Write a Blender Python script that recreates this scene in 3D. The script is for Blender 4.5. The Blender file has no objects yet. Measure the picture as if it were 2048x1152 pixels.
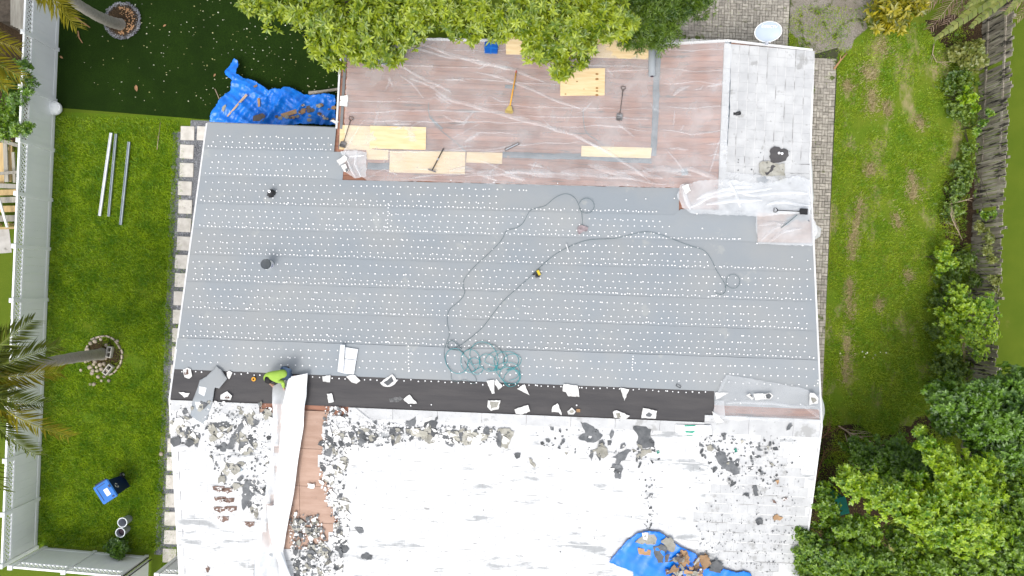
import bpy, bmesh, math, random
import numpy as np
from mathutils import Vector, Matrix, Euler, noise
from mathutils.geometry import delaunay_2d_cdt

C = bpy.context.scene.collection
SC = bpy.context.scene
rnd = random.Random(11)
PI = math.pi

# ------------------------------------------------------------------ camera, sky, sun, exposure
H = 25.0                      # the drone hovers 25 m above the lawn and looks straight down
F = 2048 * 24.0 / 36.0
A = math.radians(2.4)         # the house is turned a little in the frame
cam_d = bpy.data.cameras.new('camera')
cam_d.lens = 24.0
cam_d.sensor_width = 36.0
cam_d.clip_end = 500.0
cam = bpy.data.objects.new('camera', cam_d)
cam.location = (0, 0, H)
cam.rotation_euler = (0, 0, A)
C.objects.link(cam)
SC.camera = cam

SUN_EL, SUN_AZ = math.radians(60), math.radians(-112)   # direction to the sun: azimuth from +X, counter-clockwise
world = bpy.data.worlds.new('World')
SC.world = world
world.use_nodes = True
wn = world.node_tree
bg = wn.nodes['Background']
sky = wn.nodes.new('ShaderNodeTexSky')
sky.sky_type = 'NISHITA'
sky.sun_disc = False
sky.sun_elevation = SUN_EL
sky.sun_rotation = PI / 2 - SUN_AZ
sky.air_density = 1.0
sky.dust_density = 3.0
sky.ozone_density = 1.0
hz = wn.nodes.new('ShaderNodeHueSaturation')          # a bright thinly overcast sky: much less blue than a clear one
hz.inputs['Saturation'].default_value = 0.3
wn.links.new(sky.outputs['Color'], hz.inputs['Color'])
wn.links.new(hz.outputs['Color'], bg.inputs['Color'])
bg.inputs['Strength'].default_value = 0.15
sun_d = bpy.data.lights.new('sun', 'SUN')
sun_d.energy = 0.8
sun_d.angle = math.radians(22)
sun_d.color = (1.0, 0.96, 0.9)
sun = bpy.data.objects.new('sun', sun_d)
sv = Vector((math.cos(SUN_EL) * math.cos(SUN_AZ), math.cos(SUN_EL) * math.sin(SUN_AZ), math.sin(SUN_EL)))
sun.rotation_euler = sv.to_track_quat('Z', 'Y').to_euler()
sun.location = sv * 60
C.objects.link(sun)
SC.view_settings.view_transform = 'Standard'
SC.view_settings.look = 'None'
SC.view_settings.gamma = 1.0
SC.view_settings.use_curve_mapping = False
SC.view_settings.exposure = 0.9

# ------------------------------------------------------------------ helpers
CA, SA = math.cos(A), math.sin(A)
def D(px, py):
    dx, dy = (px - 1024) / F, -(py - 576) / F
    return dx * CA - dy * SA, dx * SA + dy * CA
def G(px, py, z=0.0):
    a, b = D(px, py)
    return Vector((a * (H - z), b * (H - z), z))
def ext_z(y): return 2.71 - .068 * (y - 4.4)
def zroof(x, y):
    m = 4.3 - .194 * abs(y + 3.79)
    if x < 4.43:
        if y > 4.4 and x > -5.95: return ext_z(y)
        return m
    if x < 6.6:
        t = (6.6 - x) / 2.17
        b = ext_z(y) if y > 4.4 else m
        return max(m if y < 4.4 else -9, 3.0 * (1 - t) + b * t)
    return max(m, 3.0 - .12 * (x - 6.6))
def Rf(px, py, up=0.0):
    z = 3.3
    a, b = D(px, py)
    for _ in range(12):
        z = zroof(a * (H - z), b * (H - z)) + up
    return Vector((a * (H - z), b * (H - z), z))
def poly_r(pts): return [Rf(*p).xy for p in pts]
def poly_g(pts): return [G(*p).xy for p in pts]

MATS = {}
def mat(name, c, c2=None, rough=.8, scale=6.0, detail=4.0, lo=.35, hi=.65, bump=0.0, bscale=None, stretch=(1, 1, 1), rv=0.0, iv=0.0,
        spots=None, metal=0.0, spec=.35, trans=0.0):
    """A noise-mixed surface in world coordinates; rv / iv vary the value per object / per loose piece; spots = (colour, scale, threshold)."""
    m = bpy.data.materials.new(name)
    m.use_nodes = True
    t = m.node_tree; n = t.nodes; l = t.links
    b = n['Principled BSDF']
    b.inputs['Roughness'].default_value = rough
    b.inputs['Metallic'].default_value = metal
    b.inputs['Specular IOR Level'].default_value = spec
    g = n.new('ShaderNodeNewGeometry')
    mp = n.new('ShaderNodeMapping'); mp.inputs['Scale'].default_value = stretch
    l.new(g.outputs['Position'], mp.inputs['Vector'])
    if c2 is None: c2 = tuple(v * .8 for v in c)
    nz = n.new('ShaderNodeTexNoise'); nz.inputs['Scale'].default_value = scale; nz.inputs['Detail'].default_value = detail
    l.new(mp.outputs['Vector'], nz.inputs['Vector'])
    r = n.new('ShaderNodeValToRGB')
    r.color_ramp.elements[0].position = lo; r.color_ramp.elements[0].color = (*c, 1)
    r.color_ramp.elements[1].position = hi; r.color_ramp.elements[1].color = (*c2, 1)
    l.new(nz.outputs['Fac'], r.inputs['Fac'])
    out = r.outputs['Color']
    for (sc_, ss, st) in (spots or []):
        n2 = n.new('ShaderNodeTexNoise'); n2.inputs['Scale'].default_value = ss; n2.inputs['Detail'].default_value = 6.0
        n2.inputs['Roughness'].default_value = .65
        l.new(mp.outputs['Vector'], n2.inputs['Vector'])
        r2 = n.new('ShaderNodeValToRGB'); r2.color_ramp.elements[0].position = st; r2.color_ramp.elements[1].position = st + .06
        l.new(n2.outputs['Fac'], r2.inputs['Fac'])
        mx = n.new('ShaderNodeMix'); mx.data_type = 'RGBA'
        l.new(r2.outputs['Color'], mx.inputs['Factor']); l.new(out, mx.inputs['A']); mx.inputs['B'].default_value = (*sc_, 1)
        out = mx.outputs['Result']
    for amt, src in ((rv, 'o'), (iv, 'i')):
        if not amt: continue
        if src == 'o': s = n.new('ShaderNodeObjectInfo').outputs['Random']
        else: s = g.outputs['Random Per Island']
        mr = n.new('ShaderNodeMapRange'); mr.inputs['To Min'].default_value = 1 - amt; mr.inputs['To Max'].default_value = 1 + amt
        l.new(s, mr.inputs['Value'])
        hs = n.new('ShaderNodeHueSaturation')
        l.new(mr.outputs['Result'], hs.inputs['Value']); l.new(out, hs.inputs['Color'])
        out = hs.outputs['Color']
    l.new(out, b.inputs['Base Color'])
    if trans: b.inputs['Transmission Weight'].default_value = trans
    if bump:
        nb = n.new('ShaderNodeTexNoise'); nb.inputs['Scale'].default_value = bscale or scale * 4; nb.inputs['Detail'].default_value = 5
        l.new(mp.outputs['Vector'], nb.inputs['Vector'])
        bp = n.new('ShaderNodeBump'); bp.inputs['Strength'].default_value = bump; bp.inputs['Distance'].default_value = .02
        l.new(nb.outputs['Fac'], bp.inputs['Height']); l.new(bp.outputs['Normal'], b.inputs['Normal'])
    MATS[name] = m
    return m

def leaf_mat(name, c, c2, tl=.35, sat=1.0):
    m = bpy.data.materials.new(name); m.use_nodes = True
    t = m.node_tree; n = t.nodes; l = t.links
    n.remove(n['Principled BSDF'])
    g = n.new('ShaderNodeNewGeometry')
    nz = n.new('ShaderNodeTexNoise'); nz.inputs['Scale'].default_value = 1.6; nz.inputs['Detail'].default_value = 2
    l.new(g.outputs['Position'], nz.inputs['Vector'])
    ad = n.new('ShaderNodeMath'); ad.operation = 'MULTIPLY_ADD'
    l.new(g.outputs['Random Per Island'], ad.inputs[0]); ad.inputs[1].default_value = .75
    sb = n.new('ShaderNodeMath'); sb.operation = 'MULTIPLY_ADD'; sb.inputs[1].default_value = 1.5; sb.inputs[2].default_value = -.6
    l.new(nz.outputs['Fac'], sb.inputs[0]); l.new(sb.outputs[0], ad.inputs[2])
    r = n.new('ShaderNodeValToRGB')
    r.color_ramp.elements[0].position = .1; r.color_ramp.elements[0].color = (*c, 1)
    r.color_ramp.elements[1].position = .9; r.color_ramp.elements[1].color = (*c2, 1)
    l.new(ad.outputs[0], r.inputs['Fac'])
    d = n.new('ShaderNodeBsdfDiffuse'); tr = n.new('ShaderNodeBsdfTranslucent'); gl = n.new('ShaderNodeBsdfGlossy')
    gl.inputs['Roughness'].default_value = .42; gl.inputs['Color'].default_value = (.9, .95, .9, 1)
    l.new(r.outputs['Color'], d.inputs['Color']); l.new(r.outputs['Color'], tr.inputs['Color'])
    mx = n.new('ShaderNodeMixShader'); mx.inputs['Fac'].default_value = tl
    l.new(d.outputs[0], mx.inputs[1]); l.new(tr.outputs[0], mx.inputs[2])
    m2 = n.new('ShaderNodeMixShader'); m2.inputs['Fac'].default_value = .05
    l.new(mx.outputs[0], m2.inputs[1]); l.new(gl.outputs[0], m2.inputs[2])
    l.new(m2.outputs[0], n['Material Output'].inputs['Surface'])
    MATS[name] = m
    return m

def film_mat(name, fac, col=(.86, .88, .9), edge=.5, rough=.22):
    """Clear builder's polythene: mostly seen through, milkier where it is seen edge-on."""
    m = bpy.data.materials.new(name); m.use_nodes = True
    t = m.node_tree; n = t.nodes; l = t.links
    b = n['Principled BSDF']; b.inputs['Base Color'].default_value = (*col, 1); b.inputs['Roughness'].default_value = rough
    b.inputs['Specular IOR Level'].default_value = .7
    tr = n.new('ShaderNodeBsdfTransparent'); mx = n.new('ShaderNodeMixShader')
    lw = n.new('ShaderNodeLayerWeight'); lw.inputs['Blend'].default_value = .35
    g = n.new('ShaderNodeNewGeometry')
    nz = n.new('ShaderNodeTexNoise'); nz.inputs['Scale'].default_value = 1.3; nz.inputs['Detail'].default_value = 5
    l.new(g.outputs['Position'], nz.inputs['Vector'])
    m1 = n.new('ShaderNodeMath'); m1.operation = 'MULTIPLY'; m1.inputs[1].default_value = edge; l.new(lw.outputs['Facing'], m1.inputs[0])
    m2 = n.new('ShaderNodeMapRange'); m2.inputs['From Min'].default_value = .3; m2.inputs['From Max'].default_value = .7
    m2.inputs['To Min'].default_value = fac * .65; m2.inputs['To Max'].default_value = fac * 1.35
    l.new(nz.outputs['Fac'], m2.inputs['Value'])
    m3 = n.new('ShaderNodeMath'); m3.operation = 'ADD'; m3.use_clamp = True
    l.new(m1.outputs[0], m3.inputs[0]); l.new(m2.outputs[0], m3.inputs[1])
    l.new(m3.outputs[0], mx.inputs['Fac']); l.new(tr.outputs[0], mx.inputs[1]); l.new(b.outputs[0], mx.inputs[2])
    l.new(mx.outputs[0], n['Material Output'].inputs['Surface'])
    MATS[name] = m
    return m

def wloc(o):
    v = Vector((0, 0, 0))
    while o is not None:
        v = v + o.location; o = o.parent
    return v

class MB:
    """Collects shapes in world coordinates; build() links them as one mesh object."""
    def __init__(s): s.v = []; s.f = []; s.m = []
    def add(s, vs, fs, mi=0):
        o = len(s.v); s.v += [tuple(v) for v in vs]
        for f in fs: s.f.append(tuple(i + o for i in f)); s.m.append(mi)
    def box(s, c, size, rot=None, mi=0, taper=1.0):
        hx, hy, hz = size[0] / 2, size[1] / 2, size[2] / 2
        vs = [Vector((x * hx * (taper if z > 0 else 1), y * hy * (taper if z > 0 else 1), z * hz)) for z in (-1, 1) for y in (-1, 1) for x in (-1, 1)]
        if rot is not None: vs = [rot @ v for v in vs]
        c = Vector(c)
        s.add([v + c for v in vs], [(0, 2, 3, 1), (4, 5, 7, 6), (0, 1, 5, 4), (2, 6, 7, 3), (0, 4, 6, 2), (1, 3, 7, 5)], mi)
    def tube(s, pts, rad, n=8, cap=True, mi=0):
        pts = [Vector(p) for p in pts]
        if not hasattr(rad, '__len__'): rad = [rad] * len(pts)
        o = len(s.v); prev = None
        for i, p in enumerate(pts):
            t = (pts[min(i + 1, len(pts) - 1)] - pts[max(i - 1, 0)])
            t = t.normalized() if t.length > 1e-9 else Vector((0, 0, 1))
            a = prev - t * prev.dot(t) if prev is not None else t.orthogonal()
            if a.length < 1e-6: a = t.orthogonal()
            a.normalize(); prev = a; b = t.cross(a)
            for k in range(n):
                q = 2 * PI * k / n
                s.v.append(tuple(p + (a * math.cos(q) + b * math.sin(q)) * rad[i]))
        for i in range(len(pts) - 1):
            for k in range(n):
                k2 = (k + 1) % n
                s.f.append((o + i * n + k, o + i * n + k2, o + (i + 1) * n + k2, o + (i + 1) * n + k)); s.m.append(mi)
        if cap:
            s.f.append(tuple(o + k for k in range(n))[::-1]); s.m.append(mi)
            e = o + (len(pts) - 1) * n
            s.f.append(tuple(e + k for k in range(n))); s.m.append(mi)
    def lathe(s, prof, M, n=20, mi=0):
        """prof: (radius, height) pairs turned about the local Z of matrix M."""
        o = len(s.v)
        for r, h in prof:
            for k in range(n):
                q = 2 * PI * k / n
                s.v.append(tuple(M @ Vector((r * math.cos(q), r * math.sin(q), h))))
        for i in range(len(prof) - 1):
            for k in range(n):
                k2 = (k + 1) % n
                s.f.append((o + i * n + k, o + i * n + k2, o + (i + 1) * n + k2, o + (i + 1) * n + k)); s.m.append(mi)
    def prism(s, pts, z0, z1, mi=0):
        """pts: world xy outline; z0, z1 numbers or functions of (x, y)."""
        n = len(pts)
        ar = sum(pts[i][0] * pts[(i + 1) % n][1] - pts[(i + 1) % n][0] * pts[i][1] for i in range(n))
        if ar < 0: pts = list(pts)[::-1]
        a = z0 if callable(z0) else (lambda x, y: z0)
        b = z1 if callable(z1) else (lambda x, y: z1)
        vs = [(p[0], p[1], a(*p[:2])) for p in pts] + [(p[0], p[1], b(*p[:2])) for p in pts]
        fs = [tuple(range(n))[::-1], tuple(range(n, 2 * n))] + [(i, (i + 1) % n, n + (i + 1) % n, n + i) for i in range(n)]
        s.add(vs, fs, mi)
    def build(s, name, mats, parent=None, smooth=False, origin=None):
        if not isinstance(mats, (list, tuple)): mats = [mats]
        me = bpy.data.meshes.new(name)
        if parent is not None: w = wloc(parent)
        elif origin is not None: w = Vector(origin)
        else:
            ar = np.array(s.v); w = Vector(((ar[:, 0].min() + ar[:, 0].max()) / 2, (ar[:, 1].min() + ar[:, 1].max()) / 2, ar[:, 2].min()))
        me.from_pydata([(v[0] - w[0], v[1] - w[1], v[2] - w[2]) for v in s.v], [], s.f)
        for m in mats: me.materials.append(m)
        if len(mats) > 1: me.polygons.foreach_set('material_index', s.m)
        if smooth: me.polygons.foreach_set('use_smooth', [True] * len(me.polygons))
        me.update()
        o = bpy.data.objects.new(name, me); C.objects.link(o)
        if parent is not None: o.parent = parent
        else: o.location = w
        return o

def np_mesh(name, v, f, m, parent=None, origin=(0, 0, 0), smooth=False):
    """v (n,3) world, f (k,3 or 4) as one mesh object."""
    me = bpy.data.meshes.new(name)
    w = np.array(wloc(parent)) if parent is not None else np.array(origin, dtype=float)
    v = np.asarray(v, dtype=np.float64) - w
    f = np.asarray(f, dtype=np.int32); k = f.shape[1]
    me.vertices.add(len(v)); me.vertices.foreach_set('co', v.astype(np.float32).ravel())
    me.loops.add(f.size); me.loops.foreach_set('vertex_index', f.ravel())
    me.polygons.add(len(f)); me.polygons.foreach_set('loop_start', np.arange(0, f.size, k, dtype=np.int32))
    me.polygons.foreach_set('loop_total', np.full(len(f), k, dtype=np.int32))
    if smooth: me.polygons.foreach_set('use_smooth', np.ones(len(f), dtype=bool))
    me.materials.append(m); me.update(calc_edges=True); me.validate()
    o = bpy.data.objects.new(name, me); C.objects.link(o)
    if parent is not None: o.parent = parent
    else: o.location = tuple(w)
    return o

def thing(name, label, cat, loc, group=None):
    o = bpy.data.objects.new(name, None); C.objects.link(o)
    o.empty_display_size = .2
    o.location = loc; o['label'] = label; o['category'] = cat
    if group: o['group'] = group
    return o
def tag(o, label, cat, group=None):
    o['label'] = label; o['category'] = cat
    if group: o['group'] = group
    return o
def struct(o): o['kind'] = 'structure'; return o
def stuff(o): o['kind'] = 'stuff'; return o
def dup(root, loc, label, rz=None, group=None):
    r = root.copy(); C.objects.link(r); r.location = loc
    if rz is not None: r.rotation_euler = (0, 0, rz)
    r['label'] = label
    if group: r['group'] = group
    for ch in list(root.children):
        c = ch.copy(); C.objects.link(c); c.parent = r
        for g in ch.children:
            d = g.copy(); C.objects.link(d); d.parent = c
    return r

def inside(p, poly):
    x, y = p[0], p[1]; r = False; j = len(poly) - 1
    for i in range(len(poly)):
        a, b = poly[i], poly[j]
        if (a[1] > y) != (b[1] > y) and x < (b[0] - a[0]) * (y - a[1]) / (b[1] - a[1]) + a[0]: r = not r
        j = i
    return r
def sheet_mb(poly, zf, sp, th=.004, mi=0, mb=None, seed=1, rag=0.0):
    """A sheet with the outline poly (world xy) lying on zf(x, y), filled with points sp apart, th thick."""
    rr = random.Random(seed)
    poly = [Vector((p[0], p[1])) for p in poly]
    bd = []
    for i, p in enumerate(poly):
        q = poly[(i + 1) % len(poly)]
        k = max(1, int((q - p).length / sp))
        nrm = Vector((-(q - p).y, (q - p).x)); nrm = nrm.normalized() if nrm.length else nrm
        for j in range(k):
            pt = p.lerp(q, j / k)
            if rag and j: pt = pt + nrm * rr.uniform(-rag, rag)
            bd.append(pt)
    xs = [p.x for p in poly]; ys = [p.y for p in poly]
    inn = []
    y = min(ys) + sp * .5; row = 0
    while y < max(ys):
        x = min(xs) + sp * (.25 + .5 * (row % 2))
        while x < max(xs):
            p = Vector((x + rr.uniform(-.2, .2) * sp, y + rr.uniform(-.2, .2) * sp))
            if inside(p, bd): inn.append(p)
            x += sp
        y += sp * .87; row += 1
    n = len(bd)
    vs, es, fs = delaunay_2d_cdt(bd + inn, [(i, (i + 1) % n) for i in range(n)], [], 1, 1e-5)[:3]
    V = [(p.x, p.y, zf(p.x, p.y)) for p in vs]
    mb = mb or MB()
    fs = [tuple(f) for f in fs]
    N = len(V)
    fx = []
    for f in fs:
        a, b, c = (vs[f[0]], vs[f[1]], vs[f[2]])
        if (b.x - a.x) * (c.y - a.y) - (b.y - a.y) * (c.x - a.x) < 0: f = f[::-1]
        fx.append(f)
    if th:
        edge = {}
        for f in fx:
            for i in range(len(f)):
                e = (f[i], f[(i + 1) % len(f)]); edge[e] = 1
        side = [(a, N + a, N + b, b) for (a, b) in edge if (b, a) not in edge]
        mb.add(V + [(v[0], v[1], v[2] - th) for v in V], fx + [tuple(i + N for i in f)[::-1] for f in fx] + side, mi)
    else: mb.add(V, fx, mi)
    return mb
def crease(x, y, s, seed=0.0, ang=0.0, st=1.0):
    """Ridged noise, 0..1, sharp folds; st stretches it along ang."""
    c, d = math.cos(ang), math.sin(ang)
    u, v = (x * c + y * d) * s / st, (-x * d + y * c) * s
    a = 1 - abs(noise.noise((u, v, seed))) * 2.2
    b = 1 - abs(noise.noise((u * 2.3, v * 2.3, seed + 9.1))) * 2.2
    return max(0, a) * .65 + max(0, b) * .35

# ------------------------------------------------------------------ materials
M_grass = None
def ground_mat(name, cols, patch=None, bump=.6, fine=55.0):
    m = bpy.data.materials.new(name); m.use_nodes = True
    t = m.node_tree; n = t.nodes; l = t.links; b = n['Principled BSDF']
    b.inputs['Roughness'].default_value = .95; b.inputs['Specular IOR Level'].default_value = .1
    g = n.new('ShaderNodeNewGeometry')
    def nz(scale, detail, rough=.6, st=None):
        q = n.new('ShaderNodeTexNoise'); q.inputs['Scale'].default_value = scale; q.inputs['Detail'].default_value = detail; q.inputs['Roughness'].default_value = rough
        if st:
            mp = n.new('ShaderNodeMapping'); mp.inputs['Scale'].default_value = st; l.new(g.outputs['Position'], mp.inputs['Vector']); l.new(mp.outputs['Vector'], q.inputs['Vector'])
        else: l.new(g.outputs['Position'], q.inputs['Vector'])
        return q.outputs['Fac']
    def ramp(f, a, bb, ca=(0, 0, 0), cb=(1, 1, 1)):
        r = n.new('ShaderNodeValToRGB'); r.color_ramp.elements[0].position = a; r.color_ramp.elements[0].color = (*ca, 1)
        r.color_ramp.elements[1].position = bb; r.color_ramp.elements[1].color = (*cb, 1); l.new(f, r.inputs['Fac']); return r.outputs['Color']
    def mix(f, a, bb):
        x = n.new('ShaderNodeMix'); x.data_type = 'RGBA'; l.new(f, x.inputs['Factor'])
        for s, k in ((a, 'A'), (bb, 'B')):
            if isinstance(s, tuple): x.inputs[k].default_value = (*s, 1)
            else: l.new(s, x.inputs[k])
        return x.outputs['Result']
    col = mix(ramp(nz(.9, 5), .38, .62), cols[0], cols[1])
    f = nz(fine, 3)
    col = mix(ramp(f, .42, .6), col, cols[2])
    for (pc, sc, st, thr, wid) in (patch or []):
        col = mix(ramp(nz(sc, 6, .65, st), thr, thr + wid), col, pc)
    l.new(col, b.inputs['Base Color'])
    bp = n.new('ShaderNodeBump'); bp.inputs['Strength'].default_value = bump; bp.inputs['Distance'].default_value = .04
    l.new(f, bp.inputs['Height']); l.new(bp.outputs['Normal'], b.inputs['Normal'])
    return m

m_lawn = ground_mat('lawn_soil', [(.105, .185, .010), (.165, .215, .014), (.060, .115, .007)], patch=[((.16, .14, .03), 1.4, (1, 1, 1), .60, .15)])
m_lawn2 = ground_mat('worn_lawn', [(.125, .20, .013), (.20, .235, .025), (.080, .140, .010)],
                     patch=[((.34, .28, .15), 1.1, (1, .45, 1), .535, .13), ((.33, .30, .24), 2.6, (1, 1, 1), .68, .08)])
m_nlawn = ground_mat('mown_grass', [(.095, .140, .012), (.125, .165, .016), (.070, .110, .009)], patch=[((.16, .17, .04), 1.2, (1, 1, 1), .64, .15)], bump=.3)
m_turf = ground_mat('artificial_turf', [(.0115, .029, .003), (.018, .043, .004), (.008, .018, .002)], bump=.5, fine=70)
m_sand = ground_mat('sandy_soil', [(.26, .23, .19), (.36, .33, .29), (.17, .15, .12)], patch=[((.07, .09, .02), 2.2, (1, 1, 1), .53, .1)])
m_mulch = ground_mat('leaf_litter', [(.05, .034, .02), (.085, .055, .03), (.025, .018, .011)], bump=1.0, fine=30)
m_gravel = mat('grey_gravel', (.10, .105, .115), (.22, .225, .235), rough=.9, scale=38, detail=2, bump=1.0, bscale=40)
m_pebble = mat('grey_pebbles', (.10, .105, .12), (.25, .255, .27), rough=.85, scale=3, iv=.5)
m_stone = mat('pale_concrete_stone', (.50, .47, .42), (.62, .59, .54), rough=.9, scale=5, rv=.10, bump=.2, bscale=50, spots=[((.36, .34, .3), 9, .62)])
m_paver = mat('grey_concrete_paver', (.29, .265, .225), (.41, .38, .325), rough=.9, scale=9, rv=.22, bump=.3, bscale=60, spots=[((.12, .13, .05), 2.4, .63)])
m_paver_i = mat('grey_pavers_beyond', (.27, .245, .21), (.38, .35, .30), rough=.9, scale=9, iv=.22, bump=.3, bscale=60, spots=[((.10, .13, .03), 2.4, .57)])
m_joint = mat('mossy_joint_sand', (.030, .034, .018), (.06, .065, .03), rough=.95, scale=7)
m_vinyl = mat('white_vinyl', (.90, .91, .905), (.85, .865, .86), rough=.45, scale=1.2, spots=[((.74, .78, .76), 2.2, .68)])
m_black = mat('black_metal', (.018, .018, .02), (.03, .03, .032), rough=.5)
m_wood_old = mat('weathered_picket', (.36, .33, .27), (.22, .19, .15), rough=.95, scale=5, stretch=(1, 2.2, .35), rv=.28, bump=.5, bscale=30,
                 spots=[((.045, .040, .033), 3.4, .53)])
m_membrane = mat('grey_underlayment', (.272, .300, .325), (.312, .325, .330), rough=.72, scale=.55, detail=8, bump=.22, bscale=2.2, rv=.045, spec=.3, spots=[((.34, .355, .355), 1.3, .62)])
m_cap = mat('white_nail_cap', (.9, .9, .9), (.85, .85, .86), rough=.5, scale=5)
m_black_felt = mat('black_felt', (.066, .063, .065), (.085, .08, .08), rough=.85, scale=2.2, stretch=(.35, 2, 1), detail=6, bump=.3, bscale=8)
m_deck = mat('brown_decking', (.33, .165, .11), (.25, .12, .08), rough=.9, scale=4, stretch=(.3, 3, 1), rv=.16, bump=.3, bscale=20, spots=[((.12, .085, .07), 2.4, .60)])
m_deck2 = mat('bare_brown_decking', (.40, .275, .215), (.34, .225, .17), rough=.9, scale=4, stretch=(.5, 2, 1), rv=.10, bump=.2, bscale=20, spots=[((.16, .08, .05), 6, .66)])
m_ply = mat('new_plywood', (.68, .50, .27), (.76, .60, .36), rough=.75, scale=3.5, stretch=(.5, 3.5, 1), detail=7, rv=.06, spots=[((.40, .22, .09), 3.2, .70)])
m_tile = mat('white_coated_tile', (.52, .525, .525), (.43, .435, .44), rough=.75, scale=2.3, detail=6, rv=.022, bump=.25, bscale=25,
             spots=[((.34, .34, .335), 1.6, .60), ((.34, .34, .33), 9, .62), ((.14, .135, .13), 26, .70)])
m_tile_i = mat('white_coated_tiles_beyond', (.63, .635, .635), (.53, .535, .54), rough=.75, scale=2.3, detail=6, iv=.015, stretch=(.45, 1.6, 1), bump=.25, bscale=25,
               spots=[((.33, .34, .345), 1.3, .575), ((.30, .30, .295), 6, .62), ((.16, .155, .15), 26, .70)])
m_tile_edge = mat('grimy_edge_painted_gap', (.20, .195, .19), (.58, .58, .575), rough=.9, scale=2.2, detail=7, lo=.38, hi=.52)  # shade of the gap between courses painted along the lower edge, with grime
m_tile_edge_i = mat('worn_edge_painted_gap', (.30, .30, .295), (.64, .64, .64), rough=.9, scale=1.6, detail=7, lo=.34, hi=.48)  # paler version: gap shade painted into the worn lower edge of the tiles
m_bare = ground_mat('worn_track', [(.34, .27, .15), (.27, .22, .11), (.15, .15, .05)])
m_cream = mat('cream_stucco', (.55, .50, .42), (.5, .45, .38), rough=.9, scale=8, bump=.3)
m_trim = mat('white_trim', (.72, .72, .72), (.66, .66, .66), rough=.5, scale=2)
m_dtrim = mat('grey_drip_edge', (.20, .205, .21), (.16, .165, .17), rough=.6, scale=2)
m_blue = mat('blue_tarpaulin', (.002, .15, .66), (.004, .19, .72), rough=.35, scale=2.2, bump=.1, bscale=7, spec=.5)
m_blue2 = mat('blue_plastic', (.004, .085, .36), (.006, .10, .42), rough=.35, scale=3)
m_blue3 = mat('dark_blue_plastic', (.004, .012, .075), (.005, .016, .09), rough=.4, scale=3)
m_flake_w = mat('white_flake', (.78, .77, .75), (.66, .65, .62), rough=.8, scale=8, rv=.06, spots=[((.40, .37, .33), 6, .62)])
m_flake_g = mat('dark_felt_flake', (.085, .09, .095), (.14, .145, .15), rough=.9, scale=5, rv=.3, bump=.4, bscale=30)
m_flake_t = mat('olive_grey_flake', (.26, .25, .21), (.36, .35, .31), rough=.9, scale=6, rv=.2, bump=.4, bscale=30, spots=[((.12, .12, .11), 7, .58)])
m_flake_b = mat('brown_flake', (.28, .17, .09), (.36, .23, .13), rough=.9, scale=6, rv=.25)
m_rust = mat('rust_brown_tile', (.11, .07, .055), (.20, .13, .105), rough=.9, scale=10, spots=[((.66, .66, .65), 9, .54)])
m_bits_d = mat('dark_crumbs', (.085, .09, .095), (.17, .175, .175), rough=.9, scale=5, iv=.5)
m_bits_w = mat('white_crumbs', (.80, .80, .79), (.66, .65, .64), rough=.9, scale=5, iv=.15)
m_white = mat('white_plastic_sheet', (.82, .83, .84), (.77, .79, .81), rough=.4, scale=1.5)
m_lime = mat('lime_shirt', (.30, .46, .07), (.26, .41, .06), rough=.85, scale=7, bump=.3, bscale=14)
m_jeans = mat('blue_jeans', (.05, .085, .14), (.035, .06, .11), rough=.9, scale=8)
m_skin = mat('skin', (.42, .24, .16), (.38, .21, .14), rough=.6, scale=8)
m_hair = mat('black_hair', (.010, .009, .009), (.016, .014, .014), rough=.7, scale=25, bump=.5, bscale=60)
m_metal = mat('galvanised_metal', (.46, .51, .54), (.36, .41, .44), rough=.4, scale=4, metal=.35)
m_dish = mat('pale_dish_paint', (.40, .46, .53), (.38, .44, .51), rough=.4, scale=2)
m_grey_p = mat('grey_plastic', (.40, .42, .46), (.35, .37, .41), rough=.45, scale=3)
m_hole = mat('dark_inside', (.03, .02, .03), (.05, .03, .045), rough=.8, scale=9)
m_teal = mat('teal_hose', (.03, .25, .28), (.04, .30, .32), rough=.45, scale=2)
m_cord = mat('dark_green_cord', (.085, .13, .14), (.10, .15, .155), rough=.5, scale=2)
m_yellow = mat('yellow_paint', (.75, .36, .02), (.70, .33, .02), rough=.45, scale=3)
m_bristle = mat('straw_bristle', (.50, .38, .12), (.40, .30, .10), rough=.9, scale=40)
m_pink = mat('dusty_rag', (.24, .20, .21), (.34, .28, .29), rough=.95, scale=9, bump=.4)
m_cinder = mat('concrete_block', (.50, .48, .42), (.42, .40, .36), rough=.95, scale=12, bump=.4, bscale=50)
m_rock = mat('round_stone', (.42, .36, .28), (.28, .24, .19), rough=.9, scale=4, rv=.3, bump=.4, bscale=25)
m_trunk = mat('grey_palm_trunk', (.36, .33, .28), (.26, .24, .20), rough=.95, scale=3, stretch=(3, 3, 8), bump=.6, bscale=6)
m_bark = mat('brown_bark', (.10, .08, .06), (.06, .048, .036), rough=.95, scale=9, bump=.6)
m_branch = mat('pale_dead_branch', (.48, .38, .27), (.36, .28, .20), rough=.95, scale=7)
m_twig = mat('reddish_dead_twigs', (.17, .075, .04), (.23, .12, .07), rough=.95, scale=7)
m_lumber = mat('yellow_lumber', (.50, .36, .17), (.38, .27, .13), rough=.9, scale=3, stretch=(3, .4, 3), rv=.25)
m_shed = mat('grey_shed_board', (.36, .34, .29), (.28, .26, .22), rough=.9, scale=5, stretch=(3, .4, 3), rv=.18)
m_conc = mat('concrete_slab', (.36, .34, .31), (.46, .44, .41), rough=.95, scale=3, bump=.2, spots=[((.2, .19, .17), 4, .62)])
m_orange = mat('orange_tape', (.80, .38, .02), (.7, .3, .02), rough=.5)
m_green = mat('green_plastic', (.01, .17, .12), (.012, .2, .14), rough=.4)
m_petal = mat('fallen_petals', (.60, .62, .48), (.34, .34, .14), rough=.9, scale=2, lo=.45, hi=.55, iv=.3)
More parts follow.
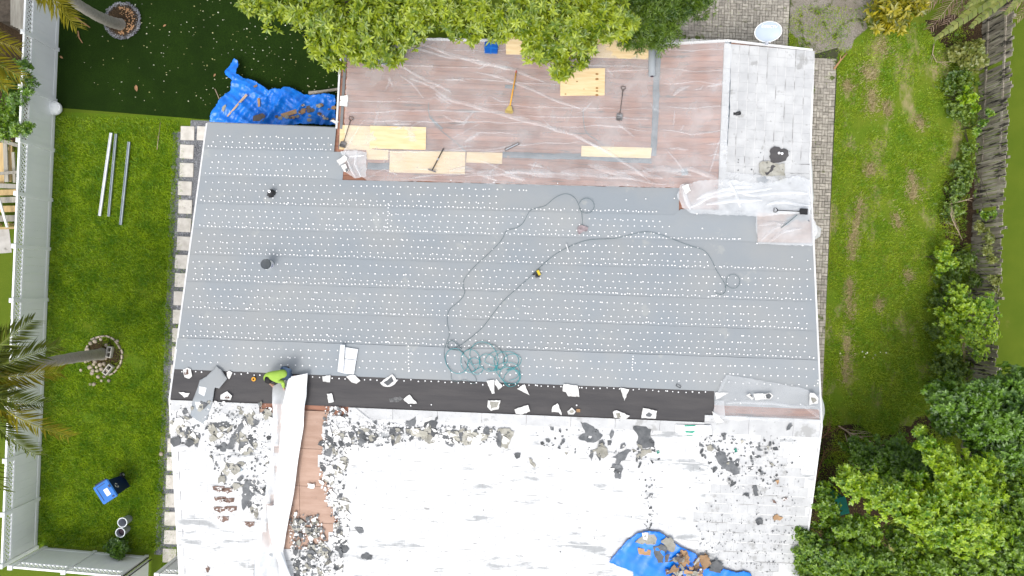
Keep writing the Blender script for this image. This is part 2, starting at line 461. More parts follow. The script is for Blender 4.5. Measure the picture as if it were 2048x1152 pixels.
m_dry = mat('dry_leaf', (.42, .24, .12), (.33, .19, .10), rough=.9, scale=9, rv=.2)
f_film = film_mat('clear_film', .24)
f_fold = film_mat('folded_film', .15, edge=.3)
f_milk = film_mat('milky_film', .35, edge=.5)
f_white = film_mat('white_film', .42, edge=.3)
l_tree = leaf_mat('broad_leaf', (.10, .18, .005), (.38, .46, .016))
l_nar = leaf_mat('narrow_leaf', (.04, .10, .006), (.17, .27, .016))
l_dark = leaf_mat('dark_leaf', (.035, .10, .006), (.16, .31, .014))
l_mid = leaf_mat('mid_leaf', (.05, .14, .006), (.25, .40, .014))
l_yel = leaf_mat('yellow_green_leaf', (.10, .24, .005), (.40, .55, .012))
l_hedge = leaf_mat('fence_side_leaf', (.045, .11, .008), (.21, .31, .025))
l_frond = leaf_mat('green_frond', (.085, .125, .010), (.24, .27, .04))
l_frondy = leaf_mat('yellow_frond', (.19, .18, .010), (.46, .40, .03))
l_dead = leaf_mat('dead_frond', (.24, .16, .11), (.44, .32, .24), tl=.15)
l_banana = leaf_mat('banana_leaf', (.13, .17, .02), (.27, .28, .06))
l_straw = leaf_mat('straw_blade', (.30, .24, .10), (.50, .42, .22), tl=.2)
l_blade = leaf_mat('grass_blade', (.09, .235, .004), (.38, .52, .012), tl=.3)
l_blade2 = leaf_mat('worn_grass_blade', (.135, .30, .007), (.40, .50, .025), tl=.3)
# ------------------------------------------------------------------ the ground
def flat(name, pts, z, m):
    mb = MB(); n = len(pts)
    ar = sum(pts[i][0] * pts[(i + 1) % n][1] - pts[(i + 1) % n][0] * pts[i][1] for i in range(n))
    if ar < 0: pts = list(pts)[::-1]
    mb.add([(p[0], p[1], z) for p in pts], [tuple(range(n))])
    return struct(mb.build(name, m))
ground = flat('ground', [(-140, -140), (140, -140), (140, 140), (-140, 140)], 0.0, m_nlawn)
flat('lawn', [(-16.95, 5.75), (-16.95, -10.15), (-10.0, -10.3), (-10.0, 5.75)], .004, m_lawn)
turf = flat('artificial_lawn', [(-16.95, 16), (-16.95, 5.9), (-11.2, 5.68), (-5, 5.6), (-5, 16)], .006, m_turf)
flat('side_lawn', [(9.0, 12), (9.0, -16), (16.7, -16), (16.7, 12)], .004, m_lawn2)
sand_pts = poly_g([(1535, -40), (1780, -40), (1745, 20), (1720, 70), (1690, 105), (1655, 112), (1630, 105), (1600, 95), (1565, 60)])
def ragged(name, pts, z, m, rag=.16, sp=.28):
    o = sheet_mb(pts, lambda x, y: z, sp, 0, rag=rag, seed=int(abs(pts[0][0]) * 9)).build(name, m); o['kind'] = 'structure'; return o
ragged('sandy_ground', sand_pts, .008, m_sand)
ragged('leaf_litter_ground', poly_g([(1560, 850), (1690, 850), (1770, 870), (1850, 830), (1880, 900), (1800, 1000), (1760, 1200), (1560, 1200)]), .010, m_mulch)
ragged('mulch_ground', poly_g([(1850, 40), (1990, 30), (1975, 130), (1940, 100), (1880, 85)]), .008, m_mulch)
ragged('mulch_bed', poly_g([(1890, 360), (1960, 350), (1950, 480), (1900, 520), (1880, 450)]), .008, m_mulch)
flat('gravel_strip', [(-12.62, -10.3), (-10.2, -10.3), (-10.2, 5.65), (-12.0, 5.65), (-12.02, 5.2), (-12.62, 5.2)], .010, m_gravel)
flat('neighbour_slab', poly_g([(-60, 455), (18, 455), (24, 505), (-60, 512)]), .008, m_conc)
flat('neighbour_mulch', poly_g([(-200, -60), (60, -60), (58, 285), (-200, 285)]), .006, m_mulch)

tracks = [([(1722, 400), (1715, 440), (1704, 480), (1702, 520)], .20), ([(1700, 560), (1697, 600), (1701, 640)], .17), ([(1694, 672), (1692, 720), (1690, 765)], .22), ([(1742, 180), (1744, 205), (1741, 222)], .22), ([(1772, 205), (1776, 232)], .16), ([(1728, 140), (1736, 150), (1748, 146)], .26), ([(1820, 350), (1828, 380), (1822, 400)], .22), ([(1760, 90), (1772, 108)], .25), ([(1790, 430), (1800, 455)], .2), ([(1812, 545), (1820, 560)], .16), ([(1760, 600), (1755, 620)], .15), ([(1690, 165), (1700, 180)], .2), ([(1835, 240), (1845, 252)], .18), ([(1740, 330), (1735, 350)], .18)]
track_pts = []
for px, w in tracks:
    P = [G(*p).xy for p in px]
    for i in range(len(P) - 1):
        for j in range(5): track_pts.append((*P[i].lerp(P[i + 1], j / 5), w))
    L_, R_ = [], []
    for i, p in enumerate(P):
        d = (P[min(i + 1, len(P) - 1)] - P[max(i - 1, 0)]).normalized(); nn = Vector((-d.y, d.x)) * w * rnd.uniform(.30, .6)
        L_.append(p + nn); R_.append(p - nn)
    ragged('bare_track', L_ + R_[::-1], .011, m_bare, rag=.09, sp=.14)
track_pts = np.array(track_pts)
# stepping stones between the lawn and the house, each a piece of the path
path = bpy.data.objects.new('stepping_path', None); C.objects.link(path); path.location = (-12.08, -2.8, 0); struct(path)
sm = None
for k in range(25):
    y = 5.16 - .672 * k
    if y < -11.6: break
    pos = [(-12.085 + rnd.uniform(-.02, .02), y)]
    if k == 0: pos.append((-11.5, y + .02))
    for (x, yy) in pos:
        if sm is None:
            mb = MB()
            bm = bmesh.new(); bmesh.ops.create_cube(bm, size=1)
            bmesh.ops.scale(bm, vec=(.50, .51, .05), verts=bm.verts)
            bmesh.ops.bevel(bm, geom=list(bm.edges), offset=.012, segments=1, affect='EDGES')
            sm = bpy.data.meshes.new('stepping_stone'); bm.to_mesh(sm); bm.free(); sm.materials.append(m_stone)
        o = bpy.data.objects.new('stepping_stone', sm); C.objects.link(o); o.parent = path
        o.location = Vector((x, yy, .022)) - path.location
        o.rotation_euler = (rnd.uniform(-.012, .012), rnd.uniform(-.012, .012), rnd.uniform(-.025, .025))

# loose pebbles over the gravel strip
pv, pf = [], []
base = np.array([(1, 0, 0), (0, 1, 0), (-1, 0, 0), (0, -1, 0), (0, 0, 1)], float)
bf = [(0, 1, 4), (1, 2, 4), (2, 3, 4), (3, 0, 4)]
def pebbles(pred, n, x0, x1, y0, y1, s0, s1, z=.012):
    for _ in range(n):
        x, y = rnd.uniform(x0, x1), rnd.uniform(y0, y1)
        if not pred(x, y): continue
        s = rnd.uniform(s0, s1); a = rnd.uniform(0, PI)
        R = np.array([[math.cos(a), -math.sin(a), 0], [math.sin(a), math.cos(a), 0], [0, 0, 1]])
        q = (base * np.array([s, s * rnd.uniform(.6, 1), s * .7])) @ R.T + np.array([x, y, z])
        o = len(pv); pv.extend(q.tolist()); pf.extend([(a_ + o, b_ + o, c_ + o) for a_, b_, c_ in bf])
gr_ok = lambda x, y: (x > -12.0 or y < 5.15) and noise.noise((x * .9, y * .9, 3)) > -.18 and not (abs(x + 12.085) < .24 and abs(((5.16 - y) / .672) - round((5.16 - y) / .672)) < .37)
pebbles(gr_ok, 9000, -12.66, -10.8, -10.3, 5.62, .016, .042)
stuff(np_mesh('gravel', pv, pf, m_pebble, origin=(-12, 0, 0)))

# block-paved path along the side of the house and patio behind it
ppath = bpy.data.objects.new('paver_path', None); C.objects.link(ppath); ppath.location = (11.0, 3, 0); struct(ppath)
patio = bpy.data.objects.new('paved_patio', None); C.objects.link(patio); patio.location = (7.5, 10, 0); struct(patio)
flat('paver_bed', [(10.66, -4.2), (11.50, -4.2), (11.56, 9.3), (10.66, 9.0)], .012, m_joint)
flat('patio_bed', [(5.2, 8.6), (9.75, 8.6), (9.75, 10.9), (5.2, 10.9)], .012, m_joint)
bm = bmesh.new(); bmesh.ops.create_cube(bm, size=1); bmesh.ops.scale(bm, vec=(.097, .203, .05), verts=bm.verts)
bmesh.ops.bevel(bm, geom=[e for e in bm.edges if all(v.co.z > 0 for v in e.verts)], offset=.008, segments=1, affect='EDGES')
pm = bpy.data.meshes.new('paver'); bm.to_mesh(pm); bm.free(); pm.materials.append(m_paver)
def paver(x, y, rot, par):
    o = bpy.data.objects.new('paver', pm); C.objects.link(o); o.parent = par
    o.location = Vector((x, y, .016 + rnd.uniform(-.003, .004))) - par.location
    o.rotation_euler = (rnd.uniform(-.02, .02), rnd.uniform(-.02, .02), rot + rnd.uniform(-.02, .02))
spots = []
u = .226
for i in range(4):                      # basket weave for the path: pairs of blocks turned each way
    for j in range(60):
        x, y = 10.76 + i * .213, -4.1 + j * .218
        if y > 8.95 - .0 * x: continue
        if (i + j) % 2: spots += [(x - .054, y, 0), (x + .054, y, 0)]
        else: spots += [(x, y - .054, PI / 2), (x, y + .054, PI / 2)]
spots.sort(key=lambda s: abs(s[1] - 3.6))
for s in spots[:290]: paver(*s, ppath)
mb = MB()
for s in spots[290:]: mb.box((s[0], s[1], .016 + rnd.uniform(-.003, .004)), (.097, .203, .05), Matrix.Rotation(s[2] + rnd.uniform(-.02, .02), 3, 'Z'))
stuff(mb.build('paver', m_paver_i, ppath))
spots = []
for i in range(21):
    for j in range(11):
        x, y = 5.3 + i * .215, 8.7 + j * .215
        if (i // 1 + j) % 2: spots += [(x - .054, y, 0), (x + .054, y, 0)]
        else: spots += [(x, y - .054, PI / 2), (x, y + .054, PI / 2)]
spots.sort(key=lambda s: (s[0] - 8.3) ** 2 + (s[1] - 9.6) ** 2)
for s in spots[:280]: paver(*s, patio)
mb = MB()
for s in spots[280:]: mb.box((s[0], s[1], .016), (.097, .203, .05), Matrix.Rotation(s[2] + rnd.uniform(-.02, .02), 3, 'Z'))
stuff(mb.build('paver', m_paver_i, patio))

# ------------------------------------------------------------------ the house
house = thing('house', 'low white tiled house, half its roof stripped and under grey sheeting', 'house', (0, -3.8, 0))
XL, XR, YN, YS, YR = -10.2, 9.52, 4.98, -12.5, -3.79
mb = MB(); mb.box((-.3, -4.0, 1.2), (18.7, 16.4, 2.4)); mb.build('wall', m_cream, house)
mb = MB(); mb.box((1.9, 6.0, 1.1), (14.6, 3.4, 2.2)); mb.build('rear_wall', m_cream, house)
mb = MB()
for p, z0 in (([(XL, YS), (XR, YS), (XR, YR), (XL, YR)], 0), ([(XL, YR), (XR, YR), (XR, 2.6), (4.43, 2.6), (4.43, 4.4), (-5.93, 4.4), (-5.93, YN), (XL, YN)], 0)):
    sheet_mb(p, lambda x, y: 4.3 - .194 * abs(y + 3.79) - .045, 1.2, .1, mb=mb)
sheet_mb([(-5.93, 4.4), (4.43, 4.4), (4.43, 8.2), (-5.93, 8.0)], lambda x, y: ext_z(y) - .045, .8, .1, mb=mb)
sheet_mb([(4.43, 2.6), (6.6, 2.6), (6.6, 8.22), (4.43, 8.2)], lambda x, y: zroof(min(x, 6.599), y) - .045, .4, .1, mb=mb)
sheet_mb([(6.6, 2.6), (9.5, 2.6), (9.5, 8.15), (6.6, 8.22)], lambda x, y: zroof(max(x, 6.601), y) - .045, .35, .1, mb=mb)
mb.build('roof_deck', m_deck, house)

# fascia and drip edges round the roof
def edge(name, pts, m, w=.05, h=.14, up=.02):
    mb = MB()
    for i in range(len(pts) - 1):
        a, b = Vector(pts[i]), Vector(pts[i + 1]); d = (b - a)
        nrm = Vector((d.y, -d.x, 0)).normalized() * (w / 2)
        vs = [a - nrm, a + nrm, b + nrm, b - nrm]
        mb.add([v + Vector((0, 0, up)) for v in vs] + [v - Vector((0, 0, h)) for v in vs],
               [(3, 2, 1, 0), (4, 5, 6, 7), (0, 1, 5, 4), (1, 2, 6, 5), (2, 3, 7, 6), (3, 0, 4, 7)])
    mb.build(name, m, house)
zz = lambda x, y: (x, y, zroof(x, y))
edge('fascia', [(XL - .03, YS, zroof(XL, YS)), (XL - .03, YR, 4.3), (XL - .03, YN, zroof(XL, YN))], m_trim)
edge('fascia', [(XR + .03, YS, zroof(9, YS)), (XR + .03, YR, 4.3), (XR + .03, 4.6, 2.68), (XR + .03, 8.15, 2.64)], m_trim, up=.03)
edge('fascia', [(XL, YN + .03, 2.6), (-5.96, YN + .03, 2.6)], m_dtrim, up=-.005)
edge('fascia', [(-5.96, YN, 2.62), (-5.96, 8.0, ext_z(8.0))], m_trim, w=.06, up=.05)
edge('drip_edge', [(-5.80, 4.3, 2.72), (-5.80, 8.0, ext_z(8.0))], m_dtrim, w=.09, h=.02, up=.018)
edge('fascia', [(-5.93, 8.03, ext_z(8.0)), (4.43, 8.23, ext_z(8.2)), (6.6, 8.25, 3.0), (9.5, 8.19, 2.65)], m_trim, w=.07, up=.03)

# decking boards of the rear wing, seen through the clear film
def plank(x0, x1, y0, y1, m, lift, nm='deck_board', th=.02):
    mb = MB(); k = max(2, int((x1 - x0) / .8) + 1)
    xs = [x0 + (x1 - x0) * i / (k - 1) for i in range(k)]
    top = [(x, y, zroof(x, y) + lift) for y in (y0, y1) for x in xs]
    vs = top + [(a, b, c - th) for a, b, c in top]; n = 2 * k
    fs = []
    for i in range(k - 1):
        fs += [(i, i + 1, k + i + 1, k + i), (n + i, n + k + i, n + k + i + 1, n + i + 1), (i, n + i, n + i + 1, i + 1), (k + i, k + i + 1, n + k + i + 1, n + k + i)]
    fs += [(0, k, n + k, n), (k - 1, n + k - 1, n + 2 * k - 1, 2 * k - 1)]
    mb.add(vs, fs); return mb.build(nm, m, house)
y = 3.05; row = 0
while y < 8.1:
    y1 = min(y + .19, 8.16)
    for (a, b) in ((-5.9, 4.38), (4.48, 6.52)):
        x = a - (rnd.uniform(0, 2.2) if a < 0 else 0)
        while x < b:
            L = rnd.uniform(2.4, 4.3)
            xa, xb = max(x, a), min(x + L, b)
            if xb - xa > .25: plank(xa, xb - .008, y, y1 - .009, m_deck, rnd.uniform(-.018, -.006))
            x += L
    y += .19
y = 1.75
while y < 2.95:
    plank(7.35, 9.48, y, y + .181, m_deck2, rnd.uniform(-.016, -.008)); y += .19
y = -3.72
while y < -3.0:
    plank(6.2, 9.5, y, y + .181, m_deck, rnd.uniform(-.016, -.008)); y += .19
# the bare strip on the front slope
bare = poly_r([(545, 800), (668, 806), (672, 830), (655, 850), (650, 900), (640, 930), (650, 960), (664, 1000), (668, 1040), (660, 1075), (640, 1095), (560, 1100), (520, 1090), (555, 950)])
ys = [-3.98, -5.2, -6.42, -7.64, -8.9]
for i in range(4):
    for (xa, xb) in ((-7.6, -6.35), (-6.35, -5.25)):
        mb = MB(); q = [(xa + .006, ys[i] - .006), (xb - .006, ys[i] - .006), (xb - .006, ys[i + 1] + .006), (xa + .006, ys[i + 1] + .006)]
        mb.prism(q, lambda x, y: zroof(x, y) - .03, lambda x, y: zroof(x, y) - .008 + rnd.uniform(-.001, .001)); mb.build('deck_board', m_deck2, house)

# grey underlayment laid in overlapping runs
SL = [738, 676, 618, 563, 509, 457, 407, 352, 298, 247]
SRt = [790, 720, 662, 604, 545, 487, 437, 380, 325, 268]
lx = lambda y: 415 - 75 * (y - 245) / 545
seams = []
for a, b in zip(SL, SRt):
    p, q = Rf(lx(a), a), Rf(1625, b)
    seams.append((p.x, p.y, q.x, q.y))
def sy(k, x):
    p = seams[k]; return p[1] + (p[3] - p[1]) * (x - p[0]) / (p[2] - p[0])
def run(x0, x1, f0, f1, m, nm, seed, zlo=.004, zhi=.018, amp=.006, ny=6):
    """one run of sheet from f0(x) (upslope, tucked under the next run) to f1(x) (its lower, lapping edge)"""
    mb = MB(); nx = max(6, int((x1 - x0) / .22))
    vs = []
    for j in range(ny + 1):
        for i in range(nx + 1):
            x = x0 + (x1 - x0) * i / nx; t = j / ny
            y = f0(x) * (1 - t) + f1(x) * t
            if j == ny: y += .012 * noise.noise((x * 1.3, seed, 0))
            w = amp * (noise.noise((x * .8, y * 2.2, seed)) + .6 * noise.noise((x * 2.5, y * 3, seed + 3)))
            vs.append((x, y, zroof(x, y) + zlo + (zhi - zlo) * t + w * (.4 + t)))
    W = nx + 1; vs += vs[ny * W:]; n = len(vs)
    fs = [(j * W + i, j * W + i + 1, (j + 1) * W + i + 1, (j + 1) * W + i) for j in range(ny) for i in range(nx)]
    low = [(a, b, c - (zhi - .002)) for a, b, c in vs[(ny + 1) * W:]]
    fs += [((ny + 1) * W + i, (ny + 1) * W + i + 1, n + i + 1, n + i) for i in range(nx)]
    mb.add(vs + low, fs)
    return mb.build(nm, m, house, smooth=True)
xr_at = lambda px, py: Rf(px, py).x
Xw0, Xw1 = XL - .03, XR + .05
rg = lambda k, d=0.0: (lambda x: sy(k, x) - d)
run(Xw0, xr_at(1428, 810), lambda x: YR - .02, lambda x: sy(0, x) + .1, m_black_felt, 'black_underlay', 50, .006, .012, .004)
run(xr_at(1428, 790), Xw1, lambda x: sy(0, x) - .42, lambda x: sy(0, x) + .05, m_membrane, 'underlayment_run', 61, .006, .014, .004)
for k in range(1, 10):
    x0, x1 = Xw0, Xw1
    if k == 6: x1 = xr_at(1514, 450)
    if k == 7: x1 = xr_at(1358, 390)
    if k == 8: x1 = -5.62
    if k == 9: x1 = -5.98
    low = 0.0 if k == 1 else .16
    fn = (lambda x, k=k: sy(k, x))
    if k == 7: fn = (lambda x: min(sy(7, x), 3.25 + .018 * (x + 6)) if x > -5.9 else sy(7, x))
    if k == 6: fn = (lambda x: sy(6, x) + (.20 if x > 5.1 else 0))
    if k == 9: fn = (lambda x: YN + .03)
    zb = .004 if k > 1 else .014
    run(x0, x1, rg(k - 1, low), fn, m_membrane, 'underlayment_run', k * 7.0, zb, zb + .010)

# rows of white nail caps, thousands: one part
cv, cf = [], []
ring = [(math.cos(2 * PI * i / 7), math.sin(2 * PI * i / 7)) for i in range(7)]
def cap(x, y, up=.034):
    z = zroof(x, y) + up; r = rnd.uniform(.020, .025); o = len(cv)
    sx = rnd.uniform(.8, 1.1)
    cv.extend([(x + c * r * sx, y + s * r, z - .004 - .194 * 0) for c, s in ring]); cv.append((x, y, z + .012))
    cf.extend([(o + i, o + (i + 1) % 7, o + 7) for i in range(7)])
def cap_row(fy, x0, x1, sp, jx=.022, jy=.011, miss=.03, up=.034):
    x = x0 + rnd.uniform(0, sp)
    ph = rnd.uniform(0, 9)
    while x < x1:
        if rnd.random() > miss: cap(x + rnd.uniform(-jx, jx), fy(x) + rnd.gauss(0, jy) + .03 * noise.noise((x * .35, ph, 0)), up)
        if rnd.random() < .05: cap(x + rnd.uniform(.05, .09), fy(x) + rnd.gauss(0, jy), up)
        x += sp * (1 + .06 * noise.noise((x * .5, ph, 4)))
for k in range(0, 9):
    xa, xb = XL + .12, XR - .1
    ends = {4: (6.3, 6.2, 6.0), 5: (4.9, 5.0, 4.7), 6: (-.4, -.5, .4), 7: (-6.1,) * 3, 8: (-6.1,) * 3}
    full = k < 4
    if k == 7: xb = -6.1
    if k == 8: xb = -6.1
    if k == 6: xb = 4.9
    if k == 5: xb = 7.3
    cap_row(lambda x: sy(k, x) + (.085 if k else -.06), xa, xb if k else 6.2, .128 if k else .20, jx=.022, jy=.012)
    for i, t in enumerate((.27, .51, .76)):
        if k == 8 and i == 2: continue
        e = xb - rnd.uniform(0, .25)
        if not full: e = min(xb, ends[k][i])
        cap_row(lambda x, t=t: sy(k, x) * (1 - t) + sy(k + 1, x) * t, xa + rnd.uniform(0, .12), e, .215 + .012 * rnd.uniform(-1, 1))
# odd lines where a run ends and along the right edge
for (p, q, n) in (((777, 408), (775, 462), 8), ((817, 692), (818, 742), 8), ((1266, 712), (1264, 735), 5)):
    for i in range(n):
        v = Rf(p[0] + (q[0] - p[0]) * i / (n - 1), p[1] + (q[1] - p[1]) * i / (n - 1)); cap(v.x, v.y)
for (px, py) in ((1348, 397), (1291, 398), (1252, 400), (1393, 428), (1404, 457), (1513, 487), (1604, 491), (1583, 514), (1614, 521), (1400, 383), (1470, 798), (1540, 795), (1555, 796), (1480, 806), (1600, 808), (345, 749), (988, 365), (902, 361), (1115, 367), (1255, 370), (822, 811), (863, 809), (1153, 810), (1635, 760), (1634, 766)):
    v = Rf(px, py); cap(v.x, v.y, .05)
stuff(np_mesh('nail_cap', cv, cf, m_cap, house))

# white-coated tiles: front slope and the right-hand gable
TL, TW = .40, .300
def tile_mesh(w, l, th):
    mb = MB()
    e_ = -l / 2 + .022
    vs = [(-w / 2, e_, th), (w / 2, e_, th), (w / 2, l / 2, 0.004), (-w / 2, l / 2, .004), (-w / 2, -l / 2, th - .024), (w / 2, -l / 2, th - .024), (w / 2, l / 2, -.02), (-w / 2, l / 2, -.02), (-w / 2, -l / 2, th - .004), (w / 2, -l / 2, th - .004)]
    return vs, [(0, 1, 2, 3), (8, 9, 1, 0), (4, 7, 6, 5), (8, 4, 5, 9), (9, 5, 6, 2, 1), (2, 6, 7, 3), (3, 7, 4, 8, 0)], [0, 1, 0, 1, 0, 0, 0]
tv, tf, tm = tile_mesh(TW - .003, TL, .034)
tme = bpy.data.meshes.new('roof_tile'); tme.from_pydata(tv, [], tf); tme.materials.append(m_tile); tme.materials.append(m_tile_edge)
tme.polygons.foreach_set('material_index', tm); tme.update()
def tile_mat(x, y, gx, gy, down):
    n = Vector((-gx, -gy, 1)).normalized()
    d = Vector((down[0], down[1], gx * down[0] + gy * down[1])).normalized()
    up = -d; ac = up.cross(n)
    M = Matrix((ac, up, n)).transposed()
    M = M @ Matrix.Rotation(rnd.gauss(0, .003), 3, 'Z') @ Matrix.Rotation(rnd.gauss(0, .006), 3, 'X')
    return M
tiles = []; halves = []
for r in range(28):
    y = -4.30 - .318 * r
    if y < YS + .1: break
    x = XL + .1 + (TW / 2 if r % 2 else TW)
    while x < XR:
        q = Vector((x, y))
        if not (inside(q, bare) or noise.noise((x * 1.9, y * 1.9, 7.7)) > .56 and -8 < x < -4.4 and y > -8):
            tiles.append((x, y, 0, .194, (0, -1)))
        x += TW
    halves += [(XL + .075, y, .15), (XL + .24 - (.09 if r % 2 else 0), y + .001, .15), (XR - .10, y, .2)]
for c in range(9):
    x = 6.74 + .318 * c + .08
    yy = 8.0
    while yy > 2.9:
        m_ = 4.3 - .194 * (yy + 3.79)
        if 3.0 - .12 * (x - 6.6) > m_ - .015 and x < 9.5: tiles.append((x, yy, -.12, 0, (1, 0)))
        yy -= TW
for r in range(7):
    y = 4.55 - .318 * r
    x = 6.7
    while x < 9.5:
        m_ = 4.3 - .194 * (y + 3.79)
        if m_ > 3.0 - .12 * (x - 6.6) - .03 and y > 2.75: tiles.append((x, y, 0, -.194, (0, 1)))
        x += TW
def rank(t):
    x, y = t[0], t[1]
    if y > 0: return 0 if x > 6.6 else 1
    return 1 + abs(x - 8.0) * .6 + abs(y + 6.8) * .45
tiles.sort(key=rank)
mb = MB()
for i, (x, y, gx, gy, dn) in enumerate(tiles):
    M = tile_mat(x, y, gx, gy, dn); loc = Vector((x, y, zroof(x, y) + .004))
    if i < 292:
        o = bpy.data.objects.new('roof_tile', tme); C.objects.link(o); o.parent = house
        o.location = loc - house.location; o.rotation_euler = M.to_euler()
    else:
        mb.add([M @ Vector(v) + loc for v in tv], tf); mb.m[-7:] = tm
for (x, y, w) in halves:
    M = tile_mat(x, y, 0, .194, (0, -1)); loc = Vector((x, y, zroof(x, y) + .0025))
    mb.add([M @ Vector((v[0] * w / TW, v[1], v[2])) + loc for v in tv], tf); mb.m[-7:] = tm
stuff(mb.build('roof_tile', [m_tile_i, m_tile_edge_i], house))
# white cap strip just below the ridge, in lengths
x = XL
while x < XR - .1:
    x1 = min(x + 1.35, XR); mb = MB()
    mb.prism([(x + .004, YR - .03 + (.22 if x > 5.9 else 0)), (x1 - .004, YR - .03 + (.22 if x > 5.9 else 0)), (x1 - .004, YR - .36), (x + .004, YR - .36)], lambda a, b: zroof(a, b) + .004, lambda a, b: zroof(a, b) + .05 + .004 * noise.noise((a, b, 1)))
    if not (-7.3 < (x + x1) / 2 < -5.2): mb.build('ridge_cap', m_tile, house)
    x = x1
x, n_ = 2.95, 0
while x < 8.1:
    mb = MB(); mb.prism([(6.50, x), (6.72, x), (6.72, x + .395), (6.50, x + .395)], lambda a, b: zroof(a, b), lambda a, b: 3.04 + .02 * noise.noise((a * 3, b * 3, 2)))
    mb.build('ridge_cap', m_tile, house); x += .4
# strips of dark underlay: the valley, and along the foot of the main slope
def strip(px, w, m, nm, lift=.016, sd=3):
    pts = [Rf(*p).xy for p in px]
    poly = []
    for s in (1, -1):
        seq = pts if s == 1 else pts[::-1]
        for i, p in enumerate(seq):
            a = seq[max(i - 1, 0)]; b = seq[min(i + 1, len(seq) - 1)]
            d = (b - a).normalized(); poly.append(p + Vector((d.y, -d.x)) * w / 2)
    return sheet_mb(poly, lambda x, y: zroof(x, y) + lift + .01 * noise.noise((x * 3, y * 3, sd)), .2, .004, rag=.015, seed=sd).build(nm, m, house, smooth=True)
m_slate = mat('slate_underlay', (.11, .135, .155), (.15, .175, .195), rough=.8, scale=3, spots=[((.24, .17, .14), 5, .63)])
strip([(1316, 88), (1313, 150), (1311, 230), (1306, 312)], .20, m_slate, 'valley_strip')
strip([(1005, 309), (1080, 312), (1160, 313), (1230, 318), (1303, 322)], .20, m_slate, 'underlay_strip')
strip([(735, 332), (760, 333), (780, 332)], .22, m_slate, 'underlay_strip')
strip([(1456, 82), (1455, 160), (1452, 240), (1447, 310), (1444, 365)], .20, m_slate, 'underlay_strip', lift=.03)
strip([(1010, 173), (1032, 175)], .12, m_slate, 'underlay_strip')
strip([(860, 235), (885, 258)], .05, m_slate, 'underlay_strip')
# ------------------------------------------------------------------ white vinyl fences
def vinyl_fence(name, label, pts, group=None, end_cap=True):
    """pts: base xy of the posts; between two posts a bay: bottom rail, panel, middle rail, lattice, top rail"""
    root = thing(name, label, 'fence', (pts[0][0], pts[0][1], 0), group)
    for p in pts:
        mb = MB(); mb.box((p[0], p[1], .89), (.127, .127, 1.78)); po = mb.build('post', m_vinyl, root)
        mb = MB(); mb.box((p[0], p[1], 1.795), (.155, .155, .03)); mb.box((p[0], p[1], 1.83), (.15, .15, .04), taper=.25); mb.build('post_cap', m_vinyl, po)
    for i in range(len(pts) - 1):
        a, b = Vector((pts[i][0], pts[i][1], 0)), Vector((pts[i + 1][0], pts[i + 1][1], 0))
        d = (b - a); L = d.length; d.normalize(); R = Matrix.Rotation(math.atan2(d.y, d.x), 3, 'Z'); c = (a + b) / 2
        for z, h, w in ((.10, .14, .055), (1.33, .09, .06), (1.70, .10, .065)):
            mb = MB(); mb.box((c.x, c.y, z), (L - .127, w, h), R); mb.build('rail', m_vinyl, root)
        n = 6; w = (L - .135) / n
        for k in range(n):
            q = a + d * (.0675 + w * (k + .5))
            mb = MB(); mb.box((q.x, q.y, .735), (w - .004, .030, 1.12), R); mb.build('board', m_vinyl, root)
        mb = MB(); h0, h1 = 1.375, 1.65
        for s, off in ((1, .006), (-1, -.006)):
            t = .06
            while t < L + .25:
                u0, u1 = t, t - s * 0 ; e = h1 - h0
                p0 = t if s == 1 else t - e; p1 = p0 + s * e
                if s == -1: p0, p1 = t, t - e
                lo_, hi_ = .07, L - .07
                z0, z1 = h0, h1
                def cl(p0, z0, p1, z1):
                    for lim, sg in ((lo_, 1), (hi_, -1)):
                        if (p0 - lim) * sg < 0 and (p1 - lim) * sg < 0: return None
                        if (p0 - lim) * sg < 0: f = (lim - p0) / (p1 - p0); p0, z0 = lim, z0 + (z1 - z0) * f
                        if (p1 - lim) * sg < 0: f = (lim - p1) / (p0 - p1); p1, z1 = lim, z1 + (z0 - z1) * f
                    return p0, z0, p1, z1
                r = cl(p0, z0, p1, z1)
                if r and abs(r[0] - r[2]) > .03:
                    A0 = a + d * r[0] + Vector((0, 0, r[1])); B0 = a + d * r[2] + Vector((0, 0, r[3]))
                    dd = (B0 - A0); l_ = dd.length; dd.normalize(); nn = Vector((-d.y, d.x, 0)); up = dd.cross(nn)
                    M = Matrix((dd, nn, up)).transposed()
                    mb.box((A0 + B0) / 2 + nn * off, (l_, .011, .040), M)
                t += .15
        mb.build('lattice', m_vinyl, root)
    return root
pys = [-95, 0, 100, 202, 301, 400, 498, 599, 698, 797, 897, 997, 1093]
lf = [G(122 - .05 * p, p).xy for p in pys]
lf = [Vector((-16.98, p.y)) for p in lf]
vinyl_fence('vinyl_fence', 'long white vinyl privacy fence with lattice top beside the palms', lf)
bf_pts = [lf[-1] + Vector((.12, 0)), G(190, 1104.6).xy, G(294, 1113).xy]
b0, b1 = Vector((lf[-1].x + .0, lf[-1].y - .01)), G(294, 1113).xy
vinyl_fence('vinyl_fence', 'short white vinyl fence closing the lawn beside the open gate', [b0 + (b1 - b0) * .08, b0 + (b1 - b0) * .53, b1])
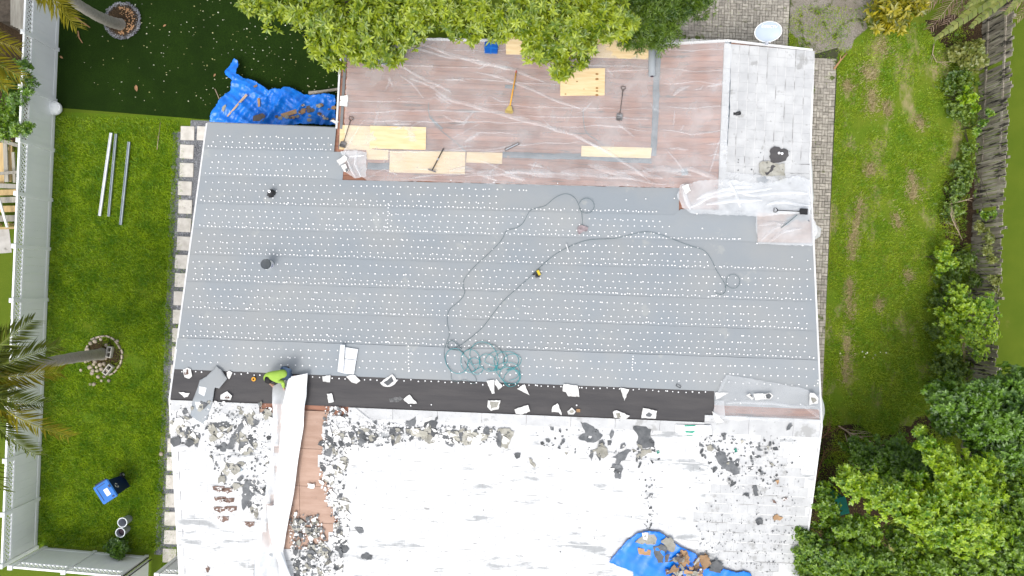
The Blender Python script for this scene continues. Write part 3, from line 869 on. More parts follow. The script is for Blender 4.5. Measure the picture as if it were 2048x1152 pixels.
# open gate, swung out from the end of the short fence
gx, gy = b1.x + .12, b1.y - .02
gt = thing('garden_gate', 'white garden gate swung open with black metal edging', 'gate', (gx, gy, 0))
mb = MB(); mb.box((gx + .02, gy - .62, .95), (.035, 1.1, 1.5)); mb.build('panel', m_vinyl, gt)
mb = MB()
for z in (.2, 1.7): mb.box((gx + .02, gy - .62, z), (.05, 1.2, .05))
for yy in (-.05, -1.2): mb.box((gx + .02, gy + yy, .95), (.05, .05, 1.6))
mb.build('frame', m_vinyl, gt)
mb = MB(); mb.tube([(gx - .02, gy + .02, .1), (gx - .02, gy + .02, 1.85)], .025, 6); mb.build('hinge_post', m_black, gt)
mb = MB(); mb.tube([(gx + .09, gy - .04, .08), (gx + .09, gy - .04, 1.8)], .022, 6); mb.build('drop_rod', m_black, gt)
s0, s1 = G(364, 1109).xy, G(364, 1109).xy + Vector((1.9, -.02))
vinyl_fence('vinyl_fence', 'white vinyl fence panel between stepping stones and house wall', [s0, s1])
# white round tub at the foot of the long fence
p = G(116, 219)
tb = thing('garden_tub', 'white rounded tub at the foot of the fence beside the turf', 'tub', p)
mb = MB(); mb.lathe([(.0, .0), (.17, .0), (.24, .12), (.25, .25), (.23, .27), (.22, .25)], Matrix.Translation(p), 20); mb.build('bowl', m_vinyl, tb, smooth=True)
mb = MB(); mb.lathe([(.22, .25), (.19, .31), (.10, .35), (0, .36)], Matrix.Translation(p), 20); mb.build('lid', m_vinyl, tb, smooth=True)

# old picket fence on the right
pf_ = thing('picket_fence', 'weathered grey wooden board fence along the overgrown plants', 'fence', (16.75, 2, 0))
y = 13.0; nb = 0; mbs = MB()
fx = lambda y: 16.72 + .012 * y * .6
while y > -15:
    h = 1.58 + rnd.uniform(-.08, .07); ln = rnd.gauss(0, .014)
    R = Matrix.Rotation(ln, 3, 'X') @ Matrix.Rotation(rnd.gauss(0, .02), 3, 'Y') @ Matrix.Rotation(rnd.gauss(0, .10), 3, 'Z')
    if rnd.random() > .035:
        mb = MB(); mb.box((fx(y) + rnd.uniform(-.014, .014), y, h / 2), (.019, .128 + rnd.uniform(-.012, .004), h), R)
        mb.build('board', m_wood_old, pf_)
    y -= .142
for z in (.35, 1.25):
    mb = MB(); mb.box((fx(0) + .05, -1, z), (.045, 28, .09)); mb.build('rail', m_wood_old, pf_)
for k in range(12):
    mb = MB(); mb.box((fx(0) + .11, 12.5 - 2.43 * k, .8), (.09, .09, 1.62)); mb.build('post', m_wood_old, pf_)

# ------------------------------------------------------------------ foliage
def cloud(name, blobs, n, L, W, per, m, parent, seed, up=.55, spread=(48, 85), shell=.62, flat=.8, dens=None, fold=.18):
    """leaf rosettes spread through the blobs' shells: every leaf a folded four-point blade"""
    g = np.random.default_rng(seed)
    B = np.array([(b[0], b[1], b[2], b[3]) for b in blobs], float)
    w = B[:, 3] ** 2; idx = g.choice(len(B), n, p=w / w.sum())
    d = g.normal(size=(n, 3)); d[:, 2] += .35; d /= np.linalg.norm(d, axis=1)[:, None]
    ph = g.uniform(0, 6.28, (4, 3)); lump = 1 + .21 * sum(np.sin(d @ (g.normal(size=3) * 4.2) + ph[k, 0] + idx * 1.7) for k in range(3))
    rr = (shell + (1 - shell) * g.random(n) ** .6) * lump
    P = B[idx, :3] + d * (B[idx, 3] * rr)[:, None] * np.array([1, 1, flat])
    ax = d * .7 + g.normal(size=(n, 3)) * .28; ax[:, 2] += up; ax /= np.linalg.norm(ax, axis=1)[:, None]
    t1 = np.cross(ax, np.array([.31, .17, .93])); t1 /= np.linalg.norm(t1, axis=1)[:, None] + 1e-9; t2 = np.cross(ax, t1)
    N = n * per
    az = (np.tile(np.arange(per), n) * 2.399 + np.repeat(g.uniform(0, 6.28, n), per))[:, None]
    tl = np.radians(g.uniform(spread[0], spread[1], N))[:, None]
    A_, T1, T2 = (np.repeat(q, per, 0) for q in (ax, t1, t2))
    rad = T1 * np.cos(az) + T2 * np.sin(az)
    dr = A_ * np.cos(tl) + rad * np.sin(tl)
    sd = np.cross(dr, A_); sd /= np.linalg.norm(sd, axis=1)[:, None] + 1e-9
    nr = np.cross(sd, dr)
    l = (L * g.uniform(.65, 1.25, N))[:, None]; wd = (W * g.uniform(.75, 1.2, N))[:, None]
    p0 = np.repeat(P, per, 0) + A_ * (g.uniform(-.25, .25, N)[:, None] * L)
    V = np.empty((N, 4, 3))
    V[:, 0] = p0; V[:, 1] = p0 + dr * l * .55 + sd * wd * .5 + nr * wd * fold
    V[:, 2] = p0 + dr * l - nr * l * .10; V[:, 3] = p0 + dr * l * .55 - sd * wd * .5 + nr * wd * fold
    q = np.arange(N)[:, None] * 4
    Fc = np.concatenate([q + np.array([[0, 1, 2]]), q + np.array([[0, 2, 3]])])
    V = V.reshape(-1, 3); V[:, 2] = np.maximum(V[:, 2], .03)
    return np_mesh(name, V, Fc, m, parent)
def limb_tree(root, base, top, blobs, r0, m, seed, nm='trunk'):
    q = random.Random(seed); mb = MB()
    b, t = Vector(base), Vector(top)
    pts = [b.lerp(t, k / 4) + Vector((q.uniform(-.08, .08), q.uniform(-.08, .08), 0)) * (0 if k == 0 else 1) for k in range(5)]
    mb.tube(pts, [r0 * 1.25, r0, r0 * .85, r0 * .7, r0 * .6], 9)
    mb.build(nm, m, root, smooth=True)
    for bl in blobs:
        c = Vector(bl[:3]); mid = t.lerp(c, .5) + Vector((q.uniform(-.2, .2), q.uniform(-.2, .2), .1))
        mb = MB(); mb.tube([pts[3 + q.randint(0, 1)], mid, c], [r0 * .45, r0 * .28, r0 * .1], 6); mb.build('limb', m, root, smooth=True)
def bl(px, py, z, r): 
    v = G(px, py, z); return (v.x, v.y, v.z, r * (H - z) / F)
def tree(name, label, cat, blobs, n, L, W, per, m, base, seed, r0=.14, bark=None, group=None, **kw):
    B = [bl(*b) for b in blobs]
    b = G(base[0], base[1], 0)
    root = thing(name, label, cat, b, group)
    c = Vector((sum(x[0] for x in B) / len(B), sum(x[1] for x in B) / len(B), min(x[2] for x in B) * .62))
    limb_tree(root, b, (c.x * .5 + b.x * .5, c.y * .5 + b.y * .5, c.z), B[::2], r0, bark or m_bark, seed)
    cloud('crown', B, n, L, W, per, m, root, seed, **kw)
    return root
tree('shade_tree', 'bright leafy tree overhanging the rear edge by the blue tarpaulin', 'tree',
     [(505, 8, 4.6, 26), (545, 14, 4.8, 34), (600, 25, 4.8, 42), (655, 35, 5.0, 46), (640, 88, 4.4, 26), (690, 70, 4.8, 46), (712, 108, 4.3, 24), (668, 125, 4.0, 16), (745, 35, 5.2, 52), (760, 88, 4.7, 36), (790, 117, 4.4, 16), (740, 118, 4.3, 14), (830, 28, 5.2, 50), (815, 72, 4.7, 28), (890, 12, 5.0, 44), (905, 52, 4.5, 26), (945, 68, 4.4, 18), (640, -30, 5, 60), (760, -40, 5.2, 60), (540, -30, 4.6, 40)],
     2300, .19, .072, 9, l_tree, (720, -30), 5, r0=.2, shell=.15, up=.8, spread=(48, 90))
tree('shade_tree', 'bright leafy tree hanging over the plywood sheet at roof edge', 'tree',
     [(960, 22, 4.8, 36), (1005, 40, 4.6, 32), (1000, 68, 4.3, 20), (1050, 25, 5.2, 48), (1070, 75, 4.8, 40), (1100, 105, 4.5, 34), (1122, 140, 4.2, 20), (1150, 50, 5.2, 54), (1170, 88, 4.6, 22), (1205, 25, 5.2, 44), (1215, 66, 4.7, 20), (1250, 45, 4.9, 32), (1080, -40, 5.2, 60), (1200, -40, 5.2, 60), (1160, 122, 4.2, 14)],
     1750, .19, .072, 9, l_tree, (1120, -40), 8, r0=.2, shell=.15, up=.8, spread=(48, 90))
tree('oleander', 'dark narrow leaved bush beside the paved patio and long plywood', 'bush',
     [(1290, 30, 3.8, 42), (1325, 55, 3.6, 34), (1345, 18, 3.8, 46), (1385, 2, 3.6, 38), (1280, 80, 3.5, 18), (1252, 86, 3.4, 14), (1310, 84, 3.3, 14), (1300, -30, 3.6, 50)],
     2300, .17, .028, 9, l_nar, (1330, -10), 13, r0=.08, shell=.4, up=.4, spread=(25, 75))
tree('garden_tree', 'yellow green tree with long leafy branches below the fallen branch', 'tree',
     [(1685, 955, 4.0, 18), (1705, 965, 4.4, 28), (1740, 980, 4.6, 32), (1778, 1000, 4.8, 38), (1815, 1010, 5.0, 40), (1850, 1030, 5.0, 44), (1840, 865, 4.6, 12), (1852, 888, 4.8, 18), (1870, 905, 4.8, 24), (1895, 925, 5.0, 32), (1925, 950, 5.2, 40), (1955, 935, 4.9, 30), (1960, 985, 5.2, 42), (1940, 1030, 5.4, 46), (1905, 985, 5.2, 38), (1965, 1065, 5.2, 40), (1920, 1075, 5.0, 34), (1880, 1060, 4.9, 34), (1830, 960, 4.6, 20)],
     4700, .115, .066, 7, l_yel, (1880, 1010), 21, r0=.15, bark=m_trunk, shell=.2, flat=.8)
tree('garden_tree', 'mid green tree crowding the lower right corner of the tiled roof', 'tree',
     [(1645, 985, 3.6, 20), (1655, 1015, 3.8, 24), (1648, 1048, 3.6, 14), (1690, 1055, 4.0, 34), (1730, 1070, 4.0, 34), (1595, 1058, 3.6, 9), (1606, 1070, 3.6, 16), (1625, 1085, 3.6, 22), (1605, 1110, 3.5, 22), (1650, 1110, 4.0, 36), (1700, 1115, 4.2, 42), (1620, 1150, 3.6, 34), (1690, 1160, 4.0, 44), (1760, 1120, 4.0, 34), (1750, 1170, 4.0, 50)],
     4700, .10, .060, 7, l_mid, (1700, 1085), 34, r0=.11, bark=m_trunk, shell=.2, flat=.9)
tree('garden_tree', 'dark bushy tree covering the end of the board fence', 'tree',
     [(1875, 785, 4.0, 22), (1905, 805, 4.4, 34), (1880, 840, 3.8, 24), (1945, 800, 4.6, 38), (1990, 790, 4.6, 40), (2035, 760, 4.4, 30), (1940, 850, 4.6, 34), (1985, 850, 4.8, 38), (2030, 830, 4.8, 44), (2010, 895, 4.6, 36), (1960, 890, 4.2, 28), (2060, 890, 4.4, 40)],
     3600, .13, .075, 8, l_dark, (1970, 830), 55, r0=.16, shell=.2, flat=1.0)
tree('garden_tree', 'dense green tree in the corner farthest from the roof', 'tree',
     [(2010, 955, 4.0, 32), (2040, 990, 4.4, 40), (2020, 1040, 4.4, 40), (2050, 1090, 4.6, 50), (1990, 1110, 4.2, 44), (2020, 1150, 4.4, 50), (1935, 1130, 4.0, 44), (1870, 1125, 3.8, 40), (1810, 1140, 3.6, 40), (1900, 1170, 4.0, 40), (1800, 1080, 3.4, 30)],
     4600, .10, .062, 7, l_mid, (1990, 1090), 63, r0=.16, bark=m_trunk, shell=.2, flat=1.0)
tree('garden_shrub', 'low dark green shrub behind the fallen bare branch', 'shrub',
     [(1715, 900, 1.3, 24), (1745, 915, 1.5, 32), (1780, 920, 1.8, 36), (1815, 915, 2.2, 38), (1840, 935, 2.2, 34), (1800, 950, 1.8, 36), (1770, 950, 1.5, 28)],
     2600, .10, .06, 7, l_dark, (1785, 930), 71, r0=.05, shell=.4)
tree('garden_shrub', 'loose light green shrub leaning on the board fence', 'shrub',
     [(1915, 585, 1.5, 22), (1935, 610, 1.8, 28), (1965, 640, 2.0, 28), (1905, 640, 1.4, 28), (1940, 665, 1.8, 34), (1900, 690, 1.3, 24), (1975, 610, 1.9, 18), (1955, 700, 1.6, 22), (1985, 670, 1.9, 16), (1880, 625, 1.0, 14)],
     950, .095, .062, 6, l_yel, (1940, 650), 77, r0=.04, bark=m_branch, shell=.2, up=.8)
low = [('tall weedy bush below the banana leaves by the fence', 'l', [(1945, 100, .9, 20), (1960, 120, 1.0, 18), (1935, 125, .7, 20), (1915, 105, .5, 20), (1955, 90, 1.0, 12)], 420, .14, .11, l_banana),
       ('dark ground hugging bush against the grey fence boards', 'd', [(1925, 150, .5, 30), (1930, 190, .5, 30), (1915, 220, .4, 26), (1938, 235, .5, 20), (1900, 170, .3, 24)], 700, .09, .05, l_hedge),
       ('pale leggy sapling beside the streaked fence boards', 'p', [(1930, 178, 1.0, 10), (1945, 195, 1.1, 12), (1925, 200, .9, 12), (1950, 215, 1.0, 10)], 90, .11, .07, l_yel),
       ('dark rambling bush with dry stems by the fence middle', 'd', [(1915, 380, .5, 32), (1905, 420, .5, 30), (1930, 350, .5, 26), (1935, 300, .5, 24), (1925, 330, .4, 24)], 650, .09, .05, l_hedge),
       ('yellowish bush in front of the dark weeds above the light shrub', 'y', [(1885, 510, .8, 18), (1900, 525, .9, 16), (1880, 535, .7, 14), (1895, 495, .8, 12)], 260, .10, .065, l_yel),
       ('wide dark weed patch around the foot of the light shrub', 'd', [(1900, 560, .4, 34), (1930, 520, .5, 32), (1875, 600, .3, 30), (1870, 660, .3, 26), (1890, 730, .3, 34), (1925, 740, .4, 30), (1950, 560, .5, 24)], 1200, .09, .05, l_hedge),
       ('creeper with yellow leaves climbing over the fence top', 'y', [(1975, 500, 1.5, 10), (1985, 520, 1.5, 10), (1990, 560, 1.5, 12), (1978, 480, 1.4, 12), (1995, 585, 1.5, 9), (1960, 455, 1.2, 14)], 260, .10, .06, l_banana),
       ('low green weeds beside the dark bushy tree', 'd', [(1870, 770, .4, 18), (1895, 752, .5, 16), (1915, 765, .5, 16)], 380, .09, .055, l_mid),
       ('thin green vine hanging over the streaked boards', 'v', [(1965, 245, 1.0, 10), (1978, 225, 1.2, 9), (1955, 262, .9, 9), (1970, 432, 1.0, 9), (1988, 428, 1.2, 9)], 150, .09, .06, l_mid)]
for lab, _, B, n, L, W, m in low:
    BB = [bl(b[0], b[1], b[2], b[3] * .8) for b in B]; c = BB[0]
    root = thing('fence_plant', lab, 'plant', (c[0], c[1], 0), 'plants growing along the board fence')
    cloud('foliage', BB, int(n * .75), L, W, 6, m, root, len(lab), shell=.1, up=.7)
    mb = MB()
    for b in BB[:5]: mb.tube([(c[0] + rnd.uniform(-.1, .1), c[1] + rnd.uniform(-.1, .1), 0), (b[0], b[1], b[2])], [.014, .006], 5)
    mb.build('stem', m_bark, root)
# plants behind the white fence at the upper left
for lab, B, n, m in (('dark leafy bush poking over the white fence by the yellow fronds', [(48, 130, 1.8, 14), (60, 160, 2.0, 12), (55, 180, 1.9, 10), (30, 190, 1.6, 26), (15, 160, 1.4, 26)], 420, l_dark),
                     ('green leafy bush spilling over the white fence above the lumber', [(50, 262, 1.9, 13), (35, 255, 1.7, 18), (15, 235, 1.5, 24), (58, 250, 2.0, 8), (10, 260, 1.4, 20), (30, 215, 1.5, 18)], 520, l_mid),
                     ('small dark shrub at the foot of the short white fence', [(236, 1098, .4, 18), (228, 1090, .35, 12), (244, 1085, .3, 10), (240, 1104, .5, 10)], 420, l_dark)):
    BB = [bl(*b) for b in B]; c = BB[0]
    c = (min(c[0], -17.5), c[1]) if c[0] < -16 and c[1] > 0 else c
    root = thing('leafy_bush', lab, 'bush', (c[0], c[1], 0)); cloud('foliage', BB, n, .11, .05, 7, m, root, n, shell=.25)
    mb = MB()
    for b in BB[:5]: mb.tube([(c[0] - .1, c[1], 0), (b[0], b[1], b[2])], [.016, .006], 5)
    mb.build('stem', m_bark, root)

# ------------------------------------------------------------------ palms
def frond(parent, P, tip, rise, m, n=46, L=.62, W=.035, nm='frond', seed=1, hang=.5):
    q = random.Random(seed); P, T = Vector(P), Vector(tip)
    K = 14; pts = []
    for i in range(K + 1):
        t = i / K; v = P.lerp(T, t); v.z += rise * math.sin(PI * min(1, t * .92)) ; pts.append(v)
    mb = MB(); mb.tube(pts, [.028 * (1 - .85 * i / K) for i in range(K + 1)], 5)
    for i in range(n):
        t = .12 + .87 * i / (n - 1); f = t * K; k = min(int(f), K - 1); p = pts[k].lerp(pts[k + 1], f - k)
        d = (pts[k + 1] - pts[k]).normalized(); sd = d.cross(Vector((0, 0, 1))).normalized()
        l = L * (.45 + .55 * math.sin(PI * (t * .8 + .18))) * q.uniform(.85, 1.12)
        for s in (1, -1):
            dr = (d * q.uniform(.55, .85) + sd * s * .8 + Vector((0, 0, q.uniform(-hang, .12)))).normalized()
            wv = dr.cross(Vector((0, 0, 1))).normalized() * W * .5
            mid = p + dr * l * .5; e = p + dr * l + Vector((0, 0, -l * q.uniform(.1, .35)))
            mb.add([p - wv * .4, mid - wv, e, mid + wv, p + wv * .4], [(0, 1, 2), (0, 2, 4), (4, 2, 3)])
    return mb.build(nm, m, parent)
def palm(label, trunk, fronds, crown, seed):
    b = G(*trunk[0]); root = thing('palm_tree', label, 'palm', b)
    pts = [G(*t) for t in trunk]; n = len(pts)
    fine = []
    for i in range(n - 1):
        for j in range(5): fine.append(pts[i].lerp(pts[i + 1], j / 5))
    fine.append(pts[-1])
    for _ in range(2): fine = [fine[0]] + [(fine[i - 1] + fine[i] * 2 + fine[i + 1]) / 4 for i in range(1, len(fine) - 1)] + [fine[-1]]
    mb = MB(); mb.tube(fine, [.20 - .07 * i / len(fine) + .012 * (i % 2) + (.05 if i == 0 else 0) for i in range(len(fine))], 12); mb.build('trunk', m_trunk, root, smooth=True)
    c = G(*crown)
    for i, (tx, ty, tz, rise, m) in enumerate(fronds): frond(root, c, G(tx, ty, tz), rise, m, seed=seed * 20 + i)
    return root
palm('leaning coconut palm whose trunk rises from the ring of stones',
     [(205, 708, 0), (188, 710, .8), (155, 714, 2.2), (90, 726, 4.2), (10, 742, 5.6), (-45, 752, 6.4)],
     [(122, 690, 5.6, .5, l_frond), (128, 742, 5.3, .6, l_frondy), (146, 872, 5.0, .7, l_frondy), (80, 908, 5.2, .6, l_frond), (14, 978, 5.0, .6, l_frond), (70, 640, 6.2, .4, l_frond), (100, 806, 5.6, .9, l_frond),
      (-60, 600, 5.6, .6, l_frond), (-190, 680, 5.4, .6, l_frond), (-210, 800, 5.4, .6, l_frond), (-120, 920, 5.2, .6, l_frond)], (-45, 754, 6.5), 3)
palm('curving palm whose trunk rises from the round gravel bed',
     [(243, 50, 0), (222, 44, .7), (196, 33, 1.7), (160, 12, 3.0), (110, -25, 4.4), (60, -70, 5.8)],
     [(160, 58, 4.6, .5, l_frondy), (140, 22, 5.2, .7, l_frondy), (-40, 10, 5, .6, l_frond), (-60, -120, 5.2, .6, l_frond), (60, -220, 5.2, .6, l_frond), (180, -160, 5.2, .6, l_frond)], (60, -70, 5.9), 5)
palm('palm behind the white fence with golden drooping fronds',
     [(-70, 70, 0), (-80, 66, 1.6), (-95, 62, 3.2), (-110, 58, 4.6)],
     [(54, 160, 3.6, .5, l_frondy), (45, 100, 4.2, .6, l_frondy), (20, 178, 3.4, .3, l_frondy), (-150, 190, 4, .5, l_frond), (-260, 80, 4, .5, l_frond), (-200, -60, 4, .5, l_frond), (-40, -80, 4.2, .5, l_frond)], (-110, 58, 4.7), 7)
# round gravel bed under the curving palm
p = G(246, 42)
bed = bpy.data.objects.new('gravel_bed', None); C.objects.link(bed); bed.location = (p.x, p.y, 0); struct(bed)
mb = MB(); mb.lathe([(.66, .0), (.64, .05), (.35, .09), (0, .10)], Matrix.Translation((p.x, p.y, .008)), 40); mb.build('soil_mound', m_mulch, bed, smooth=True)
pv, pf = [], []
pebbles(lambda x, y: .36 < math.hypot(x - p.x, y - p.y) < .68 + .03 * noise.noise((x * 4, y * 4, 1)) or math.hypot(x - p.x, y - p.y) < .7 and rnd.random() < .25, 2600, p.x - .75, p.x + .75, p.y - .75, p.y + .75, .016, .036, .06)
stuff(np_mesh('gravel', pv, pf, m_pebble, bed))
pv, pf = [], []
pebbles(lambda x, y: .1 < math.hypot(x - p.x, y - p.y) < .5 and x > p.x - .1, 260, p.x - .5, p.x + .6, p.y - .5, p.y + .5, .02, .05, .09)
stuff(np_mesh('dry_leaves', pv, pf, m_dry, bed))

# banana plants, dead fronds and a yellow-leaved bush at the top right
def blade_leaf(parent, P, T, W, m, rise=.3, n=26, seed=1):
    q = random.Random(seed); P, T = Vector(P), Vector(T); mb = MB()
    pt = lambda t: P.lerp(T, t) + Vector((0, 0, rise * math.sin(PI * t)))
    mb.tube([pt(i / 8) for i in range(9)], [.02 * (1 - .8 * i / 8) for i in range(9)], 5)
    for s in (1, -1):
        for i in range(n):
            t0, t1 = .1 + .9 * i / n, .1 + .9 * (i + .86) / n
            a, b = pt(t0), pt(t1); d = (b - a).normalized(); sd = d.cross(Vector((0, 0, 1))).normalized() * s
            w0 = W * math.sin(PI * min(1, .12 + t0 * .86)) ** .6 * q.uniform(.82, 1.05)
            dn = Vector((0, 0, -w0 * q.uniform(.15, .55)))
            mb.add([a, b, b + sd * w0 + d * w0 * .35 + dn, a + sd * w0 + d * w0 * .3 + dn], [(0, 1, 2, 3) if s < 0 else (3, 2, 1, 0)])
    return mb.build('leaf', m, parent)
b = G(2010, -40); ban = thing('banana_plant', 'tall banana plant with torn yellow green leaves at fence end', 'plant', b)
mb = MB(); mb.tube([b, b + Vector((0, 0, 1.4)), b + Vector((-.1, -.1, 2.6))], [.13, .11, .06], 9); mb.build('stem', m_lumber, ban, smooth=True)
cp = b + Vector((-.1, -.1, 2.6))
for i, (px, py, z, w) in enumerate(((1868, 80, 2.0, .21), (1940, 55, 2.2, .20), (1930, 15, 2.6, .20), (2010, 30, 2.4, .18), (1975, 10, 2.9, .2), (2090, -60, 2.4, .2), (2000, -130, 2.4, .2))):
    blade_leaf(ban, cp, G(px, py, z), w, l_banana, seed=i)
b = G(1900, -60); dp = thing('dead_palm', 'dry brown palm fronds drooping beside the banana leaves', 'palm', b)
mb = MB(); mb.tube([b, b + Vector((0, 0, 2.2))], [.12, .1], 8); mb.build('trunk', m_trunk, dp, smooth=True)
for i, (px, py, z) in enumerate(((1858, 60, .9), (1890, 50, 1.0), (1840, 25, 1.0), (1920, 40, 1.2))):
    frond(dp, b + Vector((0, 0, 2.2)), G(px, py, z), .4, l_dead, n=34, L=.5, W=.03, seed=90 + i)
b = G(2060, -30); dp2 = thing('dead_palm', 'dry brown palm frond hanging over the neighbour grass', 'palm', b)
mb = MB(); mb.tube([b, b + Vector((0, 0, 2.2))], [.12, .1], 8); mb.build('trunk', m_trunk, dp2, smooth=True)
for i, (px, py, z) in enumerate(((2008, 25, 1.4), (2030, 40, 1.3))): frond(dp2, b + Vector((0, 0, 2.2)), G(px, py, z), .4, l_dead, n=30, L=.45, W=.03, seed=120 + i)
tree('croton_bush', 'yellow leaved ornamental bush beside the sandy ground', 'bush',
     [(1765, 22, 1.0, 24), (1785, 8, 1.2, 26), (1752, 38, .8, 18), (1810, 20, 1.0, 24), (1800, 45, .8, 18), (1835, 10, 1.0, 20), (1775, 48, .7, 12), (1790, -20, 1, 30)],
     190, .26, .10, 7, leaf_mat('croton_leaf', (.09, .12, .008), (.50, .42, .015)), (1790, 0), 88, r0=.04, shell=.3)
# bare branches
def branch(label, pts, r, m, seed, twigs=8, cat='branch', name='fallen_branch', L=.6):
    q = random.Random(seed); mb = MB()
    P = [G(*p) for p in pts]; mb.tube(P, [r * (1 - .7 * i / len(P)) for i in range(len(P))], 6)
    for i in range(twigs):
        t = q.uniform(.15, .95) * (len(P) - 1); k = min(int(t), len(P) - 2); a = P[k].lerp(P[k + 1], t - k)
        d = (P[k + 1] - P[k]).normalized(); an = q.uniform(.3, .8) * q.choice((-1, 1)); l = L * q.uniform(.4, 1.2)
        d = Vector((d.x * math.cos(an) - d.y * math.sin(an), d.x * math.sin(an) + d.y * math.cos(an), q.uniform(-.05, .2)))
        mdl = a + d * l * .5 + Vector((q.uniform(-.05, .05), q.uniform(-.05, .05), .03))
        mb.tube([a, mdl, a + d * l], [r * .4, r * .3, r * .12], 5)
    return tag(mb.build(name, m, smooth=True), label, cat)
branch('pale bare branch fallen on the shaded grass above the shrub', [(1677, 852, .1), (1700, 866, .15), (1730, 878, .2), (1760, 893, .3)], .03, m_branch, 4, 9, L=.9)
branch('thin bare upright stem standing in the shaded bushes', [(1690, 868, .1), (1700, 900, .6), (1704, 925, 1.0), (1712, 945, 1.4)], .022, m_branch, 5, 2)
branch('reddish dry twigs lying beside the lower roof edge', [(1638, 880, .1), (1650, 870, .1), (1662, 856, .12)], .018, m_twig, 6, 12, L=.7)
branch('reddish dry twigs below the others at the roof edge', [(1632, 960, .1), (1640, 930, .1), (1650, 900, .15), (1665, 896, .12)], .018, m_twig, 7, 12, L=.7)
branch('pale forked bare branch lying on grass under banana leaves', [(1868, 88, .1), (1865, 108, .12), (1873, 124, .15), (1895, 124, .2), (1915, 122, .2)], .018, m_branch, 8, 7, L=.5)
branch('tangle of pale dry stems among the fence weeds', [(1925, 480, .3), (1915, 460, .6), (1905, 440, .8), (1900, 425, .9)], .014, m_branch, 9, 16, L=.6)
branch('straight pale dry stick poking toward the fence boards', [(1898, 408, .5), (1925, 402, .8), (1945, 396, 1.0)], .016, m_branch, 10, 2)
branch('bare pale stems inside the loose light shrub', [(1925, 715, .2), (1930, 690, .9), (1938, 660, 1.4), (1945, 640, 1.7)], .018, m_branch, 15, 12, L=.7)
branch('dry palm sheath lying across the block paving edge', [(1668, 138, .04), (1680, 122, .06), (1694, 106, .05)], .045, m_dry, 11, 1, L=.3, name='palm_sheath', cat='palm debris')
branch('pale trunk log lying beside the blue tarpaulin', [(618, 187, .12), (640, 184, .12), (690, 176, .12)], .09, m_trunk, 12, 0, name='log', cat='log')
branch('curved brown dead frond stem lying on the turf by the fence', [(150, 33, .1), (165, 45, .1), (180, 55, .08)], .04, m_dry, 13, 1, L=.3, name='dead_frond_stem', cat='palm debris')
branch('thin brown stalk on the turf below the dead frond stem', [(156, 62, .05), (158, 75, .05), (165, 86, .04)], .025, m_dry, 14, 1, L=.2, name='dry_stalk', cat='palm debris')
branch('straight straw coloured stick on turf left of the tarpaulin', [(430, 178, .03), (436, 192, .03), (441, 205, .03)], .018, m_branch, 16, 0, name='stick', cat='stick')
branch('dry stick on the lawn above the leftover metal strips', [(314, 300, .04), (316, 282, .05), (321, 244, .04)], .014, m_branch, 17, 1, L=.2, name='stick', cat='stick')

# ------------------------------------------------------------------ grass blades, petals and litter
def blades(name, regions, m, h0, h1, w, thin=None):
    g = np.random.default_rng(5)
    X = []
    for (x0, x1, y0, y1, n) in regions: X.append(np.stack([g.uniform(x0, x1, n), g.uniform(y0, y1, n)], 1))
    X = np.concatenate(X); n = len(X)
    c = sum(np.sin(X @ (g.normal(size=2) * s) + g.uniform(0, 6)) for s in (.7, 1.2, 1.9, 2.8, 4.0)) / 3
    keep = c > (-1.05 if thin is None else thin) + g.normal(0, .25, n)
    if thin is not None and thin < 0:
        dd = (np.hypot(X[:, None, 0] - track_pts[None, :, 0], X[:, None, 1] - track_pts[None, :, 1]) / track_pts[None, :, 2]).min(1)
        keep &= dd > g.uniform(.0, 1.6, n)
    X = X[keep]; c = c[keep]; n = len(X)
    a = g.uniform(0, 6.28, n); h = g.uniform(h0, h1, n) * (1 + .3 * np.clip(c, -1, 1)); le = g.uniform(.3, 1.4, n) * h; b = g.uniform(0, 6.28, n)
    V = np.zeros((n, 3, 3)); V[:, 0, :2] = X + w * np.stack([np.cos(a), np.sin(a)], 1); V[:, 1, :2] = X - w * np.stack([np.cos(a), np.sin(a)], 1)
    V[:, 2, :2] = X + le[:, None] * np.stack([np.cos(b), np.sin(b)], 1); V[:, 2, 2] = h; V[:, :2, 2] = .005
    return stuff(np_mesh(name, V.reshape(-1, 3), np.arange(n * 3).reshape(-1, 3), m, origin=(X[0, 0], X[0, 1], 0)))
blades('grass', [(-16.9, -12.45, -10.1, 5.6, 120000), (-12.7, -12.2, -10, 5, 2200), (-12.4, -11.2, -12, -10, 2500)], l_blade, .05, .11, .013)
blades('side_grass', [(11.56, 16.5, -6, 10.3, 88000), (10.0, 10.6, -4, 8, 2500), (9.5, 16, -9, -4, 9000)], l_blade2, .04, .10, .012, thin=-.50)
gq = np.random.default_rng(31)
T_ = track_pts[gq.integers(0, len(track_pts), 5200)]; X_ = T_[:, :2] + gq.normal(size=(5200, 2)) * T_[:, 2:3] * .75
a_ = gq.uniform(0, 6.28, 5200); b_ = gq.uniform(0, 6.28, 5200); h_ = gq.uniform(.03, .08, 5200)
V_ = np.zeros((5200, 3, 3)); V_[:, 0, :2] = X_ + .013 * np.stack([np.cos(a_), np.sin(a_)], 1); V_[:, 1, :2] = X_ - .013 * np.stack([np.cos(a_), np.sin(a_)], 1)
V_[:, 2, :2] = X_ + 1.5 * h_[:, None] * np.stack([np.cos(b_), np.sin(b_)], 1); V_[:, 2, 2] = h_ + .02; V_[:, :2, 2] = .012
stuff(np_mesh('dry_grass', V_.reshape(-1, 3), np.arange(15600).reshape(-1, 3), l_straw, origin=(13, 3, 0)))
blades('sand_weeds', [(9.6, 13.6, 8.2, 10.8, 5200), (9.2, 13, -9, -3.4, 2500)], l_blade2, .03, .08, .014, thin=.1)
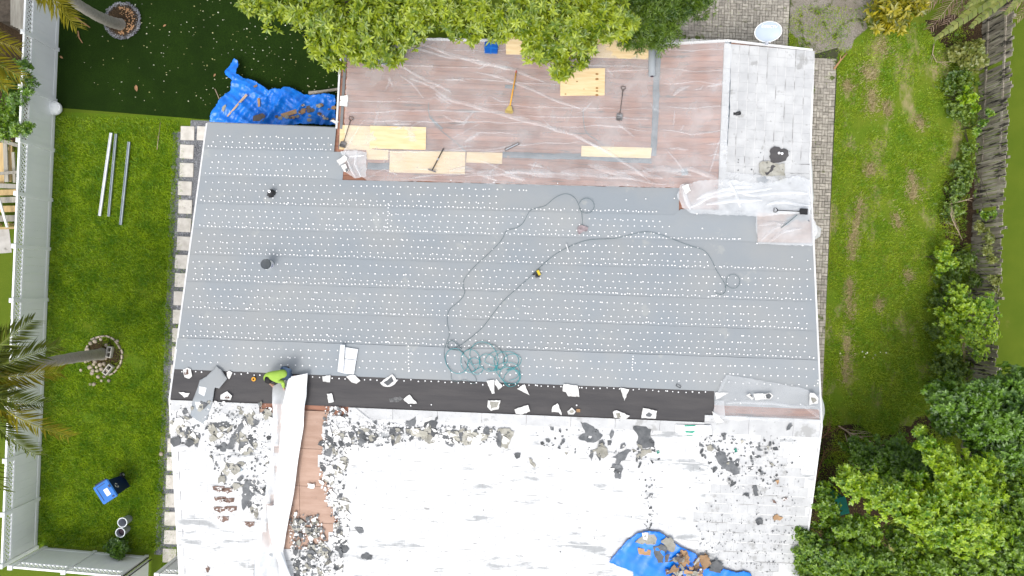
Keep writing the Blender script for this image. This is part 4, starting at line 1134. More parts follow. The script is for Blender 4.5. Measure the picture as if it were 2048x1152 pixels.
blades('path_weeds', [(-12.7, -11.7, -10, 3.5, 5200), (10.66, 11.5, -4, 9, 500), (5.2, 9.7, 8.7, 10.9, 900), (9.7, 10.5, 8.2, 9.6, 1500)], l_blade, .03, .08, .014, thin=.15)
g = np.random.default_rng(9)
pv, pf = [], []
for _ in range(420):
    t = rnd.random() ** .55; x, y = -16.6 + 10.2 * t, rnd.uniform(5.95, 10.6)
    if y < 6.2 and rnd.random() < .5: continue
    s = rnd.uniform(.010, .028); a = rnd.uniform(0, 6.28); o = len(pv); e = rnd.uniform(.4, .9)
    for k in range(5):
        q = 2 * PI * k / 5 + a; pv.append((x + s * math.cos(q), y + s * e * math.sin(q), .02 + rnd.uniform(0, .02)))
    pf += [(o, o + 1, o + 2), (o, o + 2, o + 3), (o, o + 3, o + 4)]
for _ in range(11):
    v = G(rnd.gauss(1722, 20), rnd.gauss(706, 7)); s = rnd.uniform(.015, .035); o = len(pv)
    for k in range(5):
        q = 2 * PI * k / 5; pv.append((v.x + s * math.cos(q), v.y + s * math.sin(q), .09 + rnd.uniform(0, .02)))
    pf += [(o, o + 1, o + 2), (o, o + 2, o + 3), (o, o + 3, o + 4)]
stuff(np_mesh('fallen_petals', pv, pf, m_petal, origin=(-10, 8, 0)))
for lab, px, py, s in (('large curled dry leaf on the turf middle', 274, 177, .13), ('dry brown leaf on turf close to the white fence', 124, 115, .08), ('pale dry leaf on the turf nearest the tarpaulin tip', 430, 151, .07), ('pale dry leaf near the end of the gravel bed', 330, 52, .07)):
    v = G(px, py); mb = MB(); a = rnd.uniform(0, 6)
    sh = [(-1, 0, .1), (-.4, .45, .35), (.3, .4, .3), (1, 0, .15), (.3, -.4, .35), (-.4, -.45, .3), (0, 0, .08)]
    pts = [(v.x + s * (x * math.cos(a) - y * math.sin(a)), v.y + s * (x * math.sin(a) + y * math.cos(a)), .02 + s * z) for x, y, z in sh]
    mb.add(pts, [(i, (i + 1) % 6, 6) for i in range(6)]); tag(mb.build('fallen_leaf', m_dry), lab, 'leaf', 'dry leaves on the turf')

# ------------------------------------------------------------------ stones, blocks and lumber
ring = thing('stone_ring_edging', 'broken ring of thin curved edging round the palm base', 'edging', G(208, 712))
c0 = G(208, 712)
for k in range(15):
    a = math.radians(-62 + k * 15.5)
    if k in (13,): continue
    rr_ = .69 + rnd.uniform(-.02, .02); p = c0 + Vector((rr_ * math.cos(a), rr_ * 1.05 * math.sin(a), .045))
    mb = MB(); mb.box(p, (.055, .155, .09), Matrix.Rotation(a + rnd.uniform(-.1, .1), 3, 'Z') @ Matrix.Rotation(rnd.uniform(-.25, .25), 3, 'Y')); mb.build('edging_piece', m_rock, ring)
mb = MB(); mb.lathe([(.66, .0), (.5, .03), (0, .06)], Matrix.Translation((c0.x, c0.y, .006)), 30)
struct(mb.build('bare_soil', m_mulch, smooth=True))
bm = bmesh.new(); bmesh.ops.create_icosphere(bm, subdivisions=2, radius=1)
for v in bm.verts: v.co *= 1 + .16 * noise.noise(v.co * 1.4); v.co.z *= .68
rm = bpy.data.meshes.new('stone'); bm.to_mesh(rm); bm.free(); rm.materials.append(m_rock); rm.polygons.foreach_set('use_smooth', [True] * len(rm.polygons))
stones = [(183, 686), (192, 682), (203, 678), (214, 690), (236, 682), (176, 699), (178, 721), (183, 733), (189, 728), (194, 734), (202, 729), (210, 727), (205, 738), (196, 741), (187, 741), (213, 716), (163, 740), (180, 735), (198, 753), (210, 753), (204, 761), (219, 761), (182, 768), (190, 768), (172, 723), (217, 742), (186, 746), (215, 734), (192, 722)]
for i, (px, py) in enumerate(stones):
    v = G(px, py); o = bpy.data.objects.new('stone', rm); C.objects.link(o); s = rnd.uniform(.055, .095)
    o.location = (v.x, v.y, s * .62); o.scale = (s, s * rnd.uniform(.75, 1), s); o.rotation_euler = (rnd.uniform(-.3, .3), rnd.uniform(-.3, .3), rnd.uniform(0, 6))
    lab = 'round fist sized stone lying inside the palm ring' if py < 722 and px != 236 else ('round stone in the loose heap below the palm trunk' if py < 748 else 'round stone in the grass below the stone heap')
    if px == 236: lab = 'single round stone outside the edging ring at its upper right'
    tag(o, lab, 'stone', lab.replace('round ', '').replace('fist sized ', ''))
v = G(324, 907); o = bpy.data.objects.new('stone', rm); C.objects.link(o); o.location = (v.x, v.y, .05); o.scale = (.08, .08, .08); tag(o, 'single stone on the lawn edge beside the stepping stones', 'stone')
def cinder(label, px, py, ang, z=.0):
    v = G(px, py, .1 + z); R = Matrix.Rotation(ang, 3, 'Z'); root = thing('concrete_block', label, 'block', (v.x, v.y, z))
    mb = MB(); hx, hy, hh, t = .095, .20, .19, .032
    for (cx, cy, sx, sy) in ((-hx + t / 2, 0, t, 2 * hy), (hx - t / 2, 0, t, 2 * hy), (0, -hy + t / 2, 2 * hx - 2 * t, t), (0, hy - t / 2, 2 * hx - 2 * t, t), (0, 0, 2 * hx - 2 * t, t)):
        q = R @ Vector((cx, cy, 0)); mb.box((v.x + q.x, v.y + q.y, z + hh / 2), (sx, sy, hh), R)
    mb.build('shell', m_cinder, root)
    mb = MB(); mb.box((v.x, v.y, z + .02), (2 * hx - 2 * t - .004, 2 * hy - 2 * t, .03), R); mb.build('soil_fill', m_mulch, root)
cinder('hollow concrete block standing upright inside the ring', 220, 704, -.12)
cinder('hollow concrete block set askew below the ring', 217, 739, -.62)
# neighbour's timber and shed behind the white fence
sh = thing('shed', 'low grey boarded shed roof behind the white fence corner', 'shed', G(30, 20))
for k in range(6):
    v = G(24 + 5.2 * k, 14 + 2.6 * k, 1.0); mb = MB(); mb.box(v, (.088, 1.3, .03), Matrix.Rotation(A, 3, 'Z')); mb.build('board', m_shed, sh)
mb = MB(); v = G(33, 20, .5); mb.box(v, (.5, 1.2, .95), Matrix.Rotation(A, 3, 'Z')); mb.build('body', m_bark, sh)
lum = thing('timber_stack', 'stack of yellow and grey timber behind the white fence', 'timber', G(10, 380))
for (px, py, sx, sy, z, an, m) in ((4, 330, .16, 1.6, .3, .02, m_lumber), (12, 325, .14, 1.4, .5, .04, m_shed), (21, 322, .12, 1.5, .35, -.02, m_lumber), (28, 335, .10, 1.1, .4, .05, m_shed), (12, 346, .9, .10, .7, .08, m_shed), (12, 372, .9, .16, .5, -.04, m_shed), (10, 385, .9, .2, .4, .03, m_lumber), (8, 400, .9, .2, .4, .03, m_shed), (8, 418, .9, .22, .35, .02, m_lumber), (8, 437, .9, .22, .35, .02, m_shed), (6, 425, .07, 1.1, .7, .28, m_trim), (12, 456, .9, .08, .5, .02, m_lumber), (15, 285, .8, .12, .6, -.3, m_shed)):
    v = G(px, py, z); mb = MB(); mb.box(v, (sx, sy, .05), Matrix.Rotation(A + an, 3, 'Z')); mb.build('plank', m, lum)
for (px, py) in ((2, 300), (26, 300), (2, 450), (26, 450)):
    v = G(px, py); mb = MB(); mb.box((v.x, v.y, .14), (.1, .1, .28)); mb.build('bearer', m_lumber, lum)
# ------------------------------------------------------------------ clear plastic over the rear wing
cov = [(700, 84), (860, 79), (1040, 78), (1200, 78), (1320, 80), (1400, 80), (1452, 82), (1462, 100), (1456, 200), (1453, 300), (1452, 345), (1520, 352), (1600, 352), (1619, 380), (1618, 428), (1520, 428), (1450, 426), (1400, 423), (1372, 416), (1364, 395), (1357, 377), (1250, 374), (1100, 371), (950, 367), (820, 363), (735, 362), (700, 340), (690, 300), (692, 200)]
film_lines = []
def film_z(x, y):
    a = crease(x, y, .9, 2.0, -.42, 2.6) * .05 + crease(x, y, 1.9, 5.0, 1.0, 2.4) * .035
    b = .016 * max(0, math.sin(y * 2 * PI / .38 + .8 * noise.noise((x * .4, y, 3)))) ** 6
    return zroof(x, y) + .05 + a + b
mb = sheet_mb(poly_r(cov), film_z, .085, 0, seed=4, rag=.02)
ft = thing('plastic_sheet', 'large clear plastic sheet over the brown rear roof with long diagonal folds', 'plastic sheet', Rf(1050, 220))
mb.build('film', f_film, ft, smooth=True)
def fold(px, w, m=f_fold, parent=None, h=.06, zf=None, seed=1, wob=.06):
    """a fold of the film: several layers lying over each other, a raised narrow strip"""
    P = [Rf(*p) for p in px]; q = random.Random(seed); pts = []
    for i in range(len(P) - 1):
        k = max(2, int((P[i + 1] - P[i]).length / .16))
        for j in range(k): pts.append(P[i].lerp(P[i + 1], j / k))
    pts.append(P[-1]); mb = MB(); n = len(pts); rows = []
    ph = q.uniform(0, 99)
    for i, p in enumerate(pts):
        d = pts[min(i + 1, n - 1)] - pts[max(i - 1, 0)]; nr = Vector((-d.y, d.x, 0)).normalized()
        t = i / (n - 1); ww = w * (.35 + .65 * math.sin(PI * t) ** .5) * (1 + .35 * noise.noise((i * .35, ph, 0)))
        off = nr * wob * noise.noise((i * .22, ph, 5))
        row = []
        for s, hh in ((-.5, 0), (-.12, h), (.16, h * .8), (.5, 0)):
            v = p + off + nr * ww * s; v.z = (zf or film_z)(v.x, v.y) + .006 + hh * (.6 + .4 * noise.noise((i * .3, ph, 2))); row.append(v)
        rows.append(row)
    vs = [v for r in rows for v in r]
    mb.add(vs, [(i * 4 + j, (i + 1) * 4 + j, (i + 1) * 4 + j + 1, i * 4 + j + 1) for i in range(n - 1) for j in range(3)])
    return mb.build('fold', m, parent or ft, smooth=True)
folds = [([(838, 89), (900, 108), (958, 127), (1030, 140), (1060, 155), (1088, 164)], .16), ([(807, 134), (855, 164), (903, 185)], .12), ([(821, 158), (862, 175), (903, 202), (979, 223), (1054, 243), (1160, 274), (1198, 301)], .17),
         ([(951, 147), (1027, 164), (1095, 195), (1164, 219)], .13), ([(801, 154), (825, 172), (848, 199)], .08), ([(1150, 274), (1232, 315), (1300, 363)], .12), ([(820, 100), (880, 112), (960, 122)], .10),
         ([(700, 204), (790, 204), (850, 207)], .05), ([(700, 225), (850, 224), (1010, 226)], .06), ([(715, 243), (880, 245), (1060, 247)], .06), ([(950, 210), (1120, 215), (1300, 220)], .05), ([(1030, 233), (1180, 236), (1300, 241)], .06),
         ([(945, 266), (1000, 267), (1027, 272)], .06), ([(805, 133), (900, 136), (960, 138)], .05), ([(870, 160), (970, 160), (1120, 172)], .05), ([(910, 103), (1000, 103), (1100, 100)], .04), ([(1120, 255), (1200, 253), (1300, 262)], .06),
         ([(930, 355), (1040, 345), (1130, 347), (1260, 360), (1330, 370)], .12), ([(820, 358), (880, 350), (960, 348)], .09), ([(960, 322), (1000, 338), (1030, 354)], .09), ([(1040, 290), (1010, 300), (960, 304)], .07), ([(1160, 285), (1060, 290), (970, 300), (900, 302)], .07),
         ([(1210, 145), (1260, 143), (1300, 140)], .06), ([(1120, 128), (1200, 133), (1300, 136)], .05), ([(760, 275), (790, 268), (830, 270)], .05), ([(690, 300), (715, 268), (730, 240)], .06), ([(1330, 140), (1390, 145), (1455, 142)], .05), ([(1325, 100), (1390, 104), (1456, 98)], .05),
         ([(1325, 168), (1390, 166), (1452, 172)], .05), ([(1330, 215), (1390, 218), (1452, 214)], .05), ([(1320, 260), (1380, 270), (1448, 262)], .06), ([(1440, 270), (1425, 320), (1415, 350)], .07), ([(1370, 345), (1350, 320), (1330, 300)], .05),
         ([(905, 280), (935, 262), (960, 250)], .05), ([(770, 210), (800, 200), (815, 207)], .04), ([(850, 205), (870, 195), (890, 205)], .04), ([(980, 192), (1000, 205), (1030, 206)], .04), ([(735, 300), (800, 306), (870, 303), (930, 302)], .07), ([(745, 350), (770, 340), (800, 352)], .06)]
fq = random.Random(77)
for i in range(46):
    an = fq.choice((.35, .5, -.1, .05, 1.9, 2.4, -.5)) + fq.gauss(0, .18); L_ = fq.uniform(14, 48)
    x0, y0 = fq.uniform(720, 1430), fq.uniform(110, 350); x1, y1 = x0 + L_ * math.cos(an), y0 + L_ * math.sin(an)
    if not (90 < y1 < 362): continue
    folds.append(([(x0, y0), ((x0 + x1) / 2 + fq.uniform(-3, 3), (y0 + y1) / 2 + fq.uniform(-3, 3)), (x1, y1)], fq.uniform(.05, .13)))
for i in range(9):
    x0 = 900 + i * 55; folds.append(([(x0, 335 + fq.uniform(-8, 12)), (x0 + 40, 345 + fq.uniform(-8, 8)), (x0 + 95, 358 + fq.uniform(-6, 6))], fq.uniform(.18, .3)))
for i, (p, w) in enumerate(folds): fold(p, w * .8, seed=i, h=.05 if w > .08 else .03)
# milky bunched film over the foot of the gable
bun = thing('plastic_sheet', 'bunched milky plastic sheet where the white gable meets the grey sheeting', 'plastic sheet', Rf(1480, 395))
mz = lambda x, y: zroof(x, y) + .09 + crease(x, y, 1.6, 8.0, .5, 2.2) * .07
sheet_mb(poly_r([(1358, 372), (1400, 362), (1450, 360), (1500, 366), (1545, 366), (1590, 352), (1618, 360), (1617, 428), (1560, 428), (1520, 434), (1480, 432), (1430, 430), (1385, 428), (1362, 416), (1352, 390)]), mz, .07, 0, seed=6, rag=.03).build('film', f_milk, bun, smooth=True)
for i, p in enumerate(([(1362, 370), (1368, 398), (1378, 420)], [(1375, 415), (1420, 395), (1480, 385), (1540, 378)], [(1390, 400), (1440, 380), (1500, 372)], [(1440, 378), (1500, 390), (1570, 386), (1612, 388)], [(1410, 410), (1470, 400), (1520, 402)], [(1530, 410), (1570, 404), (1615, 410)], [(1455, 365), (1470, 390), (1478, 415)])):
    fold(p, .14, f_milk, bun, .06, mz, 40 + i)
pz = lambda x, y: zroof(x, y) + .055 + crease(x, y, 1.6, 8.0, .8, 2.4) * .05
pk = thing('plastic_sheet', 'wrinkled clear plastic over the small bare boards at the right eave', 'plastic sheet', Rf(1570, 460))
sheet_mb(poly_r([(1508, 427), (1560, 424), (1622, 428), (1634, 462), (1622, 492), (1560, 490), (1514, 488)]), pz, .07, 0, seed=16, rag=.02).build('film', f_milk, pk, smooth=True)
for i, p in enumerate(([(1520, 484), (1545, 460), (1575, 440)], [(1535, 486), (1565, 465), (1600, 455)], [(1515, 450), (1545, 445), (1570, 452)])): fold(p, .10, f_fold, pk, .05, pz, 140 + i)
side = thing('plastic_sheet', 'clear plastic hanging over the gable eave above the block path', 'plastic sheet', Rf(1617, 380))
mb = MB(); pts = []
for i in range(15):
    t = i / 14; y0 = 5.2 - 3.6 * t
    w = .10 + .22 * math.sin(PI * t) + (.34 if 10 < i < 13 else 0)
    for s in (0, .5, 1): pts.append((9.50 + w * s + .05 * noise.noise((t * 9, s, 3)), y0, 2.74 + max(0, (3.2 - y0) * .13) - .30 * s * s + .04 * noise.noise((t * 7, s, 7))))
mb.add(pts, [(i * 3 + j, i * 3 + j + 1, (i + 1) * 3 + j + 1, (i + 1) * 3 + j) for i in range(14) for j in range(2)])
mb.build('film', f_milk, side, smooth=True)
# film over the inner corner at the left
cz = lambda x, y: zroof(x, y) + .07 + crease(x, y, 2.2, 3.0, .8, 1.8) * .06
corner = thing('plastic_sheet', 'crumpled plastic over the inner roof corner held by two pale scraps', 'plastic sheet', Rf(705, 330))
sheet_mb(poly_r([(682, 303), (715, 302), (735, 306), (734, 354), (712, 358), (692, 345), (676, 328), (690, 318)]), cz, .06, 0, seed=8, rag=.02).build('film', f_milk, corner, smooth=True)
for i, p in enumerate(([(690, 308), (700, 330), (715, 355)], [(715, 305), (712, 330), (724, 354)], [(700, 315), (730, 312)])): fold(p, .09, f_milk, corner, .05, cz, 60 + i)
# film over the right end of the ridge
rz_ = lambda x, y: zroof(x, y) + .06 + crease(x, y, 1.1, 4.0, -.15, 3.0) * .035
rid = thing('plastic_sheet', 'smooth clear plastic sheet draped over the right end of the ridge', 'plastic sheet', Rf(1540, 800))
sheet_mb(poly_r([(1451, 749), (1490, 755), (1560, 767), (1600, 775), (1638, 790), (1640, 806), (1643, 845), (1580, 843), (1500, 840), (1445, 838), (1424, 834), (1428, 812), (1430, 790)]), rz_, .09, 0, seed=9, rag=.02).build('film', film_mat('sheer_film', .22, edge=.4), rid, smooth=True)
for i, p in enumerate(([(1448, 806), (1500, 803), (1560, 808), (1630, 812)], [(1445, 832), (1500, 834), (1570, 835), (1636, 834)], [(1600, 810), (1622, 822), (1638, 834)], [(1434, 786), (1444, 766), (1452, 750)], [(1630, 812), (1640, 822), (1641, 834)])): fold(p, .10, f_fold, rid, .04, rz_, 70 + i)
sheet_mb(poly_r([(1428, 800), (1446, 800), (1448, 830), (1424, 832)]), lambda x, y: rz_(x, y) + .02, .08, 0, seed=12).build('gathered_end', f_milk, rid, smooth=True)
mb = MB(); pts = []
for i in range(9):
    t = i / 8; w = .04 + .16 * math.sin(PI * t)
    for s in (0, 1): pts.append((9.50 + w * s, -2.75 - 1.1 * t, zroof(9.5, -2.75 - 1.1 * t) + .06 - .12 * s))
mb.add(pts, [(i * 2, i * 2 + 1, i * 2 + 3, i * 2 + 2) for i in range(8)]); mb.build('overhang', f_milk, rid, smooth=True)

# ------------------------------------------------------------------ plywood sheets
def ply(label, px, lift, m=m_ply, th=.014):
    pts = poly_r(px); mb = MB()
    n = len(pts); ar = sum(pts[i][0] * pts[(i + 1) % n][1] - pts[(i + 1) % n][0] * pts[i][1] for i in range(n))
    if ar < 0: pts = pts[::-1]
    mb.prism(pts, lambda x, y: zroof(x, y) + lift, lambda x, y: zroof(x, y) + lift + th)
    return tag(mb.build('plywood_sheet', m), label, 'plywood', 'plywood sheets on the rear roof')
ply('pale plywood sheet at the left roof edge under the square shovel', [(680, 250), (745, 253), (744, 299), (777, 300), (777, 320), (734, 319), (733, 300), (679, 299)], .004)
ply('brightest plywood sheet lying over the left plywood pieces', [(742, 253), (853, 256), (852, 301), (741, 298)], .10)
ply('plywood sheet with a black scraper lying across it', [(780, 302), (931, 304), (930, 349), (779, 345)], .024)
ply('faint plywood strip under the film by the dark underlay strip', [(934, 304), (1005, 306), (1004, 328), (932, 325)], .004)
ply('long narrow plywood strip at the foot of the rear roof', [(1163, 292), (1303, 296), (1301, 317), (1162, 313)], .022)
ply('square plywood sheet with a row of dark knots', [(1120, 140), (1209, 139), (1208, 193), (1120, 194)], .13)
ply('plywood sheet at the rear edge beside the folded blue tarp', [(1012, 72), (1110, 76), (1110, 113), (1012, 111)], .11)
ply('plywood strip at rear edge running under the standing roll', [(1112, 79), (1300, 82), (1298, 121), (1111, 115)], .10)
kn = bpy.data.objects['plywood_sheet.005']
mb = MB()
for (px, py, s) in ((1194, 148, .05), (1194, 158, .055), (1194, 176, .045), (1194, 182, .04), (1194, 190, .05), (1154, 163, .03), (1132, 166, .03), (1131, 188, .03), (1168, 178, .02)):
    v = Rf(px, py, .15); o = [(v.x + s * (1.2 if abs(c) else 1) * math.cos(a) * .9, v.y + s * math.sin(a) * .7) for a, c in ((2 * PI * k / 9, 1) for k in range(9))]
    mb.prism(o, lambda x, y: zroof(x, y) + .1435, lambda x, y: zroof(x, y) + .1455)
stuff(mb.build('knot', mat('dark_knot', (.36, .20, .07), (.24, .12, .04), rough=.8, scale=25), kn))

# ------------------------------------------------------------------ tools on the rear roof
def shovel(label, hp, bp, m_h, m_b, blade=(.24, .27), dhandle=True, lift=.13, name='shovel', cat='shovel', rad=.016):
    a, b = Rf(*hp, lift), Rf(*bp, lift); d = (b - a).normalized(); R = Matrix.Rotation(math.atan2(d.y, d.x) - PI / 2, 3, 'Z')
    root = thing(name, label, cat, (a + b) / 2 - Vector((0, 0, lift)))
    mb = MB(); mb.tube([a + d * .1, b - d * blade[1] * .5], rad, 7); mb.build('shaft', m_h, root, smooth=True)
    n = Vector((-d.y, d.x, 0)).normalized()
    if dhandle:
        mb = MB(); mb.tube([a + d * .14, a + d * .06 + n * .07, a - n * 0 + n * .07, a - n * .07, a + d * .06 - n * .07, a + d * .14], .014, 6); mb.build('grip', m_h, root)
    mb = MB(); w, l = blade; c = b
    for sgn in (-1, 1):
        mb.box(c + n * sgn * (w / 2 - .006), (.012, l, .05), R)
    mb.box(c - Vector((0, 0, .012)), (w - .024, l, .01), R)
    mb.box(c - d * (l / 2 + .006), (w * .7, .012, .06), R)
    mb.build('blade', m_b, root)
    mb = MB()
    for i in range(-2, 3): mb.box(c + n * (i * w * .16) + d * .06 + Vector((0, 0, -.001)), (.012, l * .7, .006), R)
    stuff(mb.build('rib', m_black, root))
    return root
m_steel = mat('dull_steel', (.20, .19, .19), (.14, .13, .13), rough=.5, scale=9, metal=.3)
m_dsteel = mat('brown_steel', (.085, .07, .065), (.12, .10, .09), rough=.6, scale=9)
shovel('square shovel with heart shaped grip leaning on left plywood', (703, 234), (686, 289), m_dsteel, m_steel, (.19, .17), rad=.014)
shovel('square shovel lying alone on the right part of the brown roof', (1247, 173), (1239, 234), m_dsteel, m_steel, (.20, .21), rad=.014)
shovel('black flat shovel lying on the plastic at the right eave', (1548, 420), (1608, 423), m_black, m_black, (.19, .24), rad=.015, lift=.22)
r = thing('push_broom', 'yellow handled broom with straw bristles on the brown roof', 'broom', Rf(1025, 185))
a, b = Rf(1032, 146, .16), Rf(1020, 212, .16); d = (b - a).normalized(); n = Vector((-d.y, d.x, 0))
mb = MB(); mb.tube([a, b], .020, 8); mb.build('handle', m_yellow, r, smooth=True)
mb = MB(); mb.tube([a - d * .0, a - d * .08], .022, 8); mb.build('handle_tip', mat('red_tip', (.5, .1, .06)), r)
mb = MB(); q = [b - n * .05, b + n * .05, b + d * .17 + n * .12, b + d * .17 - n * .12]
mb.add([v + Vector((0, 0, .03)) for v in q] + [v - Vector((0, 0, .03)) for v in q], [(0, 1, 2, 3), (7, 6, 5, 4), (0, 4, 5, 1), (1, 5, 6, 2), (2, 6, 7, 3), (3, 7, 4, 0)]); mb.build('head', m_bristle, r)
mb = MB()
for i in range(9):
    t = (i - 4) / 4; mb.box(b + d * (.17 + .03) + n * t * .115, (.018, .09, .05), Matrix.Rotation(math.atan2(d.y, d.x) - PI / 2 - t * .3, 3, 'Z'))
mb.build('bristles', m_bristle, r)
r = thing('scraper', 'long black roof scraper lying across the plywood sheet', 'scraper', Rf(874, 322))
a, b = Rf(887, 297, .15), Rf(864, 341, .15); d = (b - a).normalized(); n = Vector((-d.y, d.x, 0))
mb = MB(); mb.tube([a, b], .019, 7); mb.build('handle', m_black, r)
mb = MB(); mb.box(b, (.26, .05, .02), Matrix.Rotation(math.atan2(d.y, d.x) - PI / 2 + .1, 3, 'Z')); mb.build('blade', m_steel, r)
mb = MB(); c = a.lerp(b, .45); mb.tube([c, c + d * .07], .024, 7); mb.build('sleeve', m_grey_p, r)
r = thing('utility_bar', 'short dark bar lying above the underlay strip on the rear roof', 'bar', Rf(1024, 293))
a, b = Rf(1010, 300, .14), Rf(1038, 287, .14); d = (b - a).normalized()
mb = MB(); mb.box((a + b) / 2, (.07, (b - a).length, .05), Matrix.Rotation(math.atan2(d.y, d.x) - PI / 2, 3, 'Z')); mb.build('bar', m_dsteel, r)
mb = MB(); mb.box((a + b) / 2 + Vector((0, 0, .028)), (.03, (b - a).length * .9, .008), Matrix.Rotation(math.atan2(d.y, d.x) - PI / 2, 3, 'Z')); mb.build('groove', m_grey_p, r)
# roll of underlayment and folded blue tarp
r = thing('underlayment_roll', 'rolled grey underlayment standing out at the rear roof edge', 'roll', Rf(1304, 117))
a, b = Rf(1304, 84, .15), Rf(1304, 152, .13)
mb = MB(); mb.tube([a, a.lerp(b, .5), b], .115, 18); mb.build('roll', m_membrane, r, smooth=True)
mb = MB(); d = (b - a).normalized(); mb.tube([a - d * .03, a - d * .002], .05, 10); mb.tube([b + d * .002, b + d * .02], .05, 10); mb.build('core', m_hole, r)
mb = MB(); mb.box(Rf(1317, 84, .08), (.28, .06, .05)); mb.build('end_tie', m_metal, r)
r = thing('folded_tarp', 'neatly folded blue tarp near the rear roof edge', 'tarp', Rf(982, 95))
for k in range(4):
    c = Rf(982 + .3 * k, 95.5, .07 + .035 * k); mb = MB(); bm = bmesh.new(); bmesh.ops.create_cube(bm, size=1); bmesh.ops.scale(bm, vec=(.44 - .012 * k, .39 - .01 * k, .034), verts=bm.verts)
    bmesh.ops.bevel(bm, geom=list(bm.edges), offset=.014, segments=2, affect='EDGES')
    bmesh.ops.subdivide_edges(bm, edges=list(bm.edges), cuts=1)
    for v in bm.verts: v.co.z += .008 * noise.noise((v.co.x * 9, v.co.y * 9, k)); v.co.x += .008 * noise.noise((v.co.y * 14, k, 1))
    mb.add([v.co + c for v in bm.verts], [tuple(q.index for q in f.verts) for f in bm.faces]); bm.free(); mb.build('layer', m_blue2, r, smooth=False)
mb = MB(); c = Rf(982, 95.5, .21); mb.box((c.x, c.y, c.z - .006), (.035, .40, .012)); mb.box((c.x, c.y, c.z - .004), (.45, .03, .012)); mb.build('crease_band', mat('light_blue_band', (.01, .16, .55)), r)
# wheelbarrow-like pan half hidden by the leaves at the rear left
r = thing('metal_pan', 'grey metal pan half hidden by leaves at the rear roof edge', 'pan', Rf(780, 115))
c = Rf(780, 118, .09); mb = MB(); mb.lathe([(0, 0), (.34, 0), (.46, .14), (.49, .145), (.46, .12), (.33, .01)], Matrix.Translation(c) @ Matrix.Diagonal((1.0, .55, 1, 1)), 24); mb.build('pan', m_metal, r, smooth=True)
mb = MB(); mb.box(c + Vector((0, .30, .16)), (.95, .07, .04)); mb.build('rim_bar', m_metal, r)
for (s, lab) in ((703, ''), ):
    pass

# ------------------------------------------------------------------ scraps and sheets lying about
def scrap(label, px, m, name='roofing_scrap', cat='scrap', lift=.03, curl=.05, th=.012, group=None, sp=.06, zf=None, seed=None, hole=None):
    sd = seed if seed is not None else int(px[0][0] * 7 + px[0][1])
    pts = poly_r(px); c = sum(pts, Vector((0, 0))) / len(pts); R = max((p - c).length for p in pts)
    base = zf or zroof
    def z(x, y):
        q = Vector((x, y)) - c
        return base(x, y) + lift + curl * (q.length / R) ** 2 * (.5 + .8 * noise.noise((x * 2.2, y * 2.2, sd))) + .012 * noise.noise((x * 7, y * 7, sd))
    mb = sheet_mb(pts, z, max(sp, R / 7), th, seed=sd, rag=.035 if 'felt' in name or 'flake' in name else .012)
    o = tag(mb.build(name, m), label, cat, group)
    if hole:
        hp = poly_r(hole[0]); mb = sheet_mb(hp, lambda x, y: z(x, y) + .006, .06, .005, seed=sd + 1, rag=.015); mb.build('torn_face', hole[1], o)
    return o
W = m_flake_w
